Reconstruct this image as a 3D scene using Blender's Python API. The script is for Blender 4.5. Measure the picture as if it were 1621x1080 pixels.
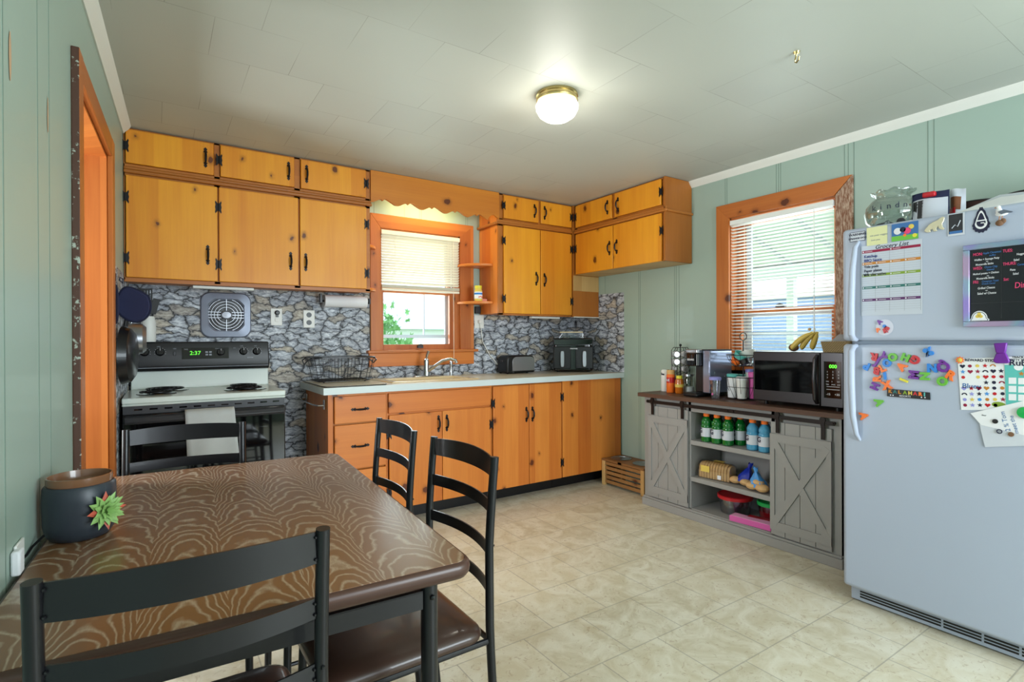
import bpy, math, random
from mathutils import Vector, Matrix, noise
random.seed(7)
PI = math.pi
C = bpy.context.scene.collection
for o in list(bpy.data.objects): bpy.data.objects.remove(o)
scene = bpy.context.scene

# ------------------------------------------------------------------ camera
cam_d = bpy.data.cameras.new('camera'); cam = bpy.data.objects.new('camera', cam_d); C.objects.link(cam)
Rv = Vector((0.83204, -0.55470, -0.00380)); Uv = Vector((0.00455, -0.00003, 0.99999)); Fv = Vector((0.55470, 0.83205, -0.0025))
m = Matrix((Rv, Uv, -Fv)).transposed().to_4x4(); m.translation = Vector((0, 0, 1.1978))
cam.matrix_world = m
cam_d.sensor_width = 36.0; cam_d.lens = 36.0 * 843.4 / 1621.0; cam_d.clip_start = 0.05
scene.camera = cam

# ------------------------------------------------------------------ light, sky, exposure
scene.view_settings.view_transform = 'Standard'; scene.view_settings.look = 'None'
scene.view_settings.gamma = 1.0; scene.view_settings.use_curve_mapping = False
scene.view_settings.exposure = 0.18
w = bpy.data.worlds.new('World'); scene.world = w; w.use_nodes = True
bg = w.node_tree.nodes['Background']; bg.inputs[0].default_value = (0.84, 0.93, 1.0, 1); bg.inputs[1].default_value = 3.0

def area(name, loc, rot, sx, sy, power, col=(1, 1, 1), spread=PI):
    d = bpy.data.lights.new(name, 'AREA'); d.shape = 'RECTANGLE'; d.size = sx; d.size_y = sy; d.energy = power; d.color = col; d.spread = spread
    o = bpy.data.objects.new(name, d); o.location = loc; o.rotation_euler = rot; C.objects.link(o); return o
area('rear_fill_light', (2.1, -1.90, 1.25), (PI/2, 0, 0), 1.7, 1.2, 100, (0.82, 0.94, 1.0))  # area lamp added behind the camera as daylight fill
area('kitchen_window_daylight', (1.72, 3.98, 1.42), (-PI/2, 0, 0), 0.6, 0.6, 7, (0.9, 0.96, 1.0))
area('side_window_daylight', (3.42, 1.88, 1.55), (0, PI/2, 0), 0.9, 0.65, 9, (0.92, 0.97, 1.0))
area('over_sink_light', (1.73, 3.70, 2.30), (0, 0, 0), 0.5, 0.06, 3.6, (1.0, 0.88, 0.42))
area('hall_daylight', (-1.25, 2.62, 1.35), (0, -PI/2, 0), 1.3, 0.5, 52, (0.93, 0.97, 1.0))

# ------------------------------------------------------------------ helpers
def lin(c):
    return tuple(((v/255.0)/12.92 if v/255.0 <= 0.04045 else ((v/255.0+0.055)/1.055)**2.4) for v in c) + (1.0,)
WM = {}
def wm(o):
    return WM.get(o.name, Matrix.Identity(4)) if o else Matrix.Identity(4)
class MB:
    def __init__(s): s.v = []; s.f = []; s.mi = []; s.cur = 0
    def add(s, vs, fs, mi=None):
        b = len(s.v); s.v += [Vector(v) for v in vs]; s.f += [tuple(i+b for i in f) for f in fs]; s.mi += [s.cur if mi is None else mi]*len(fs); return s
    def box(s, x0, x1, y0, y1, z0, z1, mi=None):
        x0, x1 = sorted((x0, x1)); y0, y1 = sorted((y0, y1)); z0, z1 = sorted((z0, z1))
        return s.add([(x0,y0,z0),(x1,y0,z0),(x1,y1,z0),(x0,y1,z0),(x0,y0,z1),(x1,y0,z1),(x1,y1,z1),(x0,y1,z1)],
                     [(0,3,2,1),(4,5,6,7),(0,1,5,4),(1,2,6,5),(2,3,7,6),(3,0,4,7)], mi)
    def prism(s, poly, fn, a, b, mi=None):
        # poly: 2D points counter-clockwise, fn(u,v,w) -> 3D
        n = len(poly); vs = [fn(u, v, a) for u, v in poly] + [fn(u, v, b) for u, v in poly]
        fs = [tuple(range(n-1, -1, -1)), tuple(range(n, 2*n))] + [(i, (i+1) % n, n+(i+1) % n, n+i) for i in range(n)]
        return s.add(vs, fs, mi)
    def tube(s, path, r, n=8, closed=False, cap=True, mi=None):
        P = [Vector(p) for p in path]; N = len(P); rr = r if isinstance(r, (list, tuple)) else [r]*N
        vs = []; fs = []; up = None
        for i, p in enumerate(P):
            if closed: t = (P[(i+1) % N]-P[i-1])
            else: t = P[min(i+1, N-1)]-P[max(i-1, 0)]
            t.normalize()
            if up is None:
                up = Vector((0, 0, 1)) if abs(t.z) < 0.9 else Vector((1, 0, 0))
            a = up - t*up.dot(t)
            if a.length < 1e-6: a = t.orthogonal()
            a.normalize(); up = a; b = t.cross(a)
            for k in range(n):
                an = 2*PI*k/n; vs.append(p + (a*math.cos(an)+b*math.sin(an))*rr[i])
        for i in range(N if closed else N-1):
            j = (i+1) % N
            for k in range(n):
                l = (k+1) % n; fs.append((i*n+k, j*n+k, j*n+l, i*n+l)[::-1])
        if cap and not closed: fs += [tuple(range(n)), tuple((N-1)*n+k for k in range(n-1, -1, -1))]
        return s.add(vs, fs, mi)
    def lathe(s, prof, cen=(0, 0, 0), n=24, axis='z', mi=None, sx=1, sy=1, M=None):
        vs = []; fs = []; c = Vector(cen)
        for r, z in prof:
            for k in range(n):
                a = 2*PI*k/n; x = r*math.cos(a)*sx; y = r*math.sin(a)*sy
                p = {'z': Vector((x, y, z)), 'x': Vector((z, x, y)), 'y': Vector((y, z, x))}[axis]
                if M: p = M @ p
                vs.append(c+p)
        N = len(prof)
        for i in range(N-1):
            for k in range(n):
                l = (k+1) % n; fs.append((i*n+k, i*n+l, (i+1)*n+l, (i+1)*n+k))
        if prof[0][0] > 1e-5: fs.append(tuple(range(n-1, -1, -1)))
        if prof[-1][0] > 1e-5: fs.append(tuple((N-1)*n+k for k in range(n)))
        return s.add(vs, fs, mi)
    def cyl(s, cen, r, z0, z1, n=20, axis='z', mi=None): return s.lathe([(r, z0), (r, z1)], cen, n, axis, mi)
    def ball(s, cen, r, n=12, sc=(1, 1, 1), mi=None):
        c = Vector(cen); vs = []; fs = []; m2 = n//2
        for i in range(m2+1):
            th = PI*i/m2
            for k in range(n):
                a = 2*PI*k/n; vs.append(c+Vector((r*sc[0]*math.sin(th)*math.cos(a), r*sc[1]*math.sin(th)*math.sin(a), -r*sc[2]*math.cos(th))))
        for i in range(m2):
            for k in range(n):
                l = (k+1) % n; fs.append((i*n+k, i*n+l, (i+1)*n+l, (i+1)*n+k))
        return s.add(vs, fs, mi)
    def xf(s, M, start=0):
        for i in range(start, len(s.v)): s.v[i] = M @ s.v[i]
        return s
    def text(s, txt, org, right, up, size, depth=0.0006, mi=None, align='LEFT', shear=0.0, offset=0.0, rot=0.0, wx=1.0):
        cu = bpy.data.curves.new('txt', 'FONT'); cu.body = txt; cu.size = size; cu.extrude = depth; cu.align_x = align; cu.align_y = 'CENTER'
        cu.resolution_u = 3; cu.shear = shear; cu.offset = offset
        ob = bpy.data.objects.new('txt', cu); me = ob.to_mesh()
        R = Vector(right).normalized(); U = Vector(up).normalized(); N = R.cross(U); o = Vector(org); cr, sr = math.cos(rot), math.sin(rot)
        vs = [o + R*(v.co.x*wx*cr-v.co.y*sr) + U*(v.co.x*wx*sr+v.co.y*cr) + N*v.co.z for v in me.vertices]
        fs = [tuple(p.vertices) for p in me.polygons]
        s.add(vs, fs, mi); ob.to_mesh_clear(); bpy.data.objects.remove(ob); bpy.data.curves.remove(cu); return s
    def build(s, name, mats, parent=None, world=True, bevel=0, seg=2, smooth=True, ang=35):
        me = bpy.data.meshes.new(name)
        vs = s.v
        if parent is not None and world:
            Mi = wm(parent).inverted(); vs = [Mi @ v for v in s.v]
        me.from_pydata([tuple(v) for v in vs], [], s.f)
        if not isinstance(mats, (list, tuple)): mats = [mats]
        for mm in mats: me.materials.append(mm)
        me.polygons.foreach_set('material_index', s.mi)
        me.update()
        if smooth:
            me.shade_smooth(); me.set_sharp_from_angle(angle=math.radians(ang))
        o = bpy.data.objects.new(name, me); C.objects.link(o)
        if parent is not None:
            o.parent = parent; WM[o.name] = wm(parent)
        if bevel:
            b = o.modifiers.new('bevel', 'BEVEL'); b.width = bevel; b.segments = seg; b.limit_method = 'ANGLE'; b.angle_limit = math.radians(40); b.harden_normals = False
        return o
def tag(o, label, cat, group=None):
    o['label'] = label; o['category'] = cat
    if group: o['group'] = group
    return o
def thing(name, label, cat, loc=(0, 0, 0), rz=0, group=None):
    o = bpy.data.objects.new(name, None); C.objects.link(o); o.empty_display_size = 0.05
    o.location = loc; o.rotation_euler = (0, 0, rz)
    WM[o.name] = Matrix.Translation(Vector(loc)) @ Matrix.Rotation(rz, 4, 'Z')
    return tag(o, label, cat, group)
def struct(o): o['kind'] = 'structure'; return o
def sempty(name, loc=(0, 0, 0)):
    o = bpy.data.objects.new(name, None); C.objects.link(o); o.location = loc; o.empty_display_size = 0.05
    WM[o.name] = Matrix.Translation(Vector(loc)); o['kind'] = 'structure'; return o
def dup(root, loc, rz=0, label=None, group=None):
    def cp(o, par):
        c = o.copy(); C.objects.link(c)
        if par: c.parent = par
        for ch in o.children: cp(ch, c)
        return c
    r = cp(root, None); r.location = loc; r.rotation_euler = (0, 0, rz)
    if label: r['label'] = label
    if group: r['group'] = group
    return r
def place(o, loc, rz=0): o.location = loc; o.rotation_euler = (0, 0, rz)

# ------------------------------------------------------------------ materials
class NT:
    def __init__(s, name):
        s.m = bpy.data.materials.new(name); s.m.use_nodes = True; s.t = s.m.node_tree; s.n = s.t.nodes; s.l = s.t.links
        s.b = s.n['Principled BSDF']; s.out = s.n['Material Output']
    def new(s, typ, **kw):
        n = s.n.new(typ)
        for k, v in kw.items():
            if hasattr(n, k): setattr(n, k, v)
        return n
    def _set(s, sock, v):
        if v is None: return
        if isinstance(v, bpy.types.NodeSocket): s.l.new(v, sock)
        else: sock.default_value = v
    def math(s, op, a, b=None, c=None, clamp=False):
        n = s.n.new('ShaderNodeMath'); n.operation = op; n.use_clamp = clamp
        s._set(n.inputs[0], a); s._set(n.inputs[1], b); s._set(n.inputs[2], c); return n.outputs[0]
    def mix(s, f, a, b, typ='MIX'):
        n = s.n.new('ShaderNodeMix'); n.data_type = 'RGBA'; n.blend_type = typ
        s._set(n.inputs[0], f); s._set(n.inputs[6], a); s._set(n.inputs[7], b); return n.outputs[2]
    def comb(s, x, y, z=0.0):
        n = s.n.new('ShaderNodeCombineXYZ'); s._set(n.inputs[0], x); s._set(n.inputs[1], y); s._set(n.inputs[2], z); return n.outputs[0]
    def sep(s, v):
        n = s.n.new('ShaderNodeSeparateXYZ'); s.l.new(v, n.inputs[0]); return n.outputs
    def obj(s): return s.n.new('ShaderNodeTexCoord').outputs['Object']
    def pos(s): return s.n.new('ShaderNodeNewGeometry').outputs['Position']
    def rand(s): return s.n.new('ShaderNodeObjectInfo').outputs['Random']
    def noise(s, v, scale=5, detail=2, rough=0.5, dist=0.0, col=False):
        n = s.n.new('ShaderNodeTexNoise'); s.l.new(v, n.inputs['Vector']); n.inputs['Scale'].default_value = scale; n.inputs['Detail'].default_value = detail
        n.inputs['Roughness'].default_value = rough; n.inputs['Distortion'].default_value = dist; return n.outputs['Color' if col else 'Fac']
    def vor(s, v, scale=1, feature='F1', rnd=1.0, dims='3D'):
        n = s.n.new('ShaderNodeTexVoronoi'); n.voronoi_dimensions = dims; n.feature = feature; s.l.new(v, n.inputs['Vector']); n.inputs['Scale'].default_value = scale; n.inputs['Randomness'].default_value = rnd; return n.outputs
    def ramp(s, f, stops, interp='LINEAR'):
        n = s.n.new('ShaderNodeValToRGB'); n.color_ramp.interpolation = interp; e = n.color_ramp.elements
        while len(e) > 1: e.remove(e[-1])
        e[0].position = stops[0][0]; e[0].color = stops[0][1]
        for p, c in stops[1:]: x = e.new(p); x.color = c
        s.l.new(f, n.inputs[0]); return n.outputs[0]
    def bump(s, h, strength=0.3, dist=0.002):
        n = s.n.new('ShaderNodeBump'); n.inputs['Strength'].default_value = strength; n.inputs['Distance'].default_value = dist; s.l.new(h, n.inputs['Height']); s.l.new(n.outputs[0], s.b.inputs['Normal'])
    def p(s, **kw):
        for k, v in kw.items(): s._set(s.b.inputs[k.replace('_', ' ')], v)
        return s
def plain(name, rgb, rough=0.5, metal=0.0, coat=0.0, trans=0.0, ior=1.45, var=0.05, scale=12, emis=None, es=0, alpha=1.0, spec=None):
    t = NT(name); c = lin(rgb)
    nz = t.noise(t.obj(), scale, 2)
    f = t.math('MULTIPLY', nz, var*2)
    col = t.mix(f, c, tuple(v*0.75 for v in c[:3])+(1,))
    t.p(Base_Color=col, Roughness=rough, Metallic=metal, IOR=ior)
    t.b.inputs['Coat Weight'].default_value = coat; t.b.inputs['Transmission Weight'].default_value = trans; t.b.inputs['Alpha'].default_value = alpha
    if spec is not None: t.b.inputs['Specular IOR Level'].default_value = spec
    if emis: t.b.inputs['Emission Color'].default_value = lin(emis); t.b.inputs['Emission Strength'].default_value = es
    return t.m
def pine(name, c1, c2, along='z', knots=0.5, rough=0.34, seed=0.0):
    t = NT(name); x, y, z = t.sep(t.obj()); r = t.rand()
    cross0 = t.math('ADD', x, y)
    if along == 'z': c, a = cross0, z
    else: c, a = z, cross0
    r1 = t.math('MULTIPLY_ADD', r, 17.3, seed); r2 = t.math('MULTIPLY_ADD', r, 41.7, seed)
    c = t.math('ADD', c, r1); a = t.math('ADD', a, r2)
    v = t.comb(c, a, 0.0)
    kn = t.noise(v, 6, 2); 
    # knots
    kv = t.comb(t.math('MULTIPLY', t.math('ADD', c, t.math('MULTIPLY', t.math('SUBTRACT', t.noise(v, 22, 2), 0.5), 0.03)), 5.4), t.math('MULTIPLY', a, 3.9), 0.0)
    V = t.vor(kv, 1.0, 'F1', 1.0, '2D')
    gate = t.math('GREATER_THAN', t.sep(V['Color'])[0], 1.0-knots)
    size = t.math('MULTIPLY_ADD', t.math('POWER', t.sep(V['Color'])[1], 2.0), 0.085, 0.018)
    dn = t.math('ADD', V['Distance'], t.math('MULTIPLY', t.math('SUBTRACT', t.noise(v, 60, 2), 0.5), 0.05))
    kd = t.math('SUBTRACT', dn, size)
    core = t.math('MULTIPLY', t.math('SMOOTHSTEP' if False else 'LESS_THAN', kd, 0.0), gate)
    halo = t.math('MULTIPLY', t.math('SUBTRACT', 1.0, t.math('DIVIDE', kd, 0.13), clamp=True), gate, clamp=True)
    halo = t.math('POWER', halo, 2.0)
    # grain bends around the knots
    cw = t.math('ADD', c, t.math('MULTIPLY', halo, 0.02))
    g = t.noise(t.comb(t.math('MULTIPLY', cw, 95.0), t.math('MULTIPLY', a, 3.0), 0.0), 1, 3, 0.6)
    g2 = t.noise(t.comb(t.math('MULTIPLY', cw, 14.0), t.math('MULTIPLY', a, 1.1), 3.0), 1, 2, 0.5)
    wn = t.n.new('ShaderNodeTexWhiteNoise'); wn.noise_dimensions = '1D'; t.l.new(t.math('FLOOR', t.math('DIVIDE', c, 0.135)), wn.inputs['W'])
    f = t.math('ADD', t.math('MULTIPLY', g, 0.45), t.math('ADD', t.math('MULTIPLY', g2, 0.75), t.math('MULTIPLY', wn.outputs['Value'], 0.62)))
    f = t.math('SUBTRACT', f, 0.40, clamp=True)
    col = t.mix(f, lin(c1), lin(c2))
    dk = tuple(0.45*v for v in lin(c2)[:3]) + (1,)
    col = t.mix(t.math('MULTIPLY', halo, 0.75), col, dk)
    col = t.mix(t.math('MULTIPLY', core, 0.85), col, lin((82, 34, 14)))
    t.p(Base_Color=col, Roughness=rough+0.08); t.b.inputs['Coat Weight'].default_value = 0.12; t.b.inputs['Coat Roughness'].default_value = 0.2; t.b.inputs['Specular IOR Level'].default_value = 0.35
    t.bump(g, 0.06, 0.001)
    return t.m
M = {}
M['pine'] = pine('knotty_pine', (238, 164, 40), (206, 118, 22), 'z', 0.36)  # yellower copy: light cast on the upper cabinets is in the colour
M['pine_h'] = pine('knotty_pine_board', (214, 138, 44), (184, 104, 32), 'h', 0.35, seed=3)
M['pine_red'] = pine('red_light_cast_pine', (224, 140, 58), (190, 98, 34), 'z', 0.5, seed=5)  # redder copy: light cast on the lower cabinets put into the colour
M['pine_red_cast_h'] = pine('red_light_cast_pine_board', (222, 134, 56), (188, 98, 38), 'h', 0.45, seed=9)
M['pine_trim'] = pine('window_trim_pine', (204, 122, 56), (162, 84, 34), 'z', 0.2, seed=2)
M['pine_trim_h'] = pine('window_trim_board', (204, 122, 56), (162, 84, 34), 'h', 0.2, seed=4)
M['frame'] = pine('stained_frame', (190, 116, 44), (152, 86, 28), 'z', 0.0, seed=1)
M['frame_h'] = pine('stained_frame_rail', (190, 116, 44), (152, 86, 28), 'h', 0.0, seed=1)
M['pine_pale'] = pine('bare_pine', (214, 176, 116), (186, 142, 84), 'z', 0.15, seed=6)
M['black_iron'] = plain('black_iron', (34, 32, 34), 0.4, 0.6)
M['black_metal'] = plain('black_painted_steel', (20, 20, 24), 0.34, 0.2, 0.15)
M['black_plastic'] = plain('black_plastic', (18, 18, 20), 0.35)
M['black_gloss'] = plain('black_glass', (7, 7, 9), 0.06, 0, 0.6)
M['dark_grey'] = plain('dark_grey_plastic', (52, 52, 56), 0.4)
M['white'] = plain('white_enamel', (214, 222, 216), 0.25, 0, 0.3)
M['fridge'] = plain('white_fridge', (176, 185, 204), 0.42, 0, 0.05, var=0.02)
M['fridge_gap'] = plain('fridge_grey', (120, 132, 150), 0.5)
M['white_plastic'] = plain('white_plastic', (232, 232, 228), 0.4)
M['crown'] = plain('white_trim_paint', (226, 226, 218), 0.45)
M['chrome'] = plain('chrome', (200, 202, 206), 0.15, 1.0)
M['steel'] = plain('brushed_steel', (168, 170, 176), 0.3, 0.9)
M['dark_steel'] = plain('black_stainless', (72, 70, 72), 0.3, 0.85)
M['hub'] = plain('satin_badge', (150, 152, 160), 0.35, 0.4)
M['brass'] = plain('pale_brass', (196, 176, 120), 0.25, 0.9)
M['blind'] = plain('white_blind', (236, 236, 232), 0.45, var=0.02)
M['blind_warm'] = plain('cream_blind', (238, 232, 214), 0.45, var=0.02)
M['paper'] = plain('white_paper', (236, 236, 240), 0.7, var=0.02)
M['paper_grey'] = plain('pale_paper', (206, 210, 220), 0.7, var=0.02)
M['sticky'] = plain('yellow_note', (222, 222, 170), 0.7)
M['counter'] = plain('cream_laminate', (212, 202, 182), 0.3, 0, 0.2, var=0.25, scale=220)
M['counter_edge'] = plain('pale_laminate_edge', (204, 214, 214), 0.35)
M['cream'] = plain('cream_sink', (226, 204, 164), 0.2, 0, 0.5)
M['grey_paint'] = plain('grey_paint', (154, 152, 150), 0.5, var=0.08, scale=6)
M['navy'] = plain('navy_cloth', (42, 46, 78), 0.9)
M['navy_rim'] = plain('navy_piping', (28, 32, 58), 0.9)
M['towel'] = plain('grey_towel', (188, 190, 190), 0.95, var=0.2, scale=30)
M['warmer'] = plain('slate_glaze', (44, 50, 58), 0.38)
M['warm_dish'] = plain('brown_glazed_dish', (122, 84, 58), 0.25, 0, 0.4)
M['vinyl'] = plain('brown_vinyl', (62, 42, 34), 0.36, 0, 0.2, var=0.15, scale=9)
M['bronze'] = plain('bronze_black_bar', (36, 30, 28), 0.4, 0.5)
M['red'] = plain('red_plastic', (196, 30, 40), 0.35); M['orange'] = plain('orange_plastic', (246, 118, 40), 0.35)
M['green'] = plain('green_plastic', (104, 182, 56), 0.35); M['blue'] = plain('blue_plastic', (34, 128, 214), 0.35)
M['purple'] = plain('purple_plastic', (110, 36, 148), 0.35); M['yellow'] = plain('yellow_plastic', (226, 212, 60), 0.4)
M['teal'] = plain('teal_plastic', (96, 190, 184), 0.4); M['pink'] = plain('pink_plastic', (216, 96, 170), 0.4)
M['emerald'] = plain('emerald_plastic', (30, 176, 84), 0.35); M['ink'] = plain('dark_ink', (34, 36, 62), 0.7); M['white_ink'] = plain('white_ink', (225, 225, 230), 0.6)
M['blue_ink'] = plain('blue_ink', (60, 110, 170), 0.6); M['pink_ink'] = plain('pink_ink', (232, 70, 120), 0.6); M['lavender'] = plain('lavender', (150, 150, 220), 0.5)
M['maroon_ink'] = plain('maroon_ink', (150, 30, 66), 0.7); M['amber_ink'] = plain('amber_ink', (196, 128, 50), 0.7); M['olive_ink'] = plain('olive_ink', (132, 160, 56), 0.7)
M['sea_ink'] = plain('sea_green_ink', (52, 112, 108), 0.7); M['plum_ink'] = plain('plum_ink', (96, 52, 104), 0.7); M['grey_ink'] = plain('grey_ink', (150, 154, 164), 0.7)
M['banana'] = plain('banana_skin', (226, 194, 96), 0.5, var=0.2, scale=25); M['potato'] = plain('brown_skin', (120, 86, 62), 0.7)
M['bread'] = plain('bread_crust', (226, 178, 112), 0.6, var=0.2, scale=25); M['bun'] = plain('bun', (214, 172, 120), 0.6)
M['tan'] = plain('tan_label', (226, 196, 90), 0.5); M['lime'] = plain('lime_label', (120, 130, 60), 0.6)
M['skyblue'] = plain('light_blue_wrap', (76, 150, 222), 0.3, 0, 0.4); M['royal'] = plain('royal_blue_wrap', (24, 50, 170), 0.3, 0, 0.4)
M['cocoa'] = plain('dark_brown', (60, 36, 28), 0.5); M['horse'] = plain('chestnut', (120, 70, 40), 0.6)
M['marker'] = plain('blue_marker', (30, 50, 130), 0.6)
M['grey_fur'] = plain('grey_plush', (150, 146, 146), 0.9)
def glassy(name, rgb=(255, 255, 255), gloss=0.12, rough=0.02):
    t = NT(name); t.n.remove(t.b)
    tr = t.n.new('ShaderNodeBsdfTransparent'); tr.inputs[0].default_value = lin(rgb)
    gl = t.n.new('ShaderNodeBsdfGlossy'); gl.inputs['Roughness'].default_value = rough
    lw = t.n.new('ShaderNodeLayerWeight'); lw.inputs[0].default_value = 0.25
    f = t.math('MULTIPLY_ADD', lw.outputs['Facing'], 0.5, gloss*0.35, clamp=True)
    mx = t.n.new('ShaderNodeMixShader'); t.l.new(f, mx.inputs[0]); t.l.new(tr.outputs[0], mx.inputs[1]); t.l.new(gl.outputs[0], mx.inputs[2]); t.l.new(mx.outputs[0], t.out.inputs[0])
    return t.m
M['glass'] = glassy('window_glass', (244, 250, 250), 0.05)
M['jar_glass'] = glassy('clear_glass', (238, 242, 240), 0.25)
M['clear_plastic'] = glassy('clear_plastic', (240, 242, 246), 0.35, 0.1)
M['green_drink'] = plain('green_drink', (10, 108, 40), 0.12, 0, 0.6); M['blue_drink'] = plain('blue_drink', (70, 150, 190), 0.12, 0, 0.6)
M['honey'] = plain('amber_honey', (196, 104, 24), 0.1, 0, 0.6)
M['lamp'] = plain('lit_globe', (255, 250, 235), 0.4, emis=(255, 248, 232), es=5.0)
M['display'] = plain('green_display', (90, 240, 60), 0.5, emis=(110, 250, 60), es=0.8)
M['leaf'] = plain('leaf_green', (150, 205, 130), 0.6, var=0.5, scale=4)
M['house_white'] = plain('neighbour_siding', (240, 240, 240), 0.7); M['house_roof'] = plain('neighbour_roof', (190, 196, 206), 0.8)
M['grass'] = plain('lawn_green', (150, 176, 120), 0.9, var=0.4, scale=3)
M['frost_blue'] = plain('blue_grey_siding', (150, 168, 206), 0.6)
# painted panelling
def paint(name, c1, seed=0):
    t = NT(name); n = t.noise(t.pos(), 1.6, 3); n2 = t.noise(t.pos(), 40, 2)
    col = t.mix(t.math('MULTIPLY', n, 0.35), lin(c1), tuple(v*0.88 for v in lin(c1)[:3])+(1,))
    t.p(Base_Color=col, Roughness=0.42); t.b.inputs['Coat Weight'].default_value = 0.1; t.bump(n2, 0.05, 0.001); return t.m
M['wall'] = paint('sage_panel_paint', (162, 182, 170))
M['groove'] = plain('groove_shadow_paint', (120, 140, 128), 0.6)
M['chip'] = plain('bare_wood_chip', (196, 160, 128), 0.7)
# ceiling tiles
t = NT('ceiling_tiles'); x, y, z = t.sep(t.pos())
br = t.n.new('ShaderNodeTexBrick'); t.l.new(t.comb(t.math('ADD', x, 10.675-1.094+0.1525-0.0), t.math('ADD', y, 6.1-1.57), 0.0), br.inputs['Vector'])
br.offset = 0.5; br.inputs['Scale'].default_value = 1.0; br.inputs['Brick Width'].default_value = 0.305; br.inputs['Row Height'].default_value = 0.305; br.inputs['Mortar Size'].default_value = 0.0011; br.inputs['Mortar Smooth'].default_value = 0.2
br.inputs['Color1'].default_value = lin((188, 191, 182)); br.inputs['Color2'].default_value = lin((181, 184, 176)); br.inputs['Mortar'].default_value = lin((136, 136, 126))
msk = t.noise(t.pos(), 1.7, 1); msk = t.ramp(msk, [(0.42, (0, 0, 0, 1)), (0.56, (1, 1, 1, 1))])
col = t.mix(msk, br.outputs['Color'], lin((185, 188, 179)))
t.p(Base_Color=col, Roughness=0.5); t.bump(t.noise(t.pos(), 60, 2), 0.05, 0.001); M['ceiling'] = t.m
# vinyl floor
t = NT('vinyl_floor_tiles'); x, y, z = t.sep(t.pos())
br = t.n.new('ShaderNodeTexBrick'); t.l.new(t.comb(t.math('ADD', x, 9.0-1.515+0.15), t.math('ADD', y, 5.8-1.456), 0.0), br.inputs['Vector'])
br.offset = 0.5; br.inputs['Scale'].default_value = 1.0; br.inputs['Brick Width'].default_value = 0.30; br.inputs['Row Height'].default_value = 0.29; br.inputs['Mortar Size'].default_value = 0.0032; br.inputs['Mortar Smooth'].default_value = 0.6
br.inputs['Color1'].default_value = lin((212, 201, 174)); br.inputs['Color2'].default_value = lin((194, 183, 156)); br.inputs['Mortar'].default_value = lin((176, 166, 146))
n1 = t.noise(t.pos(), 7, 6, 0.65, 1.2); n2 = t.noise(t.pos(), 22, 5, 0.6, 2.5)
col = t.mix(t.ramp(n1, [(0.38, (0, 0, 0, 1)), (0.62, (0.8, 0.8, 0.8, 1))]), br.outputs['Color'], lin((226, 220, 202)))
vein = t.ramp(n2, [(0.60, (0, 0, 0, 1)), (0.66, (0.6, 0.6, 0.6, 1)), (0.70, (0, 0, 0, 1))])
col = t.mix(vein, col, lin((160, 132, 96)))
col = t.mix(t.math('MULTIPLY', br.outputs['Fac'], 0.7), col, lin((164, 156, 138)))
t.p(Base_Color=col, Roughness=0.34); t.b.inputs['Coat Weight'].default_value = 0.15; t.b.inputs['Coat Roughness'].default_value = 0.3; t.bump(n1, 0.05, 0.002); M['floor'] = t.m
# printed stone wallpaper
t = NT('printed_stone_wallpaper'); x, y, z = t.sep(t.pos()); cr = t.math('ADD', x, y)
wv = t.noise(t.comb(cr, z, 0.0), 7, 4, 0.6, 0.0, True); wx, wy, wz = t.sep(wv)
c2 = t.math('ADD', t.math('MULTIPLY', cr, 8.5), t.math('MULTIPLY', wx, 1.4)); z2 = t.math('ADD', t.math('MULTIPLY', z, 21.0), t.math('MULTIPLY', wy, 3.0))
vv = t.comb(c2, z2, 0.0)
E1 = t.vor(vv, 1.0, 'DISTANCE_TO_EDGE', 0.82, '2D')['Distance']; F1 = t.vor(vv, 1.0, 'F1', 0.82, '2D')
cell = t.sep(F1['Color'])
grain = t.noise(t.comb(t.math('MULTIPLY', cr, 26.0), t.math('MULTIPLY', z, 70.0), t.math('MULTIPLY', cell[1], 9.0)), 1.0, 6, 0.72, 0.6)
stone = t.ramp(grain, [(0.30, lin((46, 50, 60))), (0.38, lin((126, 132, 144))), (0.48, lin((184, 190, 202))), (0.60, lin((236, 240, 246)))])
warm = t.ramp(grain, [(0.30, lin((74, 66, 58))), (0.42, lin((160, 148, 132))), (0.54, lin((206, 196, 180))), (0.66, lin((232, 226, 214)))])
col = t.mix(t.math('GREATER_THAN', cell[0], 0.80), stone, warm)
col = t.mix(t.math('MULTIPLY', cell[2], 0.40), col, lin((112, 118, 132)))
dome = t.math('MULTIPLY', t.math('SUBTRACT', 1.0, t.math('DIVIDE', E1, 0.30), clamp=True), 0.50)
col = t.mix(dome, col, lin((70, 74, 84)))
edge = t.math('SUBTRACT', 1.0, t.math('DIVIDE', t.math('ADD', E1, t.math('MULTIPLY', t.math('SUBTRACT', grain, 0.5), 0.16)), 0.095), clamp=True)
col = t.mix(edge, col, lin((24, 26, 32)))
t.p(Base_Color=col, Roughness=0.6); M['stone'] = t.m
# table veneer, limed cathedral grain (object space, length along y)
t = NT('limed_oak_veneer'); x, y, z = t.sep(t.obj())
pw = 0.13
xs = t.math('ADD', x, 10.0+0.06); xi = t.math('FLOOR', t.math('DIVIDE', xs, pw)); xl = t.math('SUBTRACT', t.math('SUBTRACT', xs, t.math('MULTIPLY', xi, pw)), pw/2)
wn = t.n.new('ShaderNodeTexWhiteNoise'); wn.noise_dimensions = '1D'; t.l.new(xi, wn.inputs['W'])
warp = t.noise(t.comb(t.math('MULTIPLY', x, 1.0), t.math('MULTIPLY', y, 1.0), xi), 7.0, 2, 0.5)
warp2 = t.noise(t.comb(x, y, xi), 26.0, 2, 0.5)
per = t.math('SINE', t.math('ADD', t.math('MULTIPLY', y, 5.5), t.math('MULTIPLY', wn.outputs['Value'], 6.28)))
f = t.math('ADD', t.math('MULTIPLY', per, 0.0), t.math('MULTIPLY', y, 50.0))
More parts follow.
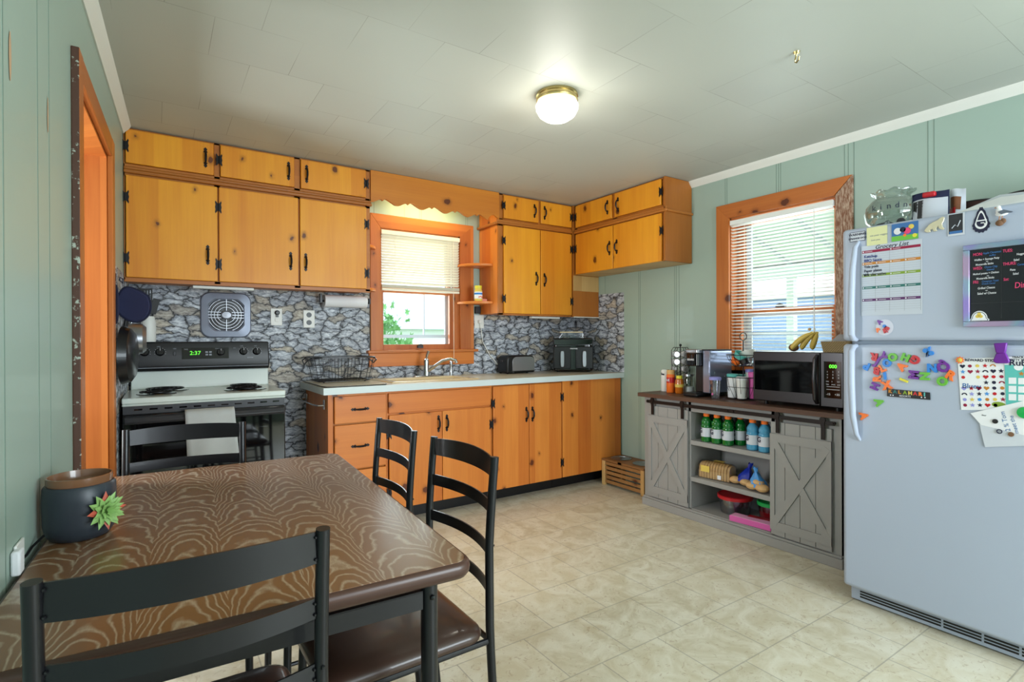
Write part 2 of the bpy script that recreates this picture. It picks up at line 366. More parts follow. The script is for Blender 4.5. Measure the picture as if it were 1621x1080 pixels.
q = t.math('MULTIPLY', t.math('MULTIPLY', xl, xl), 2300.0)
f = t.math('ADD', f, t.math('MULTIPLY', q, t.math('MULTIPLY_ADD', per, 0.5, 1.0)))
f = t.math('ADD', f, t.math('ADD', t.math('MULTIPLY', warp, 12.0), t.math('MULTIPLY', warp2, 2.6)))
s1 = t.math('ABSOLUTE', t.math('SINE', f))
line = t.math('SUBTRACT', 1.0, t.math('DIVIDE', s1, 0.62), clamp=True)
fine = t.noise(t.comb(t.math('MULTIPLY', x, 320.0), t.math('MULTIPLY', y, 60.0), 0.0), 1.0, 2)
line = t.math('MULTIPLY', line, t.math('MULTIPLY_ADD', fine, 1.5, 0.30), clamp=True)
base = t.mix(t.noise(t.obj(), 5, 3), lin((112, 76, 48)), lin((132, 92, 60)))
col = t.mix(t.math('MULTIPLY', line, 0.9), base, lin((178, 158, 136)))
t.p(Base_Color=col, Roughness=0.32); t.b.inputs['Coat Weight'].default_value = 0.35; t.b.inputs['Coat Roughness'].default_value = 0.22; t.bump(line, 0.08, 0.001); M['table'] = t.m
M['table_edge'] = pine('dark_stained_edge', (84, 56, 44), (58, 36, 30), 'h', 0.0, 0.28)
M['walnut_top'] = pine('dark_plank_top', (98, 68, 52), (66, 44, 34), 'h', 0.0, 0.45)
M['feeder'] = pine('acacia_slats', (176, 128, 74), (120, 78, 44), 'h', 0.2, 0.5, seed=8)
# worn brown casing edge
t = NT('worn_casing_edge'); n = t.noise(t.pos(), 38, 4, 0.7); col = t.mix(t.ramp(n, [(0.57, (0, 0, 0, 1)), (0.63, (1, 1, 1, 1))]), lin((78, 48, 34)), lin((170, 176, 162))); t.p(Base_Color=col, Roughness=0.6); M['worn'] = t.m
t = NT('worn_trim_pine'); n = t.noise(t.comb(t.math('MULTIPLY', t.sep(t.obj())[1], 120.0), t.math('MULTIPLY', t.sep(t.obj())[2], 22.0), 0.0), 1, 5, 0.7); col = t.mix(t.ramp(n, [(0.42, (0, 0, 0, 1)), (0.62, (1, 1, 1, 1))]), lin((124, 76, 48)), lin((190, 164, 142))); t.p(Base_Color=col, Roughness=0.6); M['worn_pine'] = t.m
t = NT('wicker'); xx, yy, zz = t.sep(t.obj()); sn = t.math('MULTIPLY', t.math('SINE', t.math('MULTIPLY', t.math('ADD', xx, yy), 520.0)), t.math('SINE', t.math('MULTIPLY', zz, 600.0)))
t.p(Base_Color=t.mix(t.math('MULTIPLY_ADD', sn, 0.5, 0.5), lin((120, 96, 62)), lin((192, 168, 122))), Roughness=0.8); t.bump(sn, 0.6, 0.003); M['wicker'] = t.m
t = NT('holographic_frame'); xx, yy, zz = t.sep(t.obj()); t.p(Base_Color=t.ramp(t.noise(t.obj(), 7, 1), [(0.35, lin((160, 140, 216))), (0.5, lin((150, 176, 200))), (0.62, lin((186, 160, 196)))]), Roughness=0.25, Metallic=0.6); M['holo'] = t.m

# ================================================================== ROOM
BY, RX, HZ = 3.865, 3.304, 2.36
def lwx(y): return -0.151 + 0.04*(y-3.482)
def LW(y, off, z): return (lwx(y)+off, y-0.04*off, z)
def lbox(mb, y0, y1, o0, o1, z0, z1, mi=None):
    o0, o1 = sorted((o0, o1))
    P = [LW(y0,o0,z0),LW(y0,o1,z0),LW(y1,o1,z0),LW(y1,o0,z0),LW(y0,o0,z1),LW(y0,o1,z1),LW(y1,o1,z1),LW(y1,o0,z1)]
    return mb.add(P, [(0,3,2,1),(4,5,6,7),(0,1,5,4),(1,2,6,5),(2,3,7,6),(3,0,4,7)], mi)
struct(MB().box(-1.5, RX+0.12, -2.1, BY+0.12, -0.06, 0).build('floor', M['floor'], smooth=False))
struct(MB().box(-1.5, RX+0.12, -2.1, BY+0.12, HZ, HZ+0.08).build('ceiling', M['ceiling'], smooth=False))
# left wall with the cased opening
mb = MB(); lbox(mb, -2.0, 2.11, -0.13, 0, 0, HZ); lbox(mb, 2.88, 3.99, -0.13, 0, 0, HZ); lbox(mb, 2.11, 2.88, -0.13, 0, 2.0, HZ)
for gy in (0.55, 0.9, 1.349, 1.62, 1.74): lbox(mb, gy-0.002, gy+0.002, 0.0, 0.0008, 0, HZ, 1)
struct(mb.build('wall_left', [M['wall'], M['groove']], smooth=False))
mb = MB()
for (y0, z0, y1, z1, wd) in ((1.385, 1.70, 1.405, 1.80, 0), (1.715, 1.71, 1.732, 1.80, 0)):
    pts = []
    for k in range(10):
        a = 2*PI*k/10; pts.append(((y0+y1)/2+(y1-y0)/2*math.cos(a)*(0.8+0.3*random.random()), (z0+z1)/2+(z1-z0)/2*math.sin(a)))
    b = len(mb.v); mb.add([LW(p[0], 0.0012, p[1]) for p in pts], [tuple(range(10))])
struct(mb.build('trim_paint_chips', M['chip'], smooth=False))
struct(MB().box(-1.42, -1.36, -2.0, BY+0.1, 0, HZ).build('wall_hall', M['wall'], smooth=False))
# back wall with window hole, x 1.386..2.06, z 1.12..2.035
WX0, WX1, WZ0, WZ1 = 1.386, 2.062, 1.12, 2.036
mb = MB()
for b in ((-1.5, WX0, 0, HZ), (WX1, RX+0.12, 0, HZ), (WX0, WX1, 0, WZ0), (WX0, WX1, WZ1, HZ)): mb.box(b[0], b[1], BY, BY+0.12, b[2], b[3])
for gx in (1.348, 1.587, 1.712, 1.728, 2.122, 2.14, 2.235): mb.box(gx-0.0015, gx+0.0015, BY-0.0006, BY, WZ1+0.08, HZ, 1)
struct(mb.build('wall_back', [M['wall'], M['groove']], smooth=False))
# printed stone covering
mb = MB()
SX0 = lwx(BY)
for b in ((SX0, 1.31, 0, 1.56), (2.183, RX-0.001, 0.9, 1.41), (1.31, 2.183, 0.6, 1.0)): mb.box(b[0], b[1], BY-0.0015, BY-0.0002, b[2], b[3])
mb.box(RX-0.0015, RX-0.0002, 3.238, BY-0.002, 0.915, 1.597)
P0 = [LW(y, 0.0012, z) for y, z in ((3.0, 0.3), (3.86, 0.3), (3.86, 1.56), (3.0, 1.56))]; mb.add(P0, [(0, 1, 2, 3)])
struct(mb.build('wall_stone_covering', M['stone'], smooth=False))
# right wall, window hole y 1.527..2.236, z 1.02..2.03
RY0, RY1, RZ0, RZ1 = 1.53, 2.234, 0.98, 2.03
mb = MB()
for b in ((-2.0, RY0, 0, HZ), (RY1, BY+0.1, 0, HZ), (RY0, RY1, 0, RZ0), (RY0, RY1, RZ1, HZ)): mb.box(RX, RX+0.12, b[0], b[1], b[2], b[3])
for gy in (2.267, 2.253, 1.899, 1.884, 1.87, 1.492, 1.472, 1.442, 1.093, 1.067, 3.466, 3.072, 3.055, 2.706, 2.690, 2.664, 0.7, 0.68, 0.4):
    if RY0 < gy < RY1: mb.box(RX-0.0008, RX, gy-0.0016, gy+0.0016, RZ1+0.09, HZ, 1)
    elif gy > 3.2: mb.box(RX-0.0008, RX, gy-0.0016, gy+0.0016, 1.60, HZ, 1)
    else: mb.box(RX-0.0008, RX, gy-0.0016, gy+0.0016, 0, HZ, 1)
struct(mb.build('wall_right', [M['wall'], M['groove']], smooth=False))
# rear wall behind the camera with a wide opening added to let daylight in
mb = MB()
for b in ((-1.5, 0.1, 0, HZ), (2.9, RX+0.12, 0, HZ), (0.1, 2.9, 0, 0.7), (0.1, 2.9, 2.2, HZ)): mb.box(b[0], b[1], -2.1, -2.0, b[2], b[3])
struct(mb.build('wall_rear', M['wall'], smooth=False))
# crown mouldings
def crown(path_pts, nrm, name):
    prof = [(0, 0), (0, -0.044), (0.006, -0.046), (0.012, -0.036), (0.026, -0.022), (0.034, -0.010), (0.038, 0.0)]
    a, b = Vector(path_pts[0]), Vector(path_pts[1]); n = Vector(nrm)
    vs = [a+n*p+Vector((0, 0, q)) for p, q in prof] + [b+n*p+Vector((0, 0, q)) for p, q in prof]; k = len(prof)
    fs = [(i, i+1, k+i+1, k+i) for i in range(k-1)] + [tuple(range(k)), tuple(range(2*k-1, k-1, -1))]
    struct(MB().add(vs, fs).build(name, M['crown'], ang=20))
crown((LW(-2, 0, HZ), LW(3.54, 0, HZ)), (1, -0.04, 0), 'trim_1')
crown(((RX, -2, HZ), (RX, 2.555, HZ)), (-1, 0, 0), 'trim_2')
struct(MB().box(RX-0.015, RX, -2, 0.3, 0, 0.08).build('baseboard_right', M['crown']))

# doorway (door_1): casing and jamb
d1 = sempty('door_1', (lwx(2.5), 2.5, 0))
mb = MB(); lbox(mb, 2.86, 2.88, -0.13, 0.0, 0, 2.0); lbox(mb, 2.11, 2.13, -0.13, 0.0, 0, 2.0); lbox(mb, 2.11, 2.88, -0.13, 0.0, 1.985, 2.004)
mb.build('jamb', M['pine_trim'], d1)
mb = MB(); lbox(mb, 2.035, 2.112, 0.0, 0.021, 0, 2.075); mb.f and None
cas = MB(); lbox(cas, 2.035, 2.112, 0.0, 0.021, 0, 2.075)
for i, f in enumerate(cas.f):
    c = [cas.v[k] for k in f]; n = (c[1]-c[0]).cross(c[2]-c[0])
    if n.y < -abs(n.x) and abs(n.y) > abs(n.z): cas.mi[i] = 1
cas.build('casing', [M['pine_trim'], M['worn']], d1, bevel=0.003)
mb = MB(); lbox(mb, 2.872, 2.95, 0.0, 0.021, 0, 2.075); mb.build('casing', M['pine_trim'], d1, bevel=0.004)
mb = MB(); lbox(mb, 2.112, 2.872, 0.0, 0.020, 1.995, 2.075); mb.build('casing_head', M['pine_trim_h'], d1, bevel=0.004)

# ================================================================== WINDOWS
def sash(parent, fn, a0, a1, z0, z1, st, br_, tr, mat, depth, nm='sash', lowz=None):
    mb = MB()
    def bx(p0, p1, q0, q1):
        A = fn(p0, depth, q0); B = fn(p1, depth+0.03, q1); mb.box(A[0], B[0], A[1], B[1], A[2], B[2])
    bx(a0, a0+st, z0, z1); bx(a1-st, a1, z0, z1); bx(a0+st, a1-st, z0, z0+br_); bx(a0+st, a1-st, z1-tr, z1)
    s = mb.build(nm, mat, parent, bevel=0.002)
    mb = MB(); A = fn(a0+st, depth+0.013, z0+br_); B = fn(a1-st, depth+0.016, z1-tr); mb.box(A[0], B[0], A[1], B[1], A[2], B[2]); mb.build('pane', M['glass'], s)
    return s
# --- window_1 over the sink
w1 = sempty('window_1', ((WX0+WX1)/2, BY, 1.12)); f1 = lambda a, d, z: (a, BY+d, z)
mb = MB()
def mitre(mb, x0, x1, z0, z1, wd, fn, d0, d1, sides='lrt'):
    # mitred casing boards, one polygon prism each; fn(a,d,z)
    if 't' in sides: mb.prism([(x0, z1), (x0+wd, z1-wd), (x1-wd, z1-wd), (x1, z1)], lambda u, v, w_: fn(u, w_, v), d0, d1)
    return mb
cw = 0.118
mb = MB(); mb.prism([(1.312, 2.139), (1.312+cw*0.66, 2.139-0.103), (2.184-cw, 2.139-0.103), (2.184, 2.139)], lambda u, v, w_: (u, BY-w_, v), 0, 0.022); mb.build('casing_head', M['pine_trim_h'], w1, bevel=0.003)
mb = MB(); mb.prism([(1.312, 1.12), (WX0+0.004, 1.12), (WX0+0.004, 2.036), (1.312, 2.139)], lambda u, v, w_: (u, BY-w_, v), 0, 0.022); mb.build('casing_side', M['pine_trim'], w1, bevel=0.003)
mb = MB(); mb.prism([(WX1-0.004, 1.12), (2.184, 1.12), (2.184, 2.139), (WX1-0.004, 2.036)], lambda u, v, w_: (u, BY-w_, v), 0, 0.022); mb.build('casing_side', M['pine_trim'], w1, bevel=0.003)
MB().box(1.285, 2.215, BY-0.045, BY+0.06, 1.100, 1.122).build('stool', M['pine_trim_h'], w1, bevel=0.004)
MB().box(1.30, 2.184, BY-0.022, BY, 1.0, 1.100).build('apron', M['pine_red_cast_h'], w1, bevel=0.003)
mb = MB(); mb.box(WX0, WX0+0.012, BY, BY+0.12, WZ0, WZ1); mb.box(WX1-0.012, WX1, BY, BY+0.12, WZ0, WZ1); mb.box(WX0, WX1, BY, BY+0.12, WZ1-0.012, WZ1)
mb.box(WX1-0.045, WX1-0.012, BY+0.005, BY+0.02, WZ0, WZ1); mb.box(WX0+0.012, WX0+0.02, BY+0.005, BY+0.02, WZ0, WZ1)
mb.build('jamb', M['pine_trim'], w1)
sash(w1, f1, WX0+0.012, WX1-0.045, 1.122, 1.60, 0.03, 0.042, 0.04, M['pine_trim'], 0.03)
sash(w1, f1, WX0+0.012, WX1-0.045, 1.56, 2.03, 0.03, 0.04, 0.04, M['pine_trim'], 0.07)
mb = MB(); mb.box(1.70, 1.745, BY+0.012, BY+0.03, 1.135, 1.155); mb.tube([(1.705, BY+0.012, 1.158), (1.722, BY+0.002, 1.163), (1.74, BY+0.012, 1.158)], 0.004); mb.build('sash_lift', M['dark_grey'], w1)
mb = MB()  # outer storm frame
for b in ((1.39, 1.43, 1.12, 2.03), (1.98, 2.04, 1.12, 2.03), (1.43, 1.98, 1.215, 1.24), (1.43, 1.98, 1.12, 1.14), (1.79, 1.80, 1.24, 1.6)): mb.box(b[0], b[1], BY+0.105, BY+0.118, b[2], b[3])
mb.build('storm_frame', M['paper_grey'], w1)
# --- window_2 on the right wall
w2 = sempty('window_2', (RX, 1.88, RZ0)); f2 = lambda a, d, z: (RX+d, a, z)
mb = MB(); mb.prism([(1.443, 2.128), (1.443+0.098, 2.03), (2.234, 2.03), (2.326, 2.128)], lambda u, v, w_: (RX-w_, u, v), 0, 0.022); mb.build('casing_head', M['pine_trim_h'], w2, bevel=0.003)
mb = MB(); mb.prism([(2.228, 0.95), (2.326, 0.95), (2.326, 2.128), (2.228, 2.03)], lambda u, v, w_: (RX-w_, u, v), 0, 0.022); mb.build('casing_side', M['pine_trim'], w2, bevel=0.003)
mb = MB(); mb.prism([(1.443, 0.95), (1.535, 0.95), (1.535, 2.03), (1.443, 2.128)], lambda u, v, w_: (RX-w_, u, v), 0, 0.022); o = mb.build('casing_side', M['worn_pine'], w2, bevel=0.003); o['label'] = 'scraped bare window casing board'
MB().box(RX-0.045, RX+0.06, 1.42, 2.35, 0.93, 0.952).build('stool', M['pine_trim_h'], w2, bevel=0.004)
mb = MB(); mb.box(RX, RX+0.12, RY0, RY0+0.012, RZ0, RZ1); mb.box(RX, RX+0.12, RY1-0.012, RY1, RZ0, RZ1); mb.box(RX, RX+0.12, RY0, RY1, RZ1-0.012, RZ1); mb.box(RX, RX+0.12, RY0, RY1, RZ0-0.03, RZ0)
mb.build('jamb', M['pine_trim'], w2)
sash(w2, f2, RY0+0.012, RY1-0.012, RZ0, 1.40, 0.045, 0.045, 0.028, M['pine_trim'], 0.045)
sash(w2, f2, RY0+0.012, RY1-0.012, 1.37, RZ1-0.01, 0.045, 0.028, 0.04, M['pine_trim'], 0.08)
mb = MB(); mb.box(RX+0.02, RX+0.045, 1.86, 1.92, 1.40, 1.412); mb.tube([(RX+0.02, 1.87, 1.414), (RX+0.012, 1.885, 1.42), (RX+0.02, 1.91, 1.414)], 0.006); mb.build('sash_lock', M['dark_grey'], w2)
mb = MB()
for b in ((1.54, 1.60, 0.98, 2.02), (2.14, 2.22, 0.98, 2.02), (1.60, 2.14, 1.22, 1.245), (1.60, 2.14, 1.35, 1.375)): mb.box(RX+0.112, RX+0.124, b[0], b[1], b[2], b[3])
mb.build('storm_frame', M['paper_grey'], w2)

# --- blinds
def blind(name, label, fn, a0, a1, ztop, zslat1, zslat0, pitch, mat, tilt, stack, wd=0.025, loc=None, cord=None):
    t_ = thing(name, label, 'blind', loc)
    def bx(mb, p0, p1, d0, d1, q0, q1):
        A = fn(p0, d0, q0); B = fn(p1, d1, q1); mb.box(A[0], B[0], A[1], B[1], A[2], B[2])
    mb = MB(); bx(mb, a0-0.004, a1+0.004, 0.004, 0.034, ztop-0.032, ztop); mb.build('headrail', mat, t_, bevel=0.002)
    mb = MB(); z = zslat1; c = 0.019
    ct, st = math.cos(tilt)*wd/2, math.sin(tilt)*wd/2
    while z > zslat0:
        pts = [(c-ct, z+st), (c, z+0.0015), (c+ct, z-st)]
        vs = [fn(a, d, q) for a in (a0, a1) for d, q in pts]
        th = Vector((0, 0, 0.0006)); vs2 = [Vector(v)-th for v in vs]
        n = len(mb.v); mb.add([Vector(v) for v in vs]+vs2, [(0,1,4,3),(1,2,5,4),(6,9,10,7),(7,10,11,8),(0,3,9,6),(2,8,11,5),(0,6,7,1),(1,7,8,2),(3,4,10,9),(4,5,11,10)])
        z -= pitch
    mb.build('slats', mat, t_, smooth=False)
    if stack:
        mb = MB(); z = zslat0
        while z > stack+0.014: bx(mb, a0, a1, c-wd/2, c+wd/2, z-0.0018, z); z -= 0.0034
        mb.build('stacked_slats', mat, t_, smooth=False)
    zb = stack if stack else zslat0
    mb = MB(); bx(mb, a0, a1, c-wd/2, c+wd/2, zb-0.006, zb+0.010); mb.build('bottom_rail', mat, t_, bevel=0.003)
    for k in (0.16, 0.84):
        a = a0+(a1-a0)*k; mb = MB(); mb.tube([fn(a, c-wd/2-0.001, ztop-0.03), fn(a, c-wd/2-0.001, zb)], 0.0009, 5); mb.build('ladder_cord', mat, t_)
    if cord:
        for (a, zz) in cord:
            mb = MB(); mb.tube([fn(a, -0.006, ztop-0.02), fn(a, -0.008, zz)], 0.0018, 6); mb.lathe([(0.002, 0), (0.005, -0.01), (0.005, -0.03), (0.001, -0.034)], fn(a, -0.008, zz), 8); mb.build('pull_cord', mat, t_)
    return t_
blind('window_blind', 'cream slatted blind pulled halfway down over the sink window', lambda a, d, z: (a, BY-0.038+d, z), 1.396, 2.046, 2.022, 1.982, 1.615, 0.0205, M['blind_warm'], math.radians(38), 1.578, loc=(1.72, BY-0.02, 2.0), cord=[(1.985, 1.05)])
blind('window_blind', 'white slatted blind with open slats behind the microwave and fruit', lambda a, d, z: (RX-0.040+d, a, z), 1.545, 2.205, 2.005, 1.965, 1.02, 0.0222, M['blind'], math.radians(14), None, loc=(RX-0.02, 1.88, 2.0), cord=[(1.64, 1.27)])

# ================================================================== CABINETS
class Face:
    def __init__(s, kind, p): s.k = kind; s.p = p
    def __call__(s, a, d, z): return (a, s.p-d, z) if s.k == 'y' else (s.p-d, a, z)
    def box(s, mb, a0, a1, d0, d1, z0, z1, mi=None):
        A = s(a0, d0, z0); B = s(a1, d1, z1); return mb.box(A[0], B[0], A[1], B[1], A[2], B[2], mi)
def bow_handle(F, a, z, parent, vert=True, L=0.118):
    mb = MB()
    def fn(u, v, w_): return F(a+(v if vert else u), w_, z+(u if vert else v)) if vert else F(a+u, w_, z+v)
    for sgn in (1, -1):
        e = sgn*L/2
        pl = [(e, 0), (e-sgn*0.012, 0.010), (e-sgn*0.018, 0.005), (e-sgn*0.027, 0.011), (e-sgn*0.036, 0.0), (e-sgn*0.027, -0.011), (e-sgn*0.018, -0.005), (e-sgn*0.012, -0.010)]
        if (sgn > 0) != vert: pl = pl[::-1]
        mb.prism(pl, fn, 0.0, 0.004)
    mb.tube([fn(u, 0, w_) for u, w_ in ((-L/2+0.02, 0.003), (-L/2+0.028, 0.016), (-0.012, 0.024), (0.012, 0.024), (L/2-0.028, 0.016), (L/2-0.02, 0.003))], [0.004, 0.0045, 0.0065, 0.0065, 0.0045, 0.004], 8)
    return mb.build('handle', M['black_iron'], parent)
def hinge(F, a, z, parent):
    mb = MB()
    for sg in (-1, 1):
        pl = [(0.003, -0.02), (0.010, -0.030), (0.014, -0.037), (0.017, -0.028), (0.014, -0.015), (0.017, 0.0), (0.014, 0.015), (0.017, 0.028), (0.014, 0.037), (0.010, 0.030), (0.003, 0.02)]
        pl = [(u*sg, v) for u, v in pl]
        if sg > 0: pl = pl[::-1]
        mb.prism(pl, lambda u, v, w_: F(a+u, w_, z+v), 0, 0.0025)
    mb.tube([F(a, 0.003, z-0.022), F(a, 0.003, z+0.022)], 0.0035, 8)
    return mb.build('hinge', M['black_iron'], parent)
def cab_door(F, parent, a0, a1, z0, z1, mat, h=None, hinges=(), name='door', vert=True, th=0.018, dd=0.0):
    mb = MB(); F.box(mb, a0, a1, dd-th, dd, z0, z1); d = mb.build(name, mat, parent, bevel=0.003)
    Fd = Face(F.k, F.p-dd)
    if h: bow_handle(Fd, h[0], h[1], d, vert)
    for a, z in hinges: hinge(Fd, a, z, d)
    return d
Fu = Face('y', 3.545); Fr = Face('x', 3.004); Fb = Face('y', 3.265)
# --- left upper bank
ca = thing('wall_cabinet', 'three-bay knotty pine wall cabinet reaching the ceiling above the range', 'cabinet', (0.52, 3.7, 1.525))
mb = MB(); mb.box(-0.142, 1.214, 3.582, BY-0.003, 1.537, 2.356); mb.build('carcass', M['pine_h'], ca)
mb = MB()
for x0, x1 in ((-0.146, -0.140), (0.283, 0.314), (0.726, 0.762), (1.182, 1.214)): Fu.box(mb, x0, x1, -0.037, -0.019, 1.53, 2.357)
mb.box(-0.146, 1.214, 3.564, 3.582, 2.346, 2.357); mb.box(-0.146, 1.214, 3.564, 3.582, 2.095, 2.162); mb.box(-0.146, 1.214, 3.564, 3.582, 1.522, 1.545)
mb.build('face_frame', M['frame_h'], ca, bevel=0.001)
mb = MB(); mb.box(-0.146, 1.222, 3.538, 3.564, 2.108, 2.128); mb.box(-0.146, 1.218, 3.546, 3.564, 2.128, 2.146); mb.build('moulding', M['frame_h'], ca, bevel=0.006, seg=3)
cab_door(Fu, ca, -0.136, 0.298, 1.545, 2.097, M['pine'], (0.248, 1.695), [(-0.138, 1.978), (-0.138, 1.648)])
cab_door(Fu, ca, 0.306, 0.746, 1.545, 2.097, M['pine'], (0.700, 1.695), [(0.303, 1.979), (0.303, 1.645)])
cab_door(Fu, ca, 0.757, 1.184, 1.545, 2.097, M['pine'], (0.790, 1.695), [(1.186, 1.983), (1.186, 1.651)])
cab_door(Fu, ca, -0.136, 0.281, 2.163, 2.345, M['pine'], (0.239, 2.257), [(-0.138, 2.254)])
cab_door(Fu, ca, 0.315, 0.724, 2.163, 2.345, M['pine'], (0.690, 2.257), [(0.308, 2.256)])
cab_door(Fu, ca, 0.763, 1.182, 2.163, 2.345, M['pine'], (0.798, 2.257), [(1.184, 2.258)])
def qshelf(parent, x, sg, z, r, yb=3.862, mat='pine_red_cast_h', n=10):
    pts = [(x, yb)] + [(x+sg*r*math.cos(k*PI/2/n), yb-r*1.0*math.sin(k*PI/2/n)) for k in range(n+1)]
    if sg > 0: pts = pts[::-1]
    mb = MB(); mb.prism(pts, lambda u, v, w_: (u, v, w_), z-0.010, z+0.010); return mb.build('corner_shelf', M[mat], parent, bevel=0.003)
for z in (1.875, 1.565): qshelf(ca, 1.2145, 1, z, 0.135)
# --- right half of the back wall
cb = thing('wall_cabinet', 'knotty pine wall cabinet with open corner shelves right of the sink window', 'cabinet', (2.75, 3.7, 1.395))
mb = MB(); mb.box(2.25, RX-0.003, 3.582, BY-0.003, 1.408, 2.356); mb.build('carcass', M['pine_red'], cb)
mb = MB()
for x0, x1 in ((2.25, 2.292), (2.990, 3.0)): mb.box(x0, x1, 3.564, 3.582, 1.395, 2.357)
mb.box(2.64, 2.66, 3.564, 3.582, 2.16, 2.35)
for z0, z1 in ((2.346, 2.357), (2.102, 2.162), (1.393, 1.41)): mb.box(2.25, 3.0, 3.564, 3.582, z0, z1)
mb.build('face_frame', M['frame'], cb, bevel=0.001)
mb = MB(); mb.box(3.0, RX-0.003, 3.548, 3.582, 1.395, 2.356); mb.build('return_panel', M['frame'], cb)
mb = MB(); mb.box(3.004, 3.30, 3.545, 3.5485, 1.62, 1.752); o = mb.build('unstained_patch', M['pine_pale'], cb)
mb = MB(); mb.box(3.008, 3.30, 3.54, 3.55, 1.388, 1.396); o = mb.build('white_bead', M['crown'], cb)
mb = MB(); mb.box(2.225, 2.996, 3.540, 3.564, 2.112, 2.132); mb.box(2.23, 2.996, 3.550, 3.564, 2.132, 2.150); mb.box(2.225, 2.25, 3.564, BY-0.003, 2.112, 2.132); mb.build('moulding', M['frame_h'], cb, bevel=0.006, seg=3)
cab_door(Fu, cb, 2.292, 2.648, 1.408, 2.105, M['pine'], (2.605, 1.70), [(2.289, 1.984), (2.289, 1.524)])
cab_door(Fu, cb, 2.655, 2.988, 1.408, 2.105, M['pine'], (2.690, 1.695), [(2.986, 1.974), (2.986, 1.525)])
cab_door(Fu, cb, 2.292, 2.632, 2.163, 2.345, M['pine'], (2.590, 2.256), [(2.289, 2.262)])
cab_door(Fu, cb, 2.658, 2.988, 2.163, 2.345, M['pine'], (2.694, 2.254), [(2.985, 2.252)])
for z in (1.80, 1.497): qshelf(cb, 2.2495, -1, z, 0.215)
# --- right wall bank
cc = thing('wall_cabinet', 'short knotty pine wall cabinet above bare green wall in the corner', 'cabinet', (3.15, 3.0, 1.753))
mb = MB(); mb.box(3.042, RX-0.002, 2.56, 3.544, 1.767, 2.356); mb.build('carcass', M['pine_red'], cc)
mb = MB(); mb.box(3.024, RX-0.002, 2.553, 3.544, 1.757, 1.767); o = mb.build('bottom_panel', M['pine_pale'], cc); o['label'] = 'bare unstained underside'
mb = MB(); mb.prism([(3.010, 1.757), (3.3, 1.757), (3.3, 2.335), (3.275, 2.357), (3.010, 2.357)], lambda u, v, w_: (u, w_, v), 2.5445, 2.56); mb.build('end_panel', M['frame'], cc)
mb = MB()
for a0, a1 in ((2.546, 2.578), (3.512, 3.54)): mb.box(3.023, 3.042, a0, a1, 1.757, 2.357)
mb.box(3.023, 3.042, 3.03, 3.085, 2.15, 2.35)
for z0, z1 in ((2.346, 2.357), (2.098, 2.16)): mb.box(3.023, 3.042, 2.546, 3.54, z0, z1)
mb.build('face_frame', M['frame'], cc, bevel=0.001)
mb = MB(); mb.box(3.0, 3.023, 2.530, 3.54, 2.108, 2.128); mb.box(3.010, 3.023, 2.538, 3.54, 2.128, 2.146); mb.box(3.023, RX-0.003, 2.530, 2.5445, 2.108, 2.128); mb.build('moulding', M['frame_h'], cc, bevel=0.006, seg=3)
cab_door(Fr, cc, 3.066, 3.512, 1.757, 2.100, M['pine'], (3.100, 1.925), [(3.516, 1.976)])
cab_door(Fr, cc, 2.580, 3.058, 1.757, 2.100, M['pine'], (3.020, 1.924), [(2.576, 1.973)])
cab_door(Fr, cc, 3.080, 3.512, 2.160, 2.345, M['pine'], (3.122, 2.254), [(3.516, 2.250)])
cab_door(Fr, cc, 2.584, 3.044, 2.160, 2.345, M['pine'], (3.005, 2.251), [(2.580, 2.253)])
# --- valance
mb = MB(); pts = []
n = 110; x0, x1 = 1.216, 2.2485
for i in range(n+1):
    u = i/n; x = x0+(x1-x0)*u; ph = (u*5.5+0.25) % 1.0
    s_ = 0.017*math.sin(ph*2*PI) - (0.018*((ph-0.62)/0.1) if 0.62 < ph < 0.72 else (0.018*(1-(ph-0.72)/0.05) if 0.72 <= ph < 0.77 else 0))*-1
    zz = 2.158-0.012*u + s_*-1
    if u > 0.90: zz = 2.140 + 0.035*math.sin((u-0.90)/0.10*PI)
    pts.append((x, zz))
vs = []; fs = []
for x, zz in pts: vs += [(x, 3.548, zz), (x, 3.548, 2.357), (x, 3.566, zz), (x, 3.566, 2.357)]
for i in range(n):
    a = 4*i; b = a+4; fs += [(a, b, b+1, a+1), (a+2, a+3, b+3, b+2), (a, a+2, b+2, b), (a+1, b+1, b+3, a+3)]
fs += [(0, 1, 3, 2), (4*n, 4*n+2, 4*n+3, 4*n+1)]
mb.add(vs, fs); tag(mb.build('valance_board', M['pine_h'], ang=50), 'scalloped pine valance board spanning above the sink window', 'valance')

# --- base cabinets
def base_unit(label, x0, x1, left_end=False, hollow=False):
    t_ = thing('base_cabinet', label, 'cabinet', ((x0+x1)/2, 3.55, 0))
    mb = MB()
    if hollow:
        for b in ((x0+0.001, x0+0.018, 3.303, 3.855, 0.105, 0.873), (x1-0.018, x1-0.001, 3.303, 3.855, 0.105, 0.873), (x0+0.018, x1-0.018, 3.84, 3.855, 0.105, 0.873), (x0+0.018, x1-0.018, 3.303, 3.84, 0.105, 0.123)): mb.box(*b)
    else: mb.box(x0+0.001, x1-0.001, 3.303, 3.855, 0.105, 0.873)
    mb.build('carcass', M['frame'] if not left_end else M['pine_red'], t_)
    mb = MB(); mb.box(x0+0.001, x1-0.001, 3.40, 3.85, 0, 0.104); mb.build('toe_kick', M['black_plastic'], t_)
    return t_
b1 = base_unit('pine drawer base cabinet at the left end of the counter', 0.856, 1.220, True)
mb = MB(); mb.box(0.856, 0.886, 3.284, 3.303, 0.105, 0.873); mb.box(1.214, 1.220, 3.284, 3.303, 0.105, 0.873); mb.box(0.886, 1.214, 3.284, 3.303, 0.855, 0.873); mb.build('face_frame', M['pine_red'], b1)
